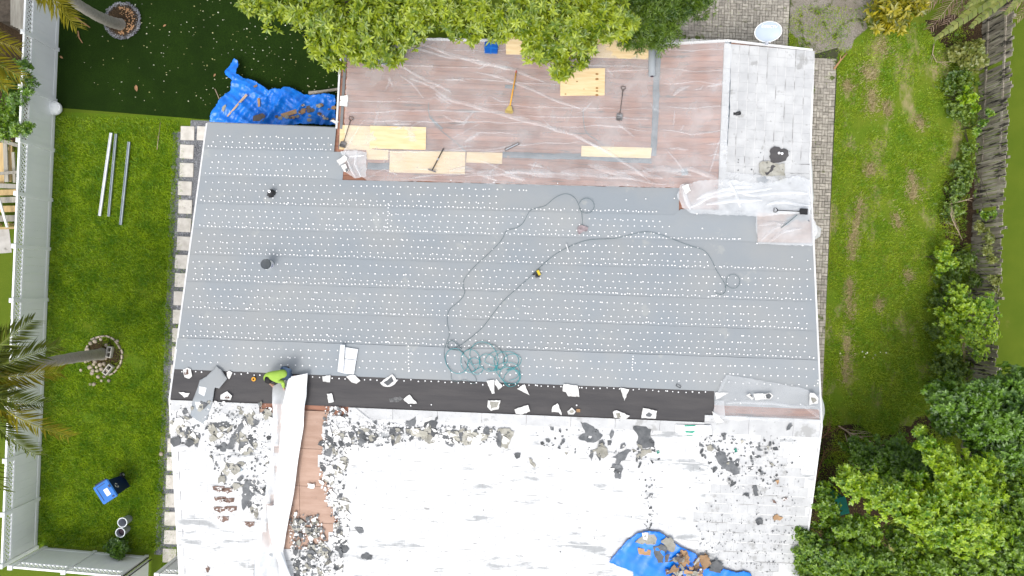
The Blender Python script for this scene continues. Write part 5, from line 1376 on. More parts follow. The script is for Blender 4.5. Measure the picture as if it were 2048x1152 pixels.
sc = [('white four sided tile scrap alone on the black strip', [(819.7, 788.6), (807.6, 798), (817, 807), (834.5, 806)], None),
      ('curled scrap with dark grey face at the black strip top', [(761, 764.5), (785, 748), (795.5, 761), (790, 768), (780, 773), (768, 772)], ([(768, 765), (784, 752), (788, 762), (776, 771)], m_flake_g)),
      ('tall white boot shaped scrap beside the hose coils', [(973, 761), (988.5, 759), (989.5, 786), (984, 787), (976, 770)], None),
      ('small bluish white scrap touching the teal hose coil', [(993, 757), (1005, 772), (997, 779), (989.5, 768)], None),
      ('white wing shaped scrap right of the hose coils', [(1034, 777), (1049, 768), (1059, 790), (1047, 784)], None),
      ('grey faced scrap with white rims in mid black strip', [(976, 800), (1001, 800), (997, 818), (982, 821), (974.6, 813)], ([(980, 802), (998, 803), (994, 814), (982, 817)], m_flake_t)),
      ('broad white scrap on ridge cap below the hose coils', [(1029, 818), (1056, 809), (1060, 822), (1045, 828), (1032, 827)], None),
      ('creased cream scrap just under the white folded sheet', [(693, 753), (700, 750), (711, 750), (722, 761), (714, 767), (704, 764)], None),
      ('largest white scrap hanging over the black strip top', [(1127, 767), (1154.6, 770.6), (1158.3, 793), (1136, 792), (1132, 784), (1125, 782)], None),
      ('white pointed triangle scrap on the black strip', [(1240, 775), (1257.6, 778), (1248, 801)], None),
      ('white scrap at the ridge with a dirty tail', [(1115, 806), (1121, 820), (1123, 830), (1117, 824), (1103, 823.5), (1104.5, 813)], None),
      ('round scrap with grey middle beside the brown chip', [(1134, 822), (1143, 814), (1151, 822), (1147, 828), (1136, 828)], ([(1138, 822), (1144, 818), (1148, 823), (1142, 826)], m_flake_t)),
      ('long scrap with dark spot lying across the ridge edge', [(1225, 823.5), (1232.6, 820), (1259.5, 831), (1249, 838), (1227, 834.6)], ([(1231, 826), (1239, 825), (1242, 834), (1234, 835)], m_flake_t)),
      ('square white scrap with a dark hole by the ridge', [(1285, 815), (1313, 821), (1310.5, 836.5), (1282, 835.5)], ([(1291, 828), (1297, 824), (1304, 828), (1300, 833), (1292, 832)], m_flake_g)),
      ('white corner scrap at the end of black strip, upper', [(1429, 784.5), (1456, 785), (1440, 795), (1430, 799)], None),
      ('white pointed scrap at the end of black strip, lower', [(1422.8, 822), (1438, 832), (1446, 843), (1432, 845), (1428, 838)], None),
      ('rust stained white scrap above the left end of the strip', [(368, 739), (376, 735), (383, 738), (386, 752), (380, 757), (371, 754)], ([(370, 741), (378, 738), (379, 748), (371, 750)], m_rust)),
      ('small cream scrap beside the top of the bent grey sheet', [(455, 744), (460, 741), (466, 745), (463, 752), (460, 758), (455, 752)], None),
      ('white scrap at the left end of the ridge cap', [(359, 783.6), (381, 785.5), (377, 792.8), (370, 794.6)], None),
      ('brown stained white scrap left of the worker on ridge', [(443, 789), (456, 782), (466, 791), (463, 799), (443, 798)], ([(450, 796), (457, 789), (461, 796)], m_rust)),
      ('white scrap just right of the rolled white plastic', [(646, 752), (662, 750), (661, 764), (647, 762.5)], None),
      ('pale torn scrap above the bare brown boards', [(655, 787), (664, 786), (669, 803), (658, 805)], None),
      ('pale scrap with dark slot under the ridge plastic', [(1488, 789), (1496, 785), (1504, 795), (1500, 798)], ([(1494, 788), (1499, 789), (1502, 795)], m_flake_g)),
      ('cream crumpled scrap in the middle of the ridge plastic', [(1503, 786), (1522, 785), (1526, 797), (1507, 799)], None),
      ('pale scrap with a big dark hole under the ridge plastic', [(1523, 786), (1536, 784), (1542, 790), (1536, 797), (1526, 797)], ([(1527, 788), (1534, 785), (1539, 790), (1535, 796), (1529, 795)], m_flake_g)),
      ('upright white and grey scrap at the ridge plastic right end', [(1615, 784), (1624, 785), (1632, 795), (1631, 805), (1614, 808)], ([(1617, 793), (1625, 794), (1629, 799), (1621, 804)], m_flake_t)),
      ('pale rag like scrap holding the corner plastic, upper', [(676, 323), (691, 313), (697, 317), (695, 324), (682, 333)], None),
      ('pale scrap with dark pit holding the corner plastic, lower', [(685, 334), (694, 330), (700, 343), (697, 346), (690, 345)], ([(693, 339), (698, 338), (699, 344), (695, 346)], m_flake_g)),
      ('white square scrap on the plastic left of bunched film', [(1361, 375), (1374, 370), (1379, 383), (1369, 390)], None),
      ('white paper like scrap on the left edge of the rear roof', [(681, 193), (696, 191), (697, 195), (695, 214), (680, 213)], None),
      ('tiny white strip at the junction beside the blue tarpaulin', [(661, 243), (667, 240), (680, 245), (672, 248)], None)]
for lab, px, hole in sc:
    scrap(lab, px, W, hole=hole, lift=.16 if 'plastic' in lab and 'rolled' not in lab else .05, curl=.05)
scrap('small brown chip beside round scrap on the black strip', [(1152, 818), (1160, 818), (1160, 824), (1153, 824)], m_flake_b)
scrap('thin dark grey smudge of felt beside white four sided scrap', [(778, 797), (800, 793), (806, 797), (796, 804), (780, 804)], mat('grey_smudge', (.10, .10, .10), (.2, .2, .2), rough=.9, scale=20), curl=0, lift=.014, th=.004)
# bent sheet of underlayment with two holes, and the folded white sheet
root = thing('bent_sheet', 'bent loose grey sheet with two pale holes at the left ridge end', 'sheet', Rf(415, 790))
bz = lambda x, y: zroof(x, y) + .05 + .10 * abs(noise.noise((x * 1.2, y * .7, 2)))
px = [(434, 731), (446, 740), (457, 757), (441, 776), (432, 774), (428, 798), (426, 806), (418, 830), (413, 850), (400, 842), (383, 830), (386, 804), (397, 774), (401, 760), (415, 752), (425, 742)]
sheet_mb(poly_r(px), bz, .08, .006, seed=3).build('sheet', m_membrane, root, smooth=True)
sheet_mb(poly_r([(400, 772), (415, 775), (410, 792), (399, 786)]), lambda x, y: bz(x, y) + .006, .08, .004, seed=4).build('white_patch', m_white, root)
sheet_mb(poly_r([(392, 803), (405, 804), (398, 815), (396, 818)]), lambda x, y: bz(x, y) + .006, .08, .004, seed=5).build('white_patch', m_white, root)
sheet_mb(poly_r([(403, 807), (409, 808), (408, 818), (402, 823), (397, 821), (398, 814)]), lambda x, y: bz(x, y) + .012, .08, .003, seed=6).build('torn_hole', m_flake_t, root)
root = thing('folded_sheet', 'white folded plastic board lying on the grey sheeting above the black strip', 'sheet', Rf(698, 717))
for nm, px, lf_ in (('flap', [(683.5, 689), (692, 689), (688.5, 745), (677.5, 742)], .12), ('panel', [(692, 694), (717, 698), (713.5, 719), (690.5, 716.5)], .05), ('panel', [(690.3, 717.5), (713.3, 720), (709, 748), (688, 746)], .06)):
    mb = MB(); q = poly_r(px); ar = sum(q[i][0] * q[(i + 1) % 4][1] - q[(i + 1) % 4][0] * q[i][1] for i in range(4)); q = q if ar > 0 else q[::-1]
    mb.prism(q, lambda x, y: zroof(x, y) + lf_, lambda x, y: zroof(x, y) + lf_ + .03); mb.build(nm, m_white, root)

# the long white plastic the worker is unrolling down the front slope
def lay(L, Rr, zf, m, nm, parent, nu=14, nv=60, seed=1, amp=.05):
    Lp = [Rf(*p) for p in L]; Rp = [Rf(*p) for p in Rr]
    def at(P, t):
        f = t * (len(P) - 1); k = min(int(f), len(P) - 2); return P[k].lerp(P[k + 1], f - k)
    mb = MB(); vs = []
    for j in range(nv + 1):
        a, b = at(Lp, j / nv), at(Rp, j / nv)
        for i in range(nu + 1):
            p = a.lerp(b, i / nu); p.z = zf(p.x, p.y, i / nu, j / nv) + amp * crease(p.x, p.y, 2.0, seed, PI / 2 - .05, 4.0); vs.append(p)
    Wd = nu + 1
    mb.add(vs, [(j * Wd + i, (j + 1) * Wd + i, (j + 1) * Wd + i + 1, j * Wd + i + 1) for j in range(nv) for i in range(nu)])
    return mb.build(nm, m, parent, smooth=True)
root = thing('plastic_roll', 'long white plastic sheet being unrolled down the front slope by the worker', 'plastic sheet', Rf(575, 900))
lay([(582, 752), (572, 800), (566, 860), (561, 930), (552, 1010), (545, 1060), (560, 1110), (572, 1160)], [(619, 745), (617, 790), (611, 850), (603, 900), (592, 985), (577, 1060), (570, 1100), (590, 1165)],
    lambda x, y, u, v: zroof(x, y) + .16 + .07 * math.sin(PI * u), m_white, 'folded_half', root, seed=2, amp=.10)
lay([(549, 771), (549, 820), (545, 900), (538, 960), (528, 1020), (520, 1060), (514, 1120), (510, 1170)], [(586, 752), (578, 800), (570, 860), (564, 930), (555, 1010), (550, 1060), (562, 1110), (574, 1165)],
    lambda x, y, u, v: zroof(x, y) + .10 + .03 * math.sin(PI * u * 2), f_white, 'loose_half', root, seed=5, amp=.07)
lay([(540, 1005), (543, 1050), (552, 1090), (566, 1130), (572, 1160)], [(556, 1005), (555, 1050), (566, 1095), (582, 1135), (594, 1160)], lambda x, y, u, v: zroof(x, y) + .25 + .07 * math.sin(PI * u), m_white, 'rolled_edge', root, nu=6, nv=24, seed=8, amp=.02)
lay([(514, 1105), (511, 1130), (508, 1165)], [(552, 1105), (556, 1130), (560, 1165)], lambda x, y, u, v: zroof(x, y) + .085, m_membrane, 'grey_end', root, nu=8, nv=8, seed=9, amp=.03)

# ------------------------------------------------------------------ torn roofing: named large pieces
big = [('long dark felt strip lying diagonally near the bent grey sheet', [(497, 832), (508, 828), (503, 842), (485, 858), (474, 880), (468, 898), (452, 894), (466, 870), (478, 850), (490, 840)], m_flake_g),
       ('wide dark felt patch between the bent sheet and diagonal strip', [(421, 843), (440, 845), (455, 842), (462, 850), (466, 862), (458, 866), (440, 858), (428, 852)], m_flake_g),
       ('dark felt patch covering tiles left of white plastic, lowest', [(492, 962), (512, 958), (510, 985), (502, 1000), (494, 1012), (488, 1020), (484, 1000), (486, 978)], m_flake_g),
       ('olive grey loose flake on the white tiles, far left', [(374, 867), (385, 866), (394, 870), (401, 877), (398, 884), (388, 885), (381, 876)], m_flake_t),
       ('olive flake patch beside the dark felt strip, upper', [(416, 851), (428, 846), (436, 862), (450, 868), (446, 874), (432, 876), (424, 868)], m_flake_t),
       ('charcoal slab shaped flake at the left of front debris', [(727, 867), (752, 874), (754, 880), (731, 884), (725, 876)], m_flake_g),
       ('tall dark felt tear right of the charcoal slab', [(812, 842), (832, 832), (830, 862), (826, 878), (820, 880), (812, 864)], m_flake_g),
       ('dark felt tear hanging from the cap strip, middle', [(849, 845), (870, 840), (876, 832), (873, 850), (878, 870), (868, 874), (862, 862), (848, 854)], m_flake_g),
       ('heap of crumpled olive felt in the front debris band', [(890, 858), (905, 862), (925, 860), (948, 862), (972, 866), (976, 876), (950, 884), (932, 890), (914, 880), (900, 872)], m_flake_t),
       ('upright olive and brown flake near the debris band end', [(995, 858), (1014, 856), (1028, 862), (1022, 876), (1016, 895), (1002, 894), (998, 872)], m_flake_t),
       ('small dark square flake below the band near the middle', [(1028, 907), (1041, 906), (1040, 914), (1033, 917)], m_flake_g),
       ('thin grey sliver right of the small dark square flake', [(1057, 914), (1064, 918), (1072, 930), (1069, 935), (1060, 926)], m_flake_t),
       ('dark grey felt tangle right of centre below ridge cap', [(1160, 842), (1182, 850), (1196, 860), (1205, 870), (1196, 880), (1180, 884), (1164, 880), (1156, 874), (1170, 866)], m_flake_g),
       ('grey felt flake under the tangle right of centre', [(1196, 888), (1204, 884), (1214, 896), (1216, 908), (1206, 916), (1196, 912), (1192, 904)], m_flake_t),
       ('dark flake pointing down left of bird shaped felt', [(1180, 900), (1186, 902), (1186, 912), (1182, 922), (1177, 912)], m_flake_g),
       ('bird shaped dark felt sheet on the white front slope', [(1222, 914), (1240, 905), (1254, 898), (1262, 900), (1252, 914), (1240, 926), (1232, 930), (1232, 916)], m_flake_g),
       ('dark felt tatter under the bird shaped felt', [(1222, 930), (1236, 928), (1246, 936), (1242, 946), (1240, 958), (1230, 956), (1226, 942)], m_flake_g),
       ('dark folded felt heap hanging right of bird shaped felt', [(1265, 852), (1285, 852), (1302, 858), (1300, 872), (1308, 882), (1306, 896), (1296, 894), (1280, 894), (1272, 884), (1276, 872)], m_flake_g),
       ('olive flake beneath the dark folded felt heap', [(1270, 910), (1282, 898), (1300, 896), (1304, 904), (1290, 910), (1276, 918)], m_flake_t),
       ('large ragged black felt sheet on the right front slope', [(1428, 905), (1438, 902), (1450, 905), (1454, 918), (1462, 922), (1478, 918), (1474, 936), (1478, 946), (1466, 950), (1450, 938), (1434, 922)], m_flake_g),
       ('little dark lozenge flake left of the black felt sheet', [(1423, 937), (1430, 932), (1433, 938), (1425, 945)], m_flake_g),
       ('curled dark flake near the film end on right slope', [(1572, 855), (1580, 846), (1584, 850), (1578, 858), (1571, 860)], m_flake_g),
       ('grey flake lying left below the ridge plastic', [(1412, 892), (1420, 888), (1427, 896), (1422, 902), (1414, 900)], m_flake_t),
       ('dark bow shaped flake above the stepped tile rows', [(1508, 892), (1518, 894), (1525, 900), (1514, 900)], m_flake_g),
       ('dark flake right of the bow shaped flake', [(1544, 896), (1552, 893), (1555, 899), (1546, 900)], m_flake_g),
       ('tall dark flake on the stepped tile rows', [(1504, 970), (1512, 970), (1513, 982), (1516, 990), (1508, 991), (1505, 980)], m_flake_g),
       ('orange brown diamond tile fragment on right front slope', [(1544, 1034), (1553, 1027), (1564, 1033), (1558, 1040), (1547, 1040)], m_flake_b),
       ('dark grey pentagon flake left of the orange diamond', [(1509, 1041), (1517, 1035), (1524, 1038), (1523, 1047), (1514, 1049)], m_flake_g),
       ('brown kite shaped fragment on the upper right rows', [(1548, 960), (1556, 958), (1556, 964), (1552, 968)], m_flake_b),
       ('reddish brown sliver near the right roof edge', [(1561, 997), (1568, 994), (1576, 998), (1566, 1001)], m_rust),
       ('reddish brown sliver left of the one near the edge', [(1543, 998), (1548, 1000), (1552, 1006), (1545, 1004)], m_rust),
       ('reddish brown fragment near the bottom left slope', [(411, 1133), (416, 1130), (421, 1138), (418, 1144)], m_rust),
       ('dark kite shaped flake in ash heap beside brown boards', [(590, 1127), (596, 1118), (602, 1126), (599, 1132), (588, 1134)], m_flake_g),
       ('black patch of bare felt torn open on the white gable', [(1540, 298), (1552, 295), (1575, 302), (1576, 312), (1570, 322), (1556, 326), (1540, 325), (1537, 314)], m_black_felt),
       ('olive crumpled flake heap under the torn gable patch', [(1518, 326), (1535, 322), (1552, 328), (1568, 328), (1569, 350), (1572, 362), (1560, 366), (1548, 352), (1538, 352), (1524, 354), (1516, 346)], m_flake_t),
       ('black folded scrap beside the olive heap on gable', [(1527, 342), (1545, 330), (1550, 334), (1542, 344), (1532, 352)], m_black_felt),
       ('small dark shard right below the olive gable heap', [(1575, 364), (1580, 366), (1583, 369), (1577, 368)], m_flake_g),
       ('slate blue sheet showing below bunched plastic on gable', [(1450, 412), (1462, 402), (1474, 400), (1486, 408), (1488, 424), (1460, 424)], m_slate),
       ('slate blue scrap behind the black flat shovel', [(1576, 412), (1586, 407), (1597, 411), (1594, 416), (1578, 416)], m_slate),
       ('slate blue strip along the top of right brown boards', [(1572, 436), (1600, 426), (1618, 432), (1617, 444), (1590, 440), (1568, 452)], m_slate),
       ('slate blue scrap under film near left of gable foot', [(1512, 356), (1525, 352), (1538, 360), (1530, 372), (1516, 370)], m_slate),
       ('slate blue scrap under film at foot of small valley', [(1360, 340), (1372, 338), (1375, 350), (1362, 352)], m_slate),
       ('white rounded flake near the olive upright flake', [(838, 846), (850, 836), (864, 832), (858, 842), (846, 850)], m_flake_w),
       ('long white flake under the middle dark tear', [(874, 866), (890, 874), (905, 884), (922, 890), (900, 886), (880, 874)], m_flake_w),
       ('crumpled white flake beside dark shards left of centre', [(690, 895), (705, 888), (720, 890), (716, 904), (702, 914), (690, 910)], m_flake_w),
       ('white paper like square on the bare brown boards', [(616, 965), (630, 966), (629, 976), (616, 974)], m_flake_w),
       ('dark grey block flake lowest right of the bare boards', [(722, 1112), (732, 1104), (745, 1110), (744, 1118), (726, 1116)], m_flake_g),
       ('dark arrow flake right of the bare boards edge', [(709, 1053), (725, 1055), (728, 1064), (720, 1066)], m_flake_g)]
for lab, px, m in big: scrap(lab, px, m, lift=.05, curl=.06, th=.01, sp=.07, name='felt_patch' if m in (m_flake_g, m_black_felt, m_slate) else 'roofing_flake', cat='roofing debris')
for (px, py) in ((1558, 306), (1564, 307)): v = Rf(px, py, .10); mb = MB(); mb.lathe([(0, .0), (.045, .0), (.04, .02), (0, .03)], Matrix.Translation(v), 8); tag(mb.build('nail_disc', m_cap), 'white nail disc on the torn gable patch, the %s one' % ('left' if px < 1560 else 'right'), 'nail')
rs = [(438, 977), (441, 998), (440, 1018), (455, 980), (458, 1000), (463, 1017), (447, 1037), (500, 1047)]
mb = MB()
for i, (px, py) in enumerate(rs):
    hx = 12 if i < 7 else 10
    pts = poly_r([(px - hx, py - 5), (px + hx, py - 5), (px + hx - 1, py + 3), (px + 5, py + 4), (px + 1, py + 7), (px - 4, py + 4), (px - hx + 2, py + 2)])
    sheet_mb(pts, lambda x, y: zroof(x, y) + .046, .09, .006, mb=mb, seed=i, rag=.012)
stuff(mb.build('bare_tile_face', m_rust, house))

# loose flakes in the debris zones, each its own piece
zones = [('left of the white plastic', [(400, 800), (545, 808), (540, 960), (520, 1060), (495, 1000), (440, 960), (405, 880)], 52, (8, 17), (.30, .40, .30)),
         ('along the right side of the bare brown boards', [(650, 812), (705, 818), (700, 900), (690, 980), (700, 1060), (680, 1152), (655, 1152), (668, 1050), (640, 960), (645, 900)], 66, (8, 17), (.32, .56, .12)),
         ('in the ash heap below the bare brown boards', [(580, 1025), (640, 1030), (660, 1100), (660, 1150), (590, 1150), (580, 1090)], 36, (7, 13), (.35, .35, .30)),
         ('in the long band below the white cap strip', [(700, 842), (1000, 855), (1020, 885), (940, 890), (820, 882), (700, 900)], 52, (8, 18), (.28, .47, .25)),
         ('scattered below the ridge right of centre', [(1060, 850), (1310, 862), (1325, 930), (1250, 960), (1170, 920), (1080, 890)], 26, (7, 13), (.62, .13, .25)),
         ('around the ragged black felt on the right slope', [(1395, 862), (1480, 870), (1560, 880), (1555, 960), (1490, 1000), (1430, 950), (1390, 900)], 28, (6, 11), (.65, .15, .20)),
         ('at the left end below the bent grey sheet', [(342, 806), (385, 806), (400, 850), (395, 900), (350, 880)], 16, (8, 15), (.25, .40, .35))]
def flake(px, py, size, m, seed):
    q = random.Random(seed); n = q.randint(5, 9); ang = q.uniform(0, 6.28); e = q.uniform(.28, .95); size *= (1 + .9 * q.random() ** 3) * (1.25 if e < .5 else 1); P = []
    for k in range(n):
        a = 2 * PI * k / n + q.uniform(-.36, .36); r = size * .5 * q.uniform(.5, 1.25)
        x, y = r * math.cos(a), r * e * math.sin(a); P.append((px + x * math.cos(ang) - y * math.sin(ang), py + x * math.sin(ang) + y * math.cos(ang)))
    pts = poly_r(P); c = sum(pts, Vector((0, 0))) / n
    tilt = Vector((q.uniform(-.09, .09), q.uniform(-.09, .09))); lift = q.uniform(.05, .08)
    mb = MB(); z = lambda p: zroof(p.x, p.y) + lift + tilt.dot(p - c)
    ed = [max(z(p) + q.uniform(-.012, .028), zroof(p.x, p.y) + .048) for p in pts]; cz_ = z(c) + q.uniform(-.02, .02)
    vs = [(p.x, p.y, h) for p, h in zip(pts, ed)] + [(c.x, c.y, cz_)] + [(p.x, p.y, h - .012) for p, h in zip(pts, ed)] + [(c.x, c.y, cz_ - .012)]
    ar = sum(pts[i][0] * pts[(i + 1) % n][1] - pts[(i + 1) % n][0] * pts[i][1] for i in range(n))
    fs = []
    for k in range(n):
        a, b = (k, (k + 1) % n) if ar > 0 else ((k + 1) % n, k)
        fs += [(a, b, n), (n + 1 + b, n + 1 + a, 2 * n + 1), (a, n + 1 + a, n + 1 + b, b)]
    mb.add(vs, fs); return mb
def in_zone(Z):
    xs = [p[0] for p in Z]; ys = [p[1] for p in Z]
    while True:
        p = (rnd.uniform(min(xs), max(xs)), rnd.uniform(min(ys), max(ys)))
        if inside(p, Z): return p
sd = 100
kinds_f = [(m_flake_g, 'dark grey felt flake'), (m_flake_w, 'broken white flake'), (m_flake_t, 'dull olive flake')]
for where, Z, n, (s0, s1), pr in zones:
    for _ in range(n):
        p = in_zone(Z); t = rnd.random(); k = 0 if t < pr[0] else (1 if t < pr[0] + pr[1] else 2); sd += 1
        m, nm = kinds_f[k]
        tag(flake(p[0], p[1], rnd.uniform(s0, s1), m, sd).build('roofing_flake', m), '%s %s' % (nm, where), 'roofing debris', '%ss %s' % (nm, where))
# peeled dark patches of bare felt lying under the crumbs
patch = [(zones[0], 13), (zones[1], 12), (zones[2], 8), (zones[3], 11), (zones[6], 4)]
for (where, Z, *_), n in patch:
    for _ in range(n):
        p = in_zone(Z); sd += 1; q = random.Random(sd); s = q.uniform(9, 20); an = q.uniform(0, 3.1); e = q.uniform(.35, .9); P = []
        for k in range(9):
            a = 2 * PI * k / 9; r_ = s * q.uniform(.55, 1.2); x, y = r_ * math.cos(a), r_ * e * math.sin(a); P.append((p[0] + x * math.cos(an) - y * math.sin(an), p[1] + x * math.sin(an) + y * math.cos(an)))
        m = q.choice((m_flake_g, m_flake_t, m_flake_t)); nm = 'torn dark felt patch' if m is m_flake_g else 'torn olive grey felt patch'
        mb = sheet_mb(poly_r(P), lambda x, y: zroof(x, y) + .044 + .006 * noise.noise((x * 6, y * 6, sd)), .12, .004, seed=sd, rag=.03)
        tag(mb.build('felt_patch', m), '%s %s' % (nm, where), 'roofing debris', '%ses %s' % (nm, where))
# crumbs, far too many to count
for nm, mt, counts, kk in (('dark_debris', m_bits_d, (240, 320, 300, 300, 70, 130, 50), 0), ('white_debris', m_bits_w, (240, 420, 190, 260, 30, 30, 50), 1)):
    pv, pf = [], []
    def crumb(px, py, s):
        v = Rf(px, py); o = len(pv); a = rnd.uniform(0, 6.28); e = rnd.uniform(.35, .9); n = 5; up = rnd.uniform(.044, .06)
        for k in range(n):
            q = 2 * PI * k / n; x, y = s * math.cos(q) * rnd.uniform(.7, 1.2), s * e * math.sin(q)
            pv.append((v.x + x * math.cos(a) - y * math.sin(a), v.y + x * math.sin(a) + y * math.cos(a), v.z + up + rnd.uniform(-.006, .012)))
        pf.extend([(o, o + 1, o + 2), (o, o + 2, o + 3), (o, o + 3, o + 4)])
    for (where, Z, n, _, _), cnt in zip(zones, counts):
        for _ in range(cnt): p = in_zone(Z); crumb(p[0], p[1], abs(rnd.gauss(0, .028)) + .012)
    if kk == 0:
        for _ in range(330): crumb(rnd.uniform(1390, 1600), rnd.uniform(870, 1150), abs(rnd.gauss(0, .014)) + .007)
        for _ in range(260):
            r_ = rnd.choice((1040, 1062, 1083, 1104, 1125)); crumb(rnd.uniform(1385, 1590), r_ + rnd.gauss(0, 3) , abs(rnd.gauss(0, .013)) + .007)
        for _ in range(170): crumb(rnd.uniform(345, 1400), rnd.uniform(830, 1150), abs(rnd.gauss(0, .012)) + .006)
        for _ in range(90): t = rnd.random(); crumb(1300 + rnd.gauss(0, 6), 950 + 130 * t, abs(rnd.gauss(0, .02)) + .008)
        for _ in range(40): crumb(rnd.uniform(1470, 1600), rnd.uniform(300, 370), abs(rnd.gauss(0, .012)) + .006)
    stuff(np_mesh(nm, pv, pf, mt, origin=(-4, -6, 3.5)))
# thin laths and wires
for lab, a, b, r_, m in (('thin white lath lying across the front debris band', (710, 817), (768, 863), .014, m_trim), ('short white stick beside the black cord on grey sheeting', (1132, 488), (1138, 505), .016, m_trim)):
    mb = MB(); mb.tube([Rf(*a, .10), Rf(*b, .10)], r_, 6); tag(mb.build('lath', m), lab, 'stick')
# printed wrapper
root = thing('torn_wrapper', 'torn white wrapper with green print below the ridge', 'wrapper', Rf(1400, 855))
wz = lambda x, y: zroof(x, y) + .09
sheet_mb(poly_r([(1350, 848), (1420, 850), (1422, 868), (1400, 870), (1350, 864)]), wz, .12, .005, seed=2).build('paper', m_white, root)
m_pr = mat('green_print', (.02, .26, .16), (.03, .3, .2), rough=.7)
for px in ([(1367, 849), (1392, 849), (1386, 851.5), (1368, 852)], [(1368, 860), (1378, 861), (1390, 860), (1384, 865), (1370, 864)], [(1372, 868.5), (1384, 869), (1383, 870.5), (1373, 870)], [(1313, 902), (1318, 902), (1318, 905), (1314, 906)]):
    if px[0][0] == 1313: continue
    sheet_mb(poly_r(px), lambda x, y: wz(x, y) + .005, .1, .002, seed=3).build('print', m_pr, root)
scrap('tiny green plastic shred near the dark felt heap', [(1312, 901), (1318, 900), (1319, 905), (1314, 907)], m_green, name='plastic_shred')
scrap('tiny green shred in flakes above ragged black felt', [(1468, 896), (1472, 896), (1473, 903), (1468, 904)], m_green, name='plastic_shred')
scrap('brown board end sticking out beside the torn wrapper', [(1348, 848), (1358, 848), (1352, 862), (1348, 862)], m_flake_b, name='board_end', cat='board')
scrap('crumpled bluish foil piece in debris left of plastic', [(464, 934), (480, 932), (486, 940), (476, 946), (466, 944)], mat('bluish_foil', (.16, .25, .32), (.42, .5, .55), rough=.35, scale=9), name='foil_piece', cat='foil')
# ------------------------------------------------------------------ blue tarpaulins with rubbish on them
def tarp(label, pts, toworld, zf, sp, amp, seed, loc):
    root = thing('blue_tarp', label, 'tarp', loc)
    P = [toworld(*p).xy for p in pts]; c = sum(P, Vector((0, 0))) / len(P)
    def z(x, y):
        a = crease(x, y, 1.3, seed, .9, 3.2) * amp + crease(x, y, 1.9, seed + 4, -.5, 3.0) * amp * .7 + crease(x, y, 4.0, seed + 7, 1.3, 2.5) * amp * .22
        return zf(x, y) + .02 + a
    mb = sheet_mb(P, z, sp, .006, seed=seed, rag=.015); mb.build('sheet', m_blue, root, smooth=True)
    return root, z
tp = [(472.8, 120.4), (479, 123.9), (480.4, 137.8), (478.3, 151.7), (492, 160), (514.4, 165.5), (531, 176.7), (543.6, 186.4), (556, 180.8), (567, 183.6), (571.4, 178), (583.9, 178), (607.5, 189), (628.3, 194.7), (653.3, 192), (674, 194.7), (676, 252), (600, 252), (500, 256), (424, 256), (428, 240), (431, 229.4), (447.8, 200.3), (465.8, 182.2), (471.4, 165.5), (457.5, 154.4), (454, 147.5), (465.8, 129.4)]
t1, tz1 = tarp('crumpled blue tarpaulin bunched on the turf against the house wall', tp, lambda a, b: G(a, b, .15), lambda x, y: .05 + .1 * max(0, 1 - abs(y - 6.1) * .6), .045, .24, 3.0, G(560, 215))
def bit(label, px, zf, tw, m, name, cat, th=.02, lift=.02, group=None):
    P = [tw(*p).xy for p in px]; mx = max(zf(*p) for p in P) + lift
    mb = MB(); n = len(P); ar = sum(P[i][0] * P[(i + 1) % n][1] - P[(i + 1) % n][0] * P[i][1] for i in range(n)); P = P if ar > 0 else P[::-1]
    q = random.Random(int(px[0][0])); g0 = Vector((q.uniform(-.1, .1), q.uniform(-.1, .1))); c = sum(P, Vector((0, 0))) / n
    f = lambda x, y: zf(c.x, c.y) * .4 + mx * .6 + g0.dot(Vector((x, y)) - c)
    mb.prism(P, f, lambda x, y: f(x, y) + th)
    return tag(mb.build(name, m), label, cat, group)
tw1 = lambda a, b: G(a, b, .2)
bit('tan wooden lath lying across the blue tarpaulin on turf', [(459.5, 236), (462, 237.5), (503, 197), (500, 193)], tz1, tw1, mat('tan_lath', (.52, .38, .27), (.42, .3, .2)), 'wooden_lath', 'lath', lift=.10)
bit('mustard brown board piece in the middle of tarp debris', [(565, 231), (597, 222), (599, 230), (569, 239)], tz1, tw1, m_flake_b, 'board_piece', 'board')
bit('dark grey board at roof edge on the blue tarpaulin', [(513, 236), (530, 230), (536, 235), (532, 246), (512, 246)], tz1, tw1, m_dsteel, 'board_piece', 'board', lift=.06)
bit('upright brown strip on the blue tarpaulin near lath', [(520.6, 201), (526, 201), (527, 218), (523, 219)], tz1, tw1, m_flake_b, 'board_piece', 'board')
bit('grey brown scrap at the left end of the tarpaulin', [(453, 220), (459, 214), (461, 218), (456, 229), (452, 227)], tz1, tw1, m_flake_t, 'roofing_flake', 'roofing debris')
bit('small brown scrap near top bulge of the tarpaulin', [(511, 176), (518, 172), (519, 176), (514, 179)], tz1, tw1, m_flake_b, 'roofing_flake', 'roofing debris')
bit('yellowish square flake right of the mustard board piece', [(606, 226), (614, 224), (616, 229), (608, 233)], tz1, tw1, m_flake_b, 'roofing_flake', 'roofing debris')
for i in range(34):
    px, py = rnd.uniform(555, 672), rnd.uniform(212, 245)
    if py < 196 + (672 - px) * .25 or not (px > 600 or py > 230): continue
    s = rnd.uniform(3, 6.5); m = rnd.choice((m_flake_b, m_flake_t, m_dsteel, m_rust))
    bit('brown broken roofing chip among the debris on the turf tarpaulin', [(px + s * math.cos(a) * rnd.uniform(.7, 1.1), py + s * .7 * math.sin(a)) for a in (0, 1.2, 2.5, 3.8, 5.1)], tz1, tw1, m, 'roofing_chip', 'roofing debris', .012, .01, 'roofing chips on the turf tarpaulin')
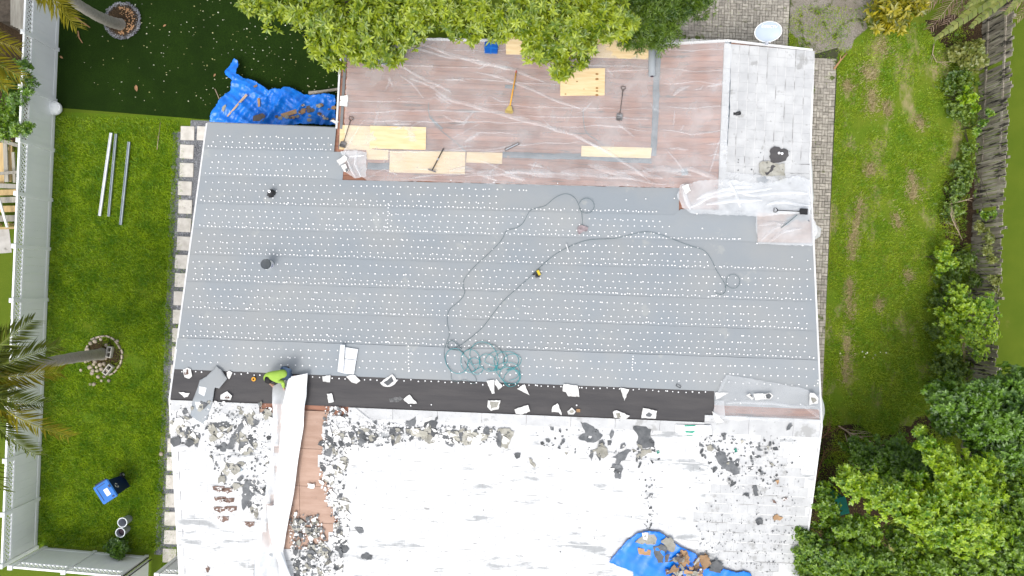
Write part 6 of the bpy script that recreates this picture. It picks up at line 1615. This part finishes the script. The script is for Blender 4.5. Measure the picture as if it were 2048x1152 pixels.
tp2 = [(1217, 1121), (1237.5, 1096), (1254, 1077.5), (1273, 1064.5), (1291, 1060), (1317, 1060), (1334, 1072), (1358, 1090.5), (1388, 1103.5), (1403, 1131), (1442, 1139), (1443.5, 1133), (1469.5, 1142.5), (1484, 1139), (1499, 1144), (1506, 1160), (1500, 1185), (1270, 1185), (1264.5, 1140.6), (1241, 1131)]
t2, tz2 = tarp('blue tarpaulin with brown rubbish on the front roof slope', tp2, Rf, lambda x, y: zroof(x, y) + .04, .07, .055, 11.0, Rf(1340, 1120))
for lab, px, m in (('grey felt sheet with a white tag on the roof tarpaulin', [(1268, 1081), (1276, 1074), (1284, 1068), (1294, 1064), (1306, 1065), (1312, 1073), (1310, 1084), (1296, 1086)], m_flake_t),
                   ('brown rectangular board on the roof tarpaulin', [(1274, 1092), (1300, 1097), (1299, 1108), (1276, 1105)], m_flake_b),
                   ('tall grey felt piece in the middle of roof tarpaulin', [(1304, 1090), (1320, 1084), (1332, 1094), (1326, 1110), (1324, 1122), (1314, 1122), (1308, 1110)], m_flake_g),
                   ('olive grey felt piece at the roof tarpaulin upper edge', [(1320, 1078), (1330, 1070), (1342, 1074), (1350, 1088), (1345, 1100), (1332, 1096)], m_flake_t),
                   ('tan felt piece folded on the pile, upper', [(1352, 1110), (1362, 1095), (1372, 1100), (1378, 1120), (1366, 1130), (1356, 1124)], m_flake_b),
                   ('tan felt piece folded on the pile, right hand', [(1386, 1115), (1396, 1108), (1412, 1106), (1420, 1124), (1406, 1136), (1392, 1134)], m_flake_b),
                   ('grey felt piece at the right end of the pile', [(1418, 1122), (1432, 1114), (1444, 1130), (1438, 1142), (1416, 1138)], m_flake_g),
                   ('white paper tag on the roof tarpaulin', [(1282, 1062), (1294, 1062), (1292, 1077), (1285, 1075)], m_white)):
    scrap(lab, px, m, lift=.13, curl=.06, th=.012, sp=.06, zf=lambda x, y: zroof(x, y), name='felt_piece' if 'felt' in lab else 'board_piece', cat='roofing debris')
for i in range(46):
    px, py = rnd.gauss(1365, 22), rnd.uniform(1108, 1156)
    if not (1326 < px < 1412): continue
    m = rnd.choice((m_flake_b, m_rust, m_dsteel, m_flake_b, m_flake_t))
    o = flake(px, py, rnd.uniform(8, 17), m, 900 + i); dz = rnd.uniform(.04, .22)
    o.v = [(a, b, c + dz) for a, b, c in o.v]
    tag(o.build('roofing_chip', m), 'brown broken chip in the rubbish heap on the roof tarpaulin', 'roofing debris', 'chips in the rubbish heap on the roof tarpaulin')

# ------------------------------------------------------------------ hoses and cords on the grey sheeting
def smooth_path(pts, it=3):
    for _ in range(it):
        q = [pts[0]]
        for i in range(len(pts) - 1):
            a, b = pts[i], pts[i + 1]; q += [(a[0] * .75 + b[0] * .25, a[1] * .75 + b[1] * .25), (a[0] * .25 + b[0] * .75, a[1] * .25 + b[1] * .75)]
        pts = q + [pts[-1]]
    return pts
z5 = lambda pts: [(650 + x / 2.925, 380 + y / 2.925) for x, y in pts]
def hose(name, label, px, r, m, cat='hose', lift=.05, parts=()):
    root = thing(name, label, cat, Rf(*px[len(px) // 2]))
    mb = MB(); mb.tube([Rf(a, b, lift + .006 * math.sin(i * .7)) for i, (a, b) in enumerate(px)], r, 6); mb.build('line', m, root, smooth=True)
    return root
air = smooth_path(z5([(1505, 215), (1505, 140), (1485, 90), (1470, 55), (1440, 28), (1395, 20), (1335, 50), (1295, 92), (1245, 105), (1205, 112), (1180, 150), (1160, 195), (1120, 225), (1055, 235), (1040, 290), (950, 380), (870, 450), (812, 520), (805, 560), (822, 605), (785, 655), (718, 700), (712, 780), (732, 840), (712, 890), (695, 940), (700, 1000), (740, 1060), (735, 1110), (770, 1125), (820, 1105), (870, 1140), (893, 1110), (850, 1060), (815, 1000)]))
hose('air_hose', 'thin dark teal air hose winding down the grey sheeting from the rag', air, .006, m_cord, lift=.045)
coil = []
for (cx, cy, r, t0, t1) in ((770, 1000, 68, 0, 5.2), (850, 1000, 60, 1, 8), (880, 1030, 45, 0, 6), (930, 980, 85, 2.5, 7.5), (955, 1010, 50, 0, 7), (1000, 1000, 60, 3, 9), (1060, 1000, 62, 2, 8.2), (1095, 1000, 45, 1, 8), (1080, 1085, 52, 0, 13), (1095, 1100, 48, 0, 8.5), (1070, 1060, 60, 3, 8)):
    k = int((t1 - t0) * 4); ph = rnd.uniform(0, 6)
    for i in range(k):
        t = t0 + (t1 - t0) * i / k; rr_ = r * (1 + .12 * math.sin(2 * t + ph)); coil.append((cx + rr_ * 1.05 * math.cos(t), cy + rr_ * math.sin(t)))
hose('garden_hose', 'bright teal hose lying in tangled coils at the foot of grey sheeting', smooth_path(z5(coil), 2), .0075, m_teal, lift=.075)
arc = smooth_path(z5([(820, 945), (880, 905), (950, 895), (1010, 915), (1045, 960), (1050, 1010)]))
hose('garden_hose', 'dark loop of hose arching above the teal coils', arc, .008, m_cord, lift=.06)
lp = [(800, 930), (760, 885), (730, 880), (714, 905), (722, 930), (760, 936), (800, 940), (812, 960)]
hose('cable', 'short dark cable looped where the cord meets the coils', smooth_path(z5(lp)), .010, m_cord, 'cable', .06)
c2 = z5([(760, 925), (800, 905), (910, 820), (960, 755), (1000, 700), (1060, 630), (1150, 555), (1260, 450), (1350, 370), (1470, 312), (1545, 290), (1620, 288), (1700, 285), (1800, 258), (1870, 243), (1940, 252), (2047, 292)]) + [(1380, 492), (1411, 500), (1426, 525), (1432, 540), (1443, 556), (1452, 572), (1451, 585), (1442, 590), (1431, 586)]
cd = hose('extension_cord', 'long dark cord crossing the grey sheeting to a loop at right', smooth_path(c2), .0065, m_cord, 'cord', .05)
lo = [(1466 + 14 * math.cos(t), 563 + 14 * math.sin(t)) for t in [i * .35 + 2.6 for i in range(19)]]
mb = MB(); mb.tube([Rf(a, b, .07) for a, b in [(1450, 575)] + lo], .0065, 6); mb.build('end_loop', m_cord, cd, smooth=True)
lo = [(1530 + 45 * math.cos(t), 92 + 44 * math.sin(t)) for t in [i * .3 + 3.4 for i in range(20)]]
mb = MB(); mb.tube([Rf(a, b, .07) for a, b in z5(lo)], .0075, 6); mb.build('end_loop', m_cord, [o for o in C.objects if o.name == 'air_hose'][0], smooth=True)
hose('extension_cord', 'thin dark cord curving over the upper plastic toward the plywood', smooth_path([(857, 205), (857, 230), (870, 250), (890, 268), (912, 285), (932, 304)]), .010, m_cord, 'cord', .02)
hose('extension_cord', 'dark wavy cord on the plastic left of lone shovel', smooth_path([(1166, 218), (1167, 245), (1172, 268), (1195, 280), (1215, 298), (1228, 313)]), .011, m_cord, 'cord', .02)
hose('extension_cord', 'short dark cord lying on the black flat shovel corner plastic', smooth_path([(1562, 456), (1580, 442), (1594, 430)]), .012, m_cord, 'cord', .16)
mb = MB(); s = poly_r([(1155, 454), (1162, 450), (1168, 452), (1176, 455), (1174, 463), (1166, 463), (1158, 470), (1154, 462)])
tag(sheet_mb(s, lambda x, y: zroof(x, y) + .06 + .04 * noise.noise((x * 9, y * 9, 1)), .05, .01, seed=3).build('rag', m_pink), 'dusty pink rag where the hose ends on grey sheeting', 'rag')
# nail gun
v = Rf(1076, 546, .05); r = thing('nail_gun', 'yellow and black nail gun lying on the dark cord', 'nail gun', v); R = Matrix.Rotation(.5, 3, 'Z')
mb = MB(); mb.box(v + R @ Vector((.02, 0, .05)), (.09, .19, .09), R, taper=.8); mb.build('body', mat('yellow_plastic', (.62, .46, .03), (.5, .37, .03), rough=.4), r)
mb = MB(); mb.box(v + R @ Vector((-.10, .02, .035)), (.15, .05, .05), R); mb.box(v + R @ Vector((-.02, -.10, .03)), (.05, .06, .05), R); mb.build('grip', m_black, r)
mb = MB(); mb.tube([v + R @ Vector((-.12, -.05, .04)), v + R @ Vector((-.04, -.09, .04))], .045, 10); mb.build('magazine', m_black, r)
# orange tape
v = Rf(508, 758, .02); r = thing('tape_roll', 'small orange tape roll lying on the black strip', 'tape', v)
mb = MB(); mb.lathe([(.032, 0), (.062, 0), (.066, .01), (.066, .035), (.06, .045), (.032, .045), (.032, 0)], Matrix.Translation(v), 18); mb.build('ring', m_orange, r, smooth=False)
mb = MB(); mb.lathe([(.026, .002), (.0315, .002), (.0315, .04), (.026, .04)], Matrix.Translation(v), 14); mb.build('core', m_flake_b, r)
# tape measure clip at the sheet edge
v = Rf(1357, 772, .05); r = thing('staple_bar', 'small black open metal loop at the black strip edge', 'metal loop', v); R = Matrix.Rotation(-.45, 3, 'Z')
for (dx, dy, sx, sy) in ((0, .035, .15, .012), (0, -.035, .15, .012), (.07, 0, .012, .06), (-.07, 0, .012, .06)):
    mb = MB(); mb.box(v + R @ Vector((dx, dy, 0)), (sx, sy, .012), R); mb.build('side', m_black, r)
# lidded bucket and black cap bucket on the grey sheeting
v = Rf(540, 529, .02); r = thing('bucket', 'white pail with black lid and blue print on the grey sheeting', 'bucket', v); M = Matrix.Translation(v)
mb = MB(); mb.lathe([(0, 0), (.125, 0), (.145, .36), (0, .36)], M, 24); pb = mb.build('pail', m_white, r, smooth=False)
mb = MB()
for k in range(5):
    a0 = -.9 + k * .22; 
    mb.add([M @ Vector(((.129 + .02 * h / .36 + .003) * math.cos(a0 + d), (.129 + .02 * h / .36 + .003) * math.sin(a0 + d), h)) for d, h in ((0, .10), (.14, .10), (.14, .10 + .05 * (1 + k % 3)), (0, .10 + .05 * (1 + k % 3)))], [(0, 1, 2, 3)])
mb.build('printed_label', mat('navy_print', (.05, .06, .22), (.07, .08, .28), rough=.5), r)
mb = MB(); mb.lathe([(0, .362), (.13, .362), (.135, .37), (.158, .37), (.160, .345), (.156, .345), (.156, .364), (.16, .372), (.15, .392), (.13, .386), (0, .380)], M, 24); mb.build('lid', mat('black_plastic', (.045, .055, .06), (.06, .07, .08), rough=.5), r, smooth=False)
mb = MB(); mb.tube([M @ Vector((-.155 + .0 * i, 0, .33)) if i == 0 else M @ Vector((.165 * math.cos(PI + i * .4), .165 * math.sin(PI + i * .4), .33 - .03 * i)) for i in range(6)], .006, 5); mb.build('bail', m_metal, r)
v = Rf(544, 386, .02); r = thing('black_canister', 'lumpy black canister with a white ring top on grey sheeting', 'canister', v)
mb = MB(); mb.lathe([(0, 0), (.11, 0), (.12, .06), (.10, .14), (.07, .20), (.045, .22), (0, .22)], Matrix.Translation(v) @ Matrix.Diagonal((1.1, .95, 1, 1)), 16); mb.build('body', m_black, r, smooth=True)
mb = MB(); q = v + Vector((-.01, .02, .205)); mb.lathe([(.022, .016), (.045, .016), (.05, .024), (.045, .034), (.022, .034), (.022, .016)], Matrix.Translation(q), 16); mb.build('ring', m_white, r)
mb = MB(); mb.box(v + Vector((-.07, -.10, .03)), (.16, .045, .04), Matrix.Rotation(-.35, 3, 'Z')); mb.box(v + Vector((-.02, -.13, .02)), (.15, .04, .03), Matrix.Rotation(.1, 3, 'Z')); mb.build('strap', m_black, r)
v = Rf(1472, 228, .02); r = thing('vent_pipe', 'small dark oval vent pipe in the white gable roof', 'vent pipe', v)
mb = MB(); mb.lathe([(.0, .06), (.045, .06), (.05, .16), (.062, .16), (.055, 0), (.10, -.02)], Matrix.Translation(v) @ Matrix.Rotation(.5, 4, 'Y'), 14); mb.build('pipe', m_black, r, smooth=True)
mb = MB(); mb.lathe([(.062, .0), (.12, -.01), (.13, -.03)], Matrix.Translation(v), 14); mb.build('flashing', m_tile, r)
# satellite dish at the rear gable end
v = Rf(1533, 84, 0); r = thing('satellite_dish', 'pale oval satellite dish above the rear edge of the white gable', 'satellite dish', v)
q = G(1535, 62, 3.35); nrm = Vector((.02, -.58, .81)).normalized(); ux = Vector((1, -.03, 0)); ux = (ux - nrm * ux.dot(nrm)).normalized(); uy = nrm.cross(ux)
M = Matrix((ux, uy, nrm)).transposed().to_4x4(); M.translation = q
S = M @ Matrix.Diagonal((.435, .32, 1, 1))
mb = MB(); mb.lathe([(.0, .0), (.35, .010), (.7, .04), (.93, .07), (.97, .082), (1.0, .078), (.97, .066), (.7, .028), (.35, -.002), (0, -.012)], S, 36); mb.build('reflector', m_dish, r, smooth=True)
mb = MB(); mb.lathe([(.955, .082), (.985, .090), (1.012, .082), (.985, .072), (.955, .082)], S, 36); mb.build('rim', m_white, r, smooth=True)
mb = MB(); mb.tube([q - nrm * .02, q - nrm * .16, G(1531, 84, 2.95), G(1531, 90, 2.75)], [.05, .045, .03, .03], 8); mb.build('mast', m_metal, r, smooth=True)
mb = MB(); mb.box(G(1530, 86, 2.78), (.20, .10, .06)); mb.build('bracket', m_metal, r)
mb = MB(); mb.tube([G(1529, 80, 3.0), M @ Vector((0, -.34, .10)), M @ Vector((0, -.33, .20))], .014, 6); mb.box(M @ Vector((0, -.33, .22)), (.10, .07, .05)); mb.build('feed_arm', m_grey_p, r)
mb = MB(); mb.tube([G(1536, 80, 2.9), G(1541, 86, 2.8)], .012, 6); mb.build('strut', m_white, r)
tc = bpy.data.curves.new('lettering', 'FONT'); tc.body = 'DIRECTV'; tc.size = .125; tc.align_x = 'CENTER'; tc.extrude = .002
to = bpy.data.objects.new('lettering', tc); C.objects.link(to)
bpy.context.view_layer.update()
me = bpy.data.meshes.new_from_object(to.evaluated_get(bpy.context.evaluated_depsgraph_get())); bpy.data.objects.remove(to)
me.materials.clear(); me.materials.append(m_cap)
lo_ = bpy.data.objects.new('lettering', me); C.objects.link(lo_); lo_.parent = r
mt = Matrix.Translation(-r.location) @ M @ Matrix.Translation((0, .115, .055)) @ Matrix.Rotation(.19, 4, 'X')
lo_.matrix_local = mt

# ------------------------------------------------------------------ on the left lawn
m_rail = mat('pale_metal', (.72, .76, .78), (.6, .65, .68), rough=.4, scale=9)
for lab, a, b, w, mm in (('leftmost and whitest of the long metal strips on the lawn', (223, 266), (200, 432), .075, m_white), ('middle grey metal strip lying close to the white one', (233, 268), (218, 433), .065, m_metal), ('grey metal strip lying apart on the lawn', (259, 284), (242, 450), .075, m_metal)):
    A0, B0 = G(*a, .09), G(*b, .09); d = (B0 - A0); L = d.length; R = Matrix.Rotation(math.atan2(d.y, d.x) - PI / 2, 3, 'Z'); c = (A0 + B0) / 2
    r = thing('metal_strip', lab, 'metal strip', (c.x, c.y, 0), 'metal strips on the lawn')
    mb = MB(); mb.box(c, (w, L, .012), R); mb.build('web', mm, r)
    mb = MB(); mb.box(c + R @ Vector((-w / 2, 0, .022)), (.012, L, .055), R); mb.build('flange', mm, r)
    mb = MB(); mb.box(c + R @ Vector((w / 2, 0, .022)), (.012, L, .055), R); mb.build('flange', mm, r)
# blue wheeled bin
b = G(246, 966); r = thing('wheeled_bin', 'blue wheeled recycling bin with a white label on its lid', 'bin', b); yaw = math.radians(35); R = Matrix.Rotation(yaw, 3, 'Z')
T = lambda x, y, z: b + R @ Vector((x, y, z))
h = 1.02; mb = MB()
lo4 = [(-.20, -.24), (.20, -.24), (.20, .24), (-.20, .24)]; hi4 = [(-.27, -.31), (.27, -.31), (.27, .31), (-.27, .31)]
mb.add([T(x, y, .05) for x, y in lo4] + [T(x, y, h) for x, y in hi4], [(3, 2, 1, 0), (4, 5, 6, 7)] + [(i, (i + 1) % 4, 4 + (i + 1) % 4, 4 + i) for i in range(4)]); mb.build('body', m_blue3, r)
mb = MB(); bm = bmesh.new(); bmesh.ops.create_cube(bm, size=1); bmesh.ops.scale(bm, vec=(.60, .70, .07), verts=bm.verts); bmesh.ops.bevel(bm, geom=list(bm.edges), offset=.022, segments=2, affect='EDGES')
mb.add([T(*(v.co + Vector((0, 0, h + .045)))) for v in bm.verts], [tuple(q.index for q in f.verts) for f in bm.faces]); bm.free(); lid = mb.build('lid', mat('bright_blue_lid', (.005, .13, .46), (.007, .15, .50), rough=.35), r)
mb = MB(); mb.box(T(.06, -.04, h + .083), (.16, .26, .004), R); mb.build('label', m_white, lid)
mb = MB()
for (x, y, sx, sy) in ((-.19, 0, .02, .5), (-.02, .27, .34, .02), (.24, .10, .07, .10), (.17, -.27, .08, .06)): mb.box(T(x, y, h + .084), (sx, sy, .006), R)
mb.build('moulding', m_blue3, lid)
mb = MB(); mb.tube([T(-.2, .38, h + .01), T(.2, .38, h + .01)], .022, 8); mb.box(T(-.2, .36, h - .0), (.04, .08, .05), R); mb.box(T(.2, .36, h), (.04, .08, .05), R); mb.build('handle', m_blue3, r)
for s in (-1, 1):
    mb = MB(); mb.tube([T(s * .19, .24, .11), T(s * .25, .24, .11)], .11, 16); w_ = mb.build('wheel', m_black, r)
    mb = MB(); mb.tube([T(s * .251, .24, .11), T(s * .256, .24, .11)], .05, 10); mb.build('hub', m_grey_p, w_)
# recycling mark on the body side: three bent arrows
mb = MB()
for k in range(3):
    a = k * 2 * PI / 3 + PI / 2
    def pt(u, v): 
        x, z = u * math.cos(a) - v * math.sin(a), u * math.sin(a) + v * math.cos(a)
        zz_ = .78 + z; yy_ = x
        xf = .20 + .07 * (zz_ - .05) / (h - .05) + .004
        return T(xf, yy_, zz_)
    mb.add([pt(.055, -.05), pt(.055, .02), pt(.085, .02), pt(.085, -.05)], [(0, 1, 2, 3)])
    mb.add([pt(.04, .02), pt(.07, .06), pt(.10, .02)], [(0, 1, 2)])
mb.build('recycling_mark', m_cap, r)
def pail(label, top, base, m_in, dark):
    a, t = G(*base, 0.02), G(*top, .42); r = thing('pail', label, 'bucket', a, 'grey pails on the lawn')
    d = (Vector((a.x, a.y, .42)) - a); M = Matrix.Translation(a)
    mb = MB(); mb.lathe([(0, 0), (.13, 0), (.165, .42), (.150, .42), (.12, .02), (0, .02)], M, 22); mb.build('shell', m_grey_p, r, smooth=False)
    mb = MB(); mb.lathe([(.150, .41), (.178, .41), (.178, .435), (.150, .435), (.150, .41)], M, 22); mb.build('rim', m_rail, r)
    mb = MB(); mb.lathe([(0, .30 if dark else .06), (.136 if dark else .118, .30 if dark else .06)], M, 18); mb.build('contents', m_in, r)
    mb = MB(); mb.tube([M @ Vector((.17 * math.cos(i * .3), .17 * math.sin(i * .3), .42 - .03 * math.sin(i * .3))) for i in range(11)], .006, 5); mb.build('bail', m_metal, r)
pail('empty pale grey pail on the lawn, farther from the short fence', (246, 1041), (258, 1037), m_grey_p, False)
pail('pale grey pail with dark contents, nearer the short fence', (243, 1062), (254, 1057), m_hole, True)
# green bin half hidden by the lower right trees
b = G(1652, 995); r = thing('green_bin', 'dark green bin half hidden under the lower right trees', 'bin', b)
mb = MB(); mb.box(b + Vector((0, 0, .5)), (.5, .55, 1.0), Matrix.Rotation(.3, 3, 'Z')); mb.build('body', m_green, r)
mb = MB(); mb.box(b + Vector((0, 0, 1.03)), (.56, .62, .06), Matrix.Rotation(.3, 3, 'Z')); mb.build('lid', m_green, r)

# ------------------------------------------------------------------ the worker
def skin_mesh(name, joints, bones, m, parent, sub=2, root=0, post=None):
    me = bpy.data.meshes.new(name); w = wloc(parent) if parent is not None else Vector((0, 0, 0))
    me.from_pydata([tuple(Vector(j[0]) - w) for j in joints], bones, [])
    o = bpy.data.objects.new(name, me); C.objects.link(o)
    sk = o.modifiers.new('skin', 'SKIN'); sk.use_smooth_shade = True; sk.branch_smoothing = .3
    sd_ = me.skin_vertices[0].data
    for i, j in enumerate(joints):
        rr_ = j[1]; sd_[i].radius = (rr_, rr_) if not hasattr(rr_, '__len__') else rr_
    sd_[root].use_root = True
    sb = o.modifiers.new('sub', 'SUBSURF'); sb.levels = sub; sb.render_levels = sub
    bpy.context.view_layer.update()
    n = bpy.data.meshes.new_from_object(o.evaluated_get(bpy.context.evaluated_depsgraph_get()))
    bpy.data.objects.remove(o); n.materials.clear(); n.materials.append(m); n.polygons.foreach_set('use_smooth', [True] * len(n.polygons))
    q = bpy.data.objects.new(name, n); C.objects.link(q)
    if parent is not None: q.parent = parent
    return q
zr = Rf(565, 752).z
def J(px, py, hgt): return G(px, py, zr + hgt)
pel, spine, chest, neck, head = J(572, 746, .42), J(563, 748, .50), J(549, 751, .55), J(541, 755, .52), J(538, 759, .47)
shR, elR, wrR = J(534, 748, .50), J(530, 758, .33), J(541, 768, .22)
shL, elL, wrL = J(553, 761, .50), J(565, 763, .36), J(568, 777, .20)
hiR, knR, anR, toR = J(574, 741, .39), J(563, 737, .40), J(576, 736, .07), J(566, 736, .05)
hiL, knL, anL, toL = J(574, 751, .39), J(573, 757, .09), J(592, 752, .09), J(599, 751, .05)
r = thing('person', 'worker in a lime green long sleeved shirt and jeans bending over plastic', 'person', Vector((pel.x, pel.y, zroof(pel.x, pel.y))))
joints = [(pel, .12), (spine, .12), (chest, .13), (neck, .055), (head, .09), (shR, .06), (elR, .042), (wrR, .028), (shL, .06), (elL, .042), (wrL, .028), (hiR, .09), (knR, .058), (anR, .040), (toR, .035), (hiL, .09), (knL, .058), (anL, .040), (toL, .035), (head + (head - neck) * .55 - Vector((0, 0, .05)), .07)]
bones = [(0, 1), (1, 2), (2, 3), (3, 4), (4, 19), (2, 5), (5, 6), (6, 7), (2, 8), (8, 9), (9, 10), (0, 11), (11, 12), (12, 13), (13, 14), (0, 15), (15, 16), (16, 17), (17, 18)]
def hand(wr, el):
    d = (wr - el).normalized(); sd_ = d.cross(Vector((0, 0, 1))).normalized(); up = sd_.cross(d)
    i0 = len(joints); joints.append((wr + d * .07, .030)); bones.append((7 if wr is wrR else 10, i0))
    for k, (off, L) in enumerate(((-.033, .065), (-.011, .078), (.011, .074), (.033, .058))):
        a = wr + d * .105 + sd_ * off; i = len(joints)
        joints.append((a, .009)); joints.append((a + d * L * .5 - up * .012, .0085)); joints.append((a + d * L * .8 - up * .038, .0075))
        bones.extend([(i0, i), (i, i + 1), (i + 1, i + 2)])
    a = wr + d * .05 + sd_ * (-.04); i = len(joints)
    joints.append((a, .012)); joints.append((a + d * .045 - sd_ * .02 - up * .02, .010)); bones.extend([(i0, i), (i, i + 1)])
hand(wrR, elR); hand(wrL, elL)
skin_mesh('body', joints, bones, m_skin, r, 1)
f = .028
sj = [(pel - (spine - pel) * .35, (.150, .160)), (spine, (.140, .165)), (chest, (.145, .185)), (neck + (chest - neck) * .35, .085), (shR, .088), (elR, .064), (wrR + (elR - wrR) * .12, .048), (shL, .088), (elL, .064), (wrL + (elL - wrL) * .12, .048)]
skin_mesh('shirt', sj, [(0, 1), (1, 2), (2, 3), (2, 4), (4, 5), (5, 6), (2, 7), (7, 8), (8, 9)], m_lime, r, 2)
jj = [(pel, (.125, .14)), (hiR, .105), (knR, .078), (anR + (knR - anR) * .15, .062), (hiL, .105), (knL, .078), (anL + (knL - anL) * .15, .062)]
skin_mesh('jeans', jj, [(0, 1), (1, 2), (2, 3), (0, 4), (4, 5), (5, 6)], m_jeans, r, 2)
for a, t in ((anR, toR), (anL, toL)): skin_mesh('shoe', [(a + (a - t) * .25, .045), (a, .052), (t, .048), (t + (t - a) * .35, .038)], [(0, 1), (1, 2), (2, 3)], m_black, r, 2)
bm = bmesh.new(); bmesh.ops.create_icosphere(bm, subdivisions=3, radius=1)
hd = (head - neck).normalized()
for v in bm.verts:
    v.co = Vector((v.co.x * .122, v.co.y * .125, v.co.z * .115)) * (1 + .05 * noise.noise(v.co * 5))
mb = MB(); mb.add([head + v.co + Vector((0, 0, .028)) for v in bm.verts], [tuple(q.index for q in f_.verts) for f_ in bm.faces]); bm.free(); mb.build('hair', m_hair, r, smooth=True)
fd = (hd * .75 + Vector((0, 0, -.65))).normalized(); sx = fd.cross(Vector((0, 0, 1))).normalized(); fu = sx.cross(fd)
mb = MB(); mb.box(head + fd * .115, (.024, .03, .03), Matrix((sx, fd, fu)).transposed(), taper=.6); mb.build('nose', m_skin, r)
for s in (-1, 1):
    mb = MB(); c = head + sx * s * .10 - Vector((0, 0, .02)); mb.lathe([(0, -.01), (.026, -.006), (.03, .004), (0, .008)], Matrix.Translation(c) @ Matrix.Rotation(PI / 2, 4, 'Y'), 10); mb.build('ear', m_skin, r, smooth=True)
    mb = MB(); c = head + fd * .098 + sx * s * .032 + fu * .02; mb.lathe([(0, -.008), (.010, -.004), (.010, .004), (0, .008)], Matrix.Translation(c), 8); mb.build('eye', m_hair, r)
mb = MB(); mb.box(head + fd * .10 - fu * .045, (.045, .012, .010), Matrix((sx, fd, fu)).transposed()); mb.build('mouth', mat('lips', (.32, .13, .10)), r)
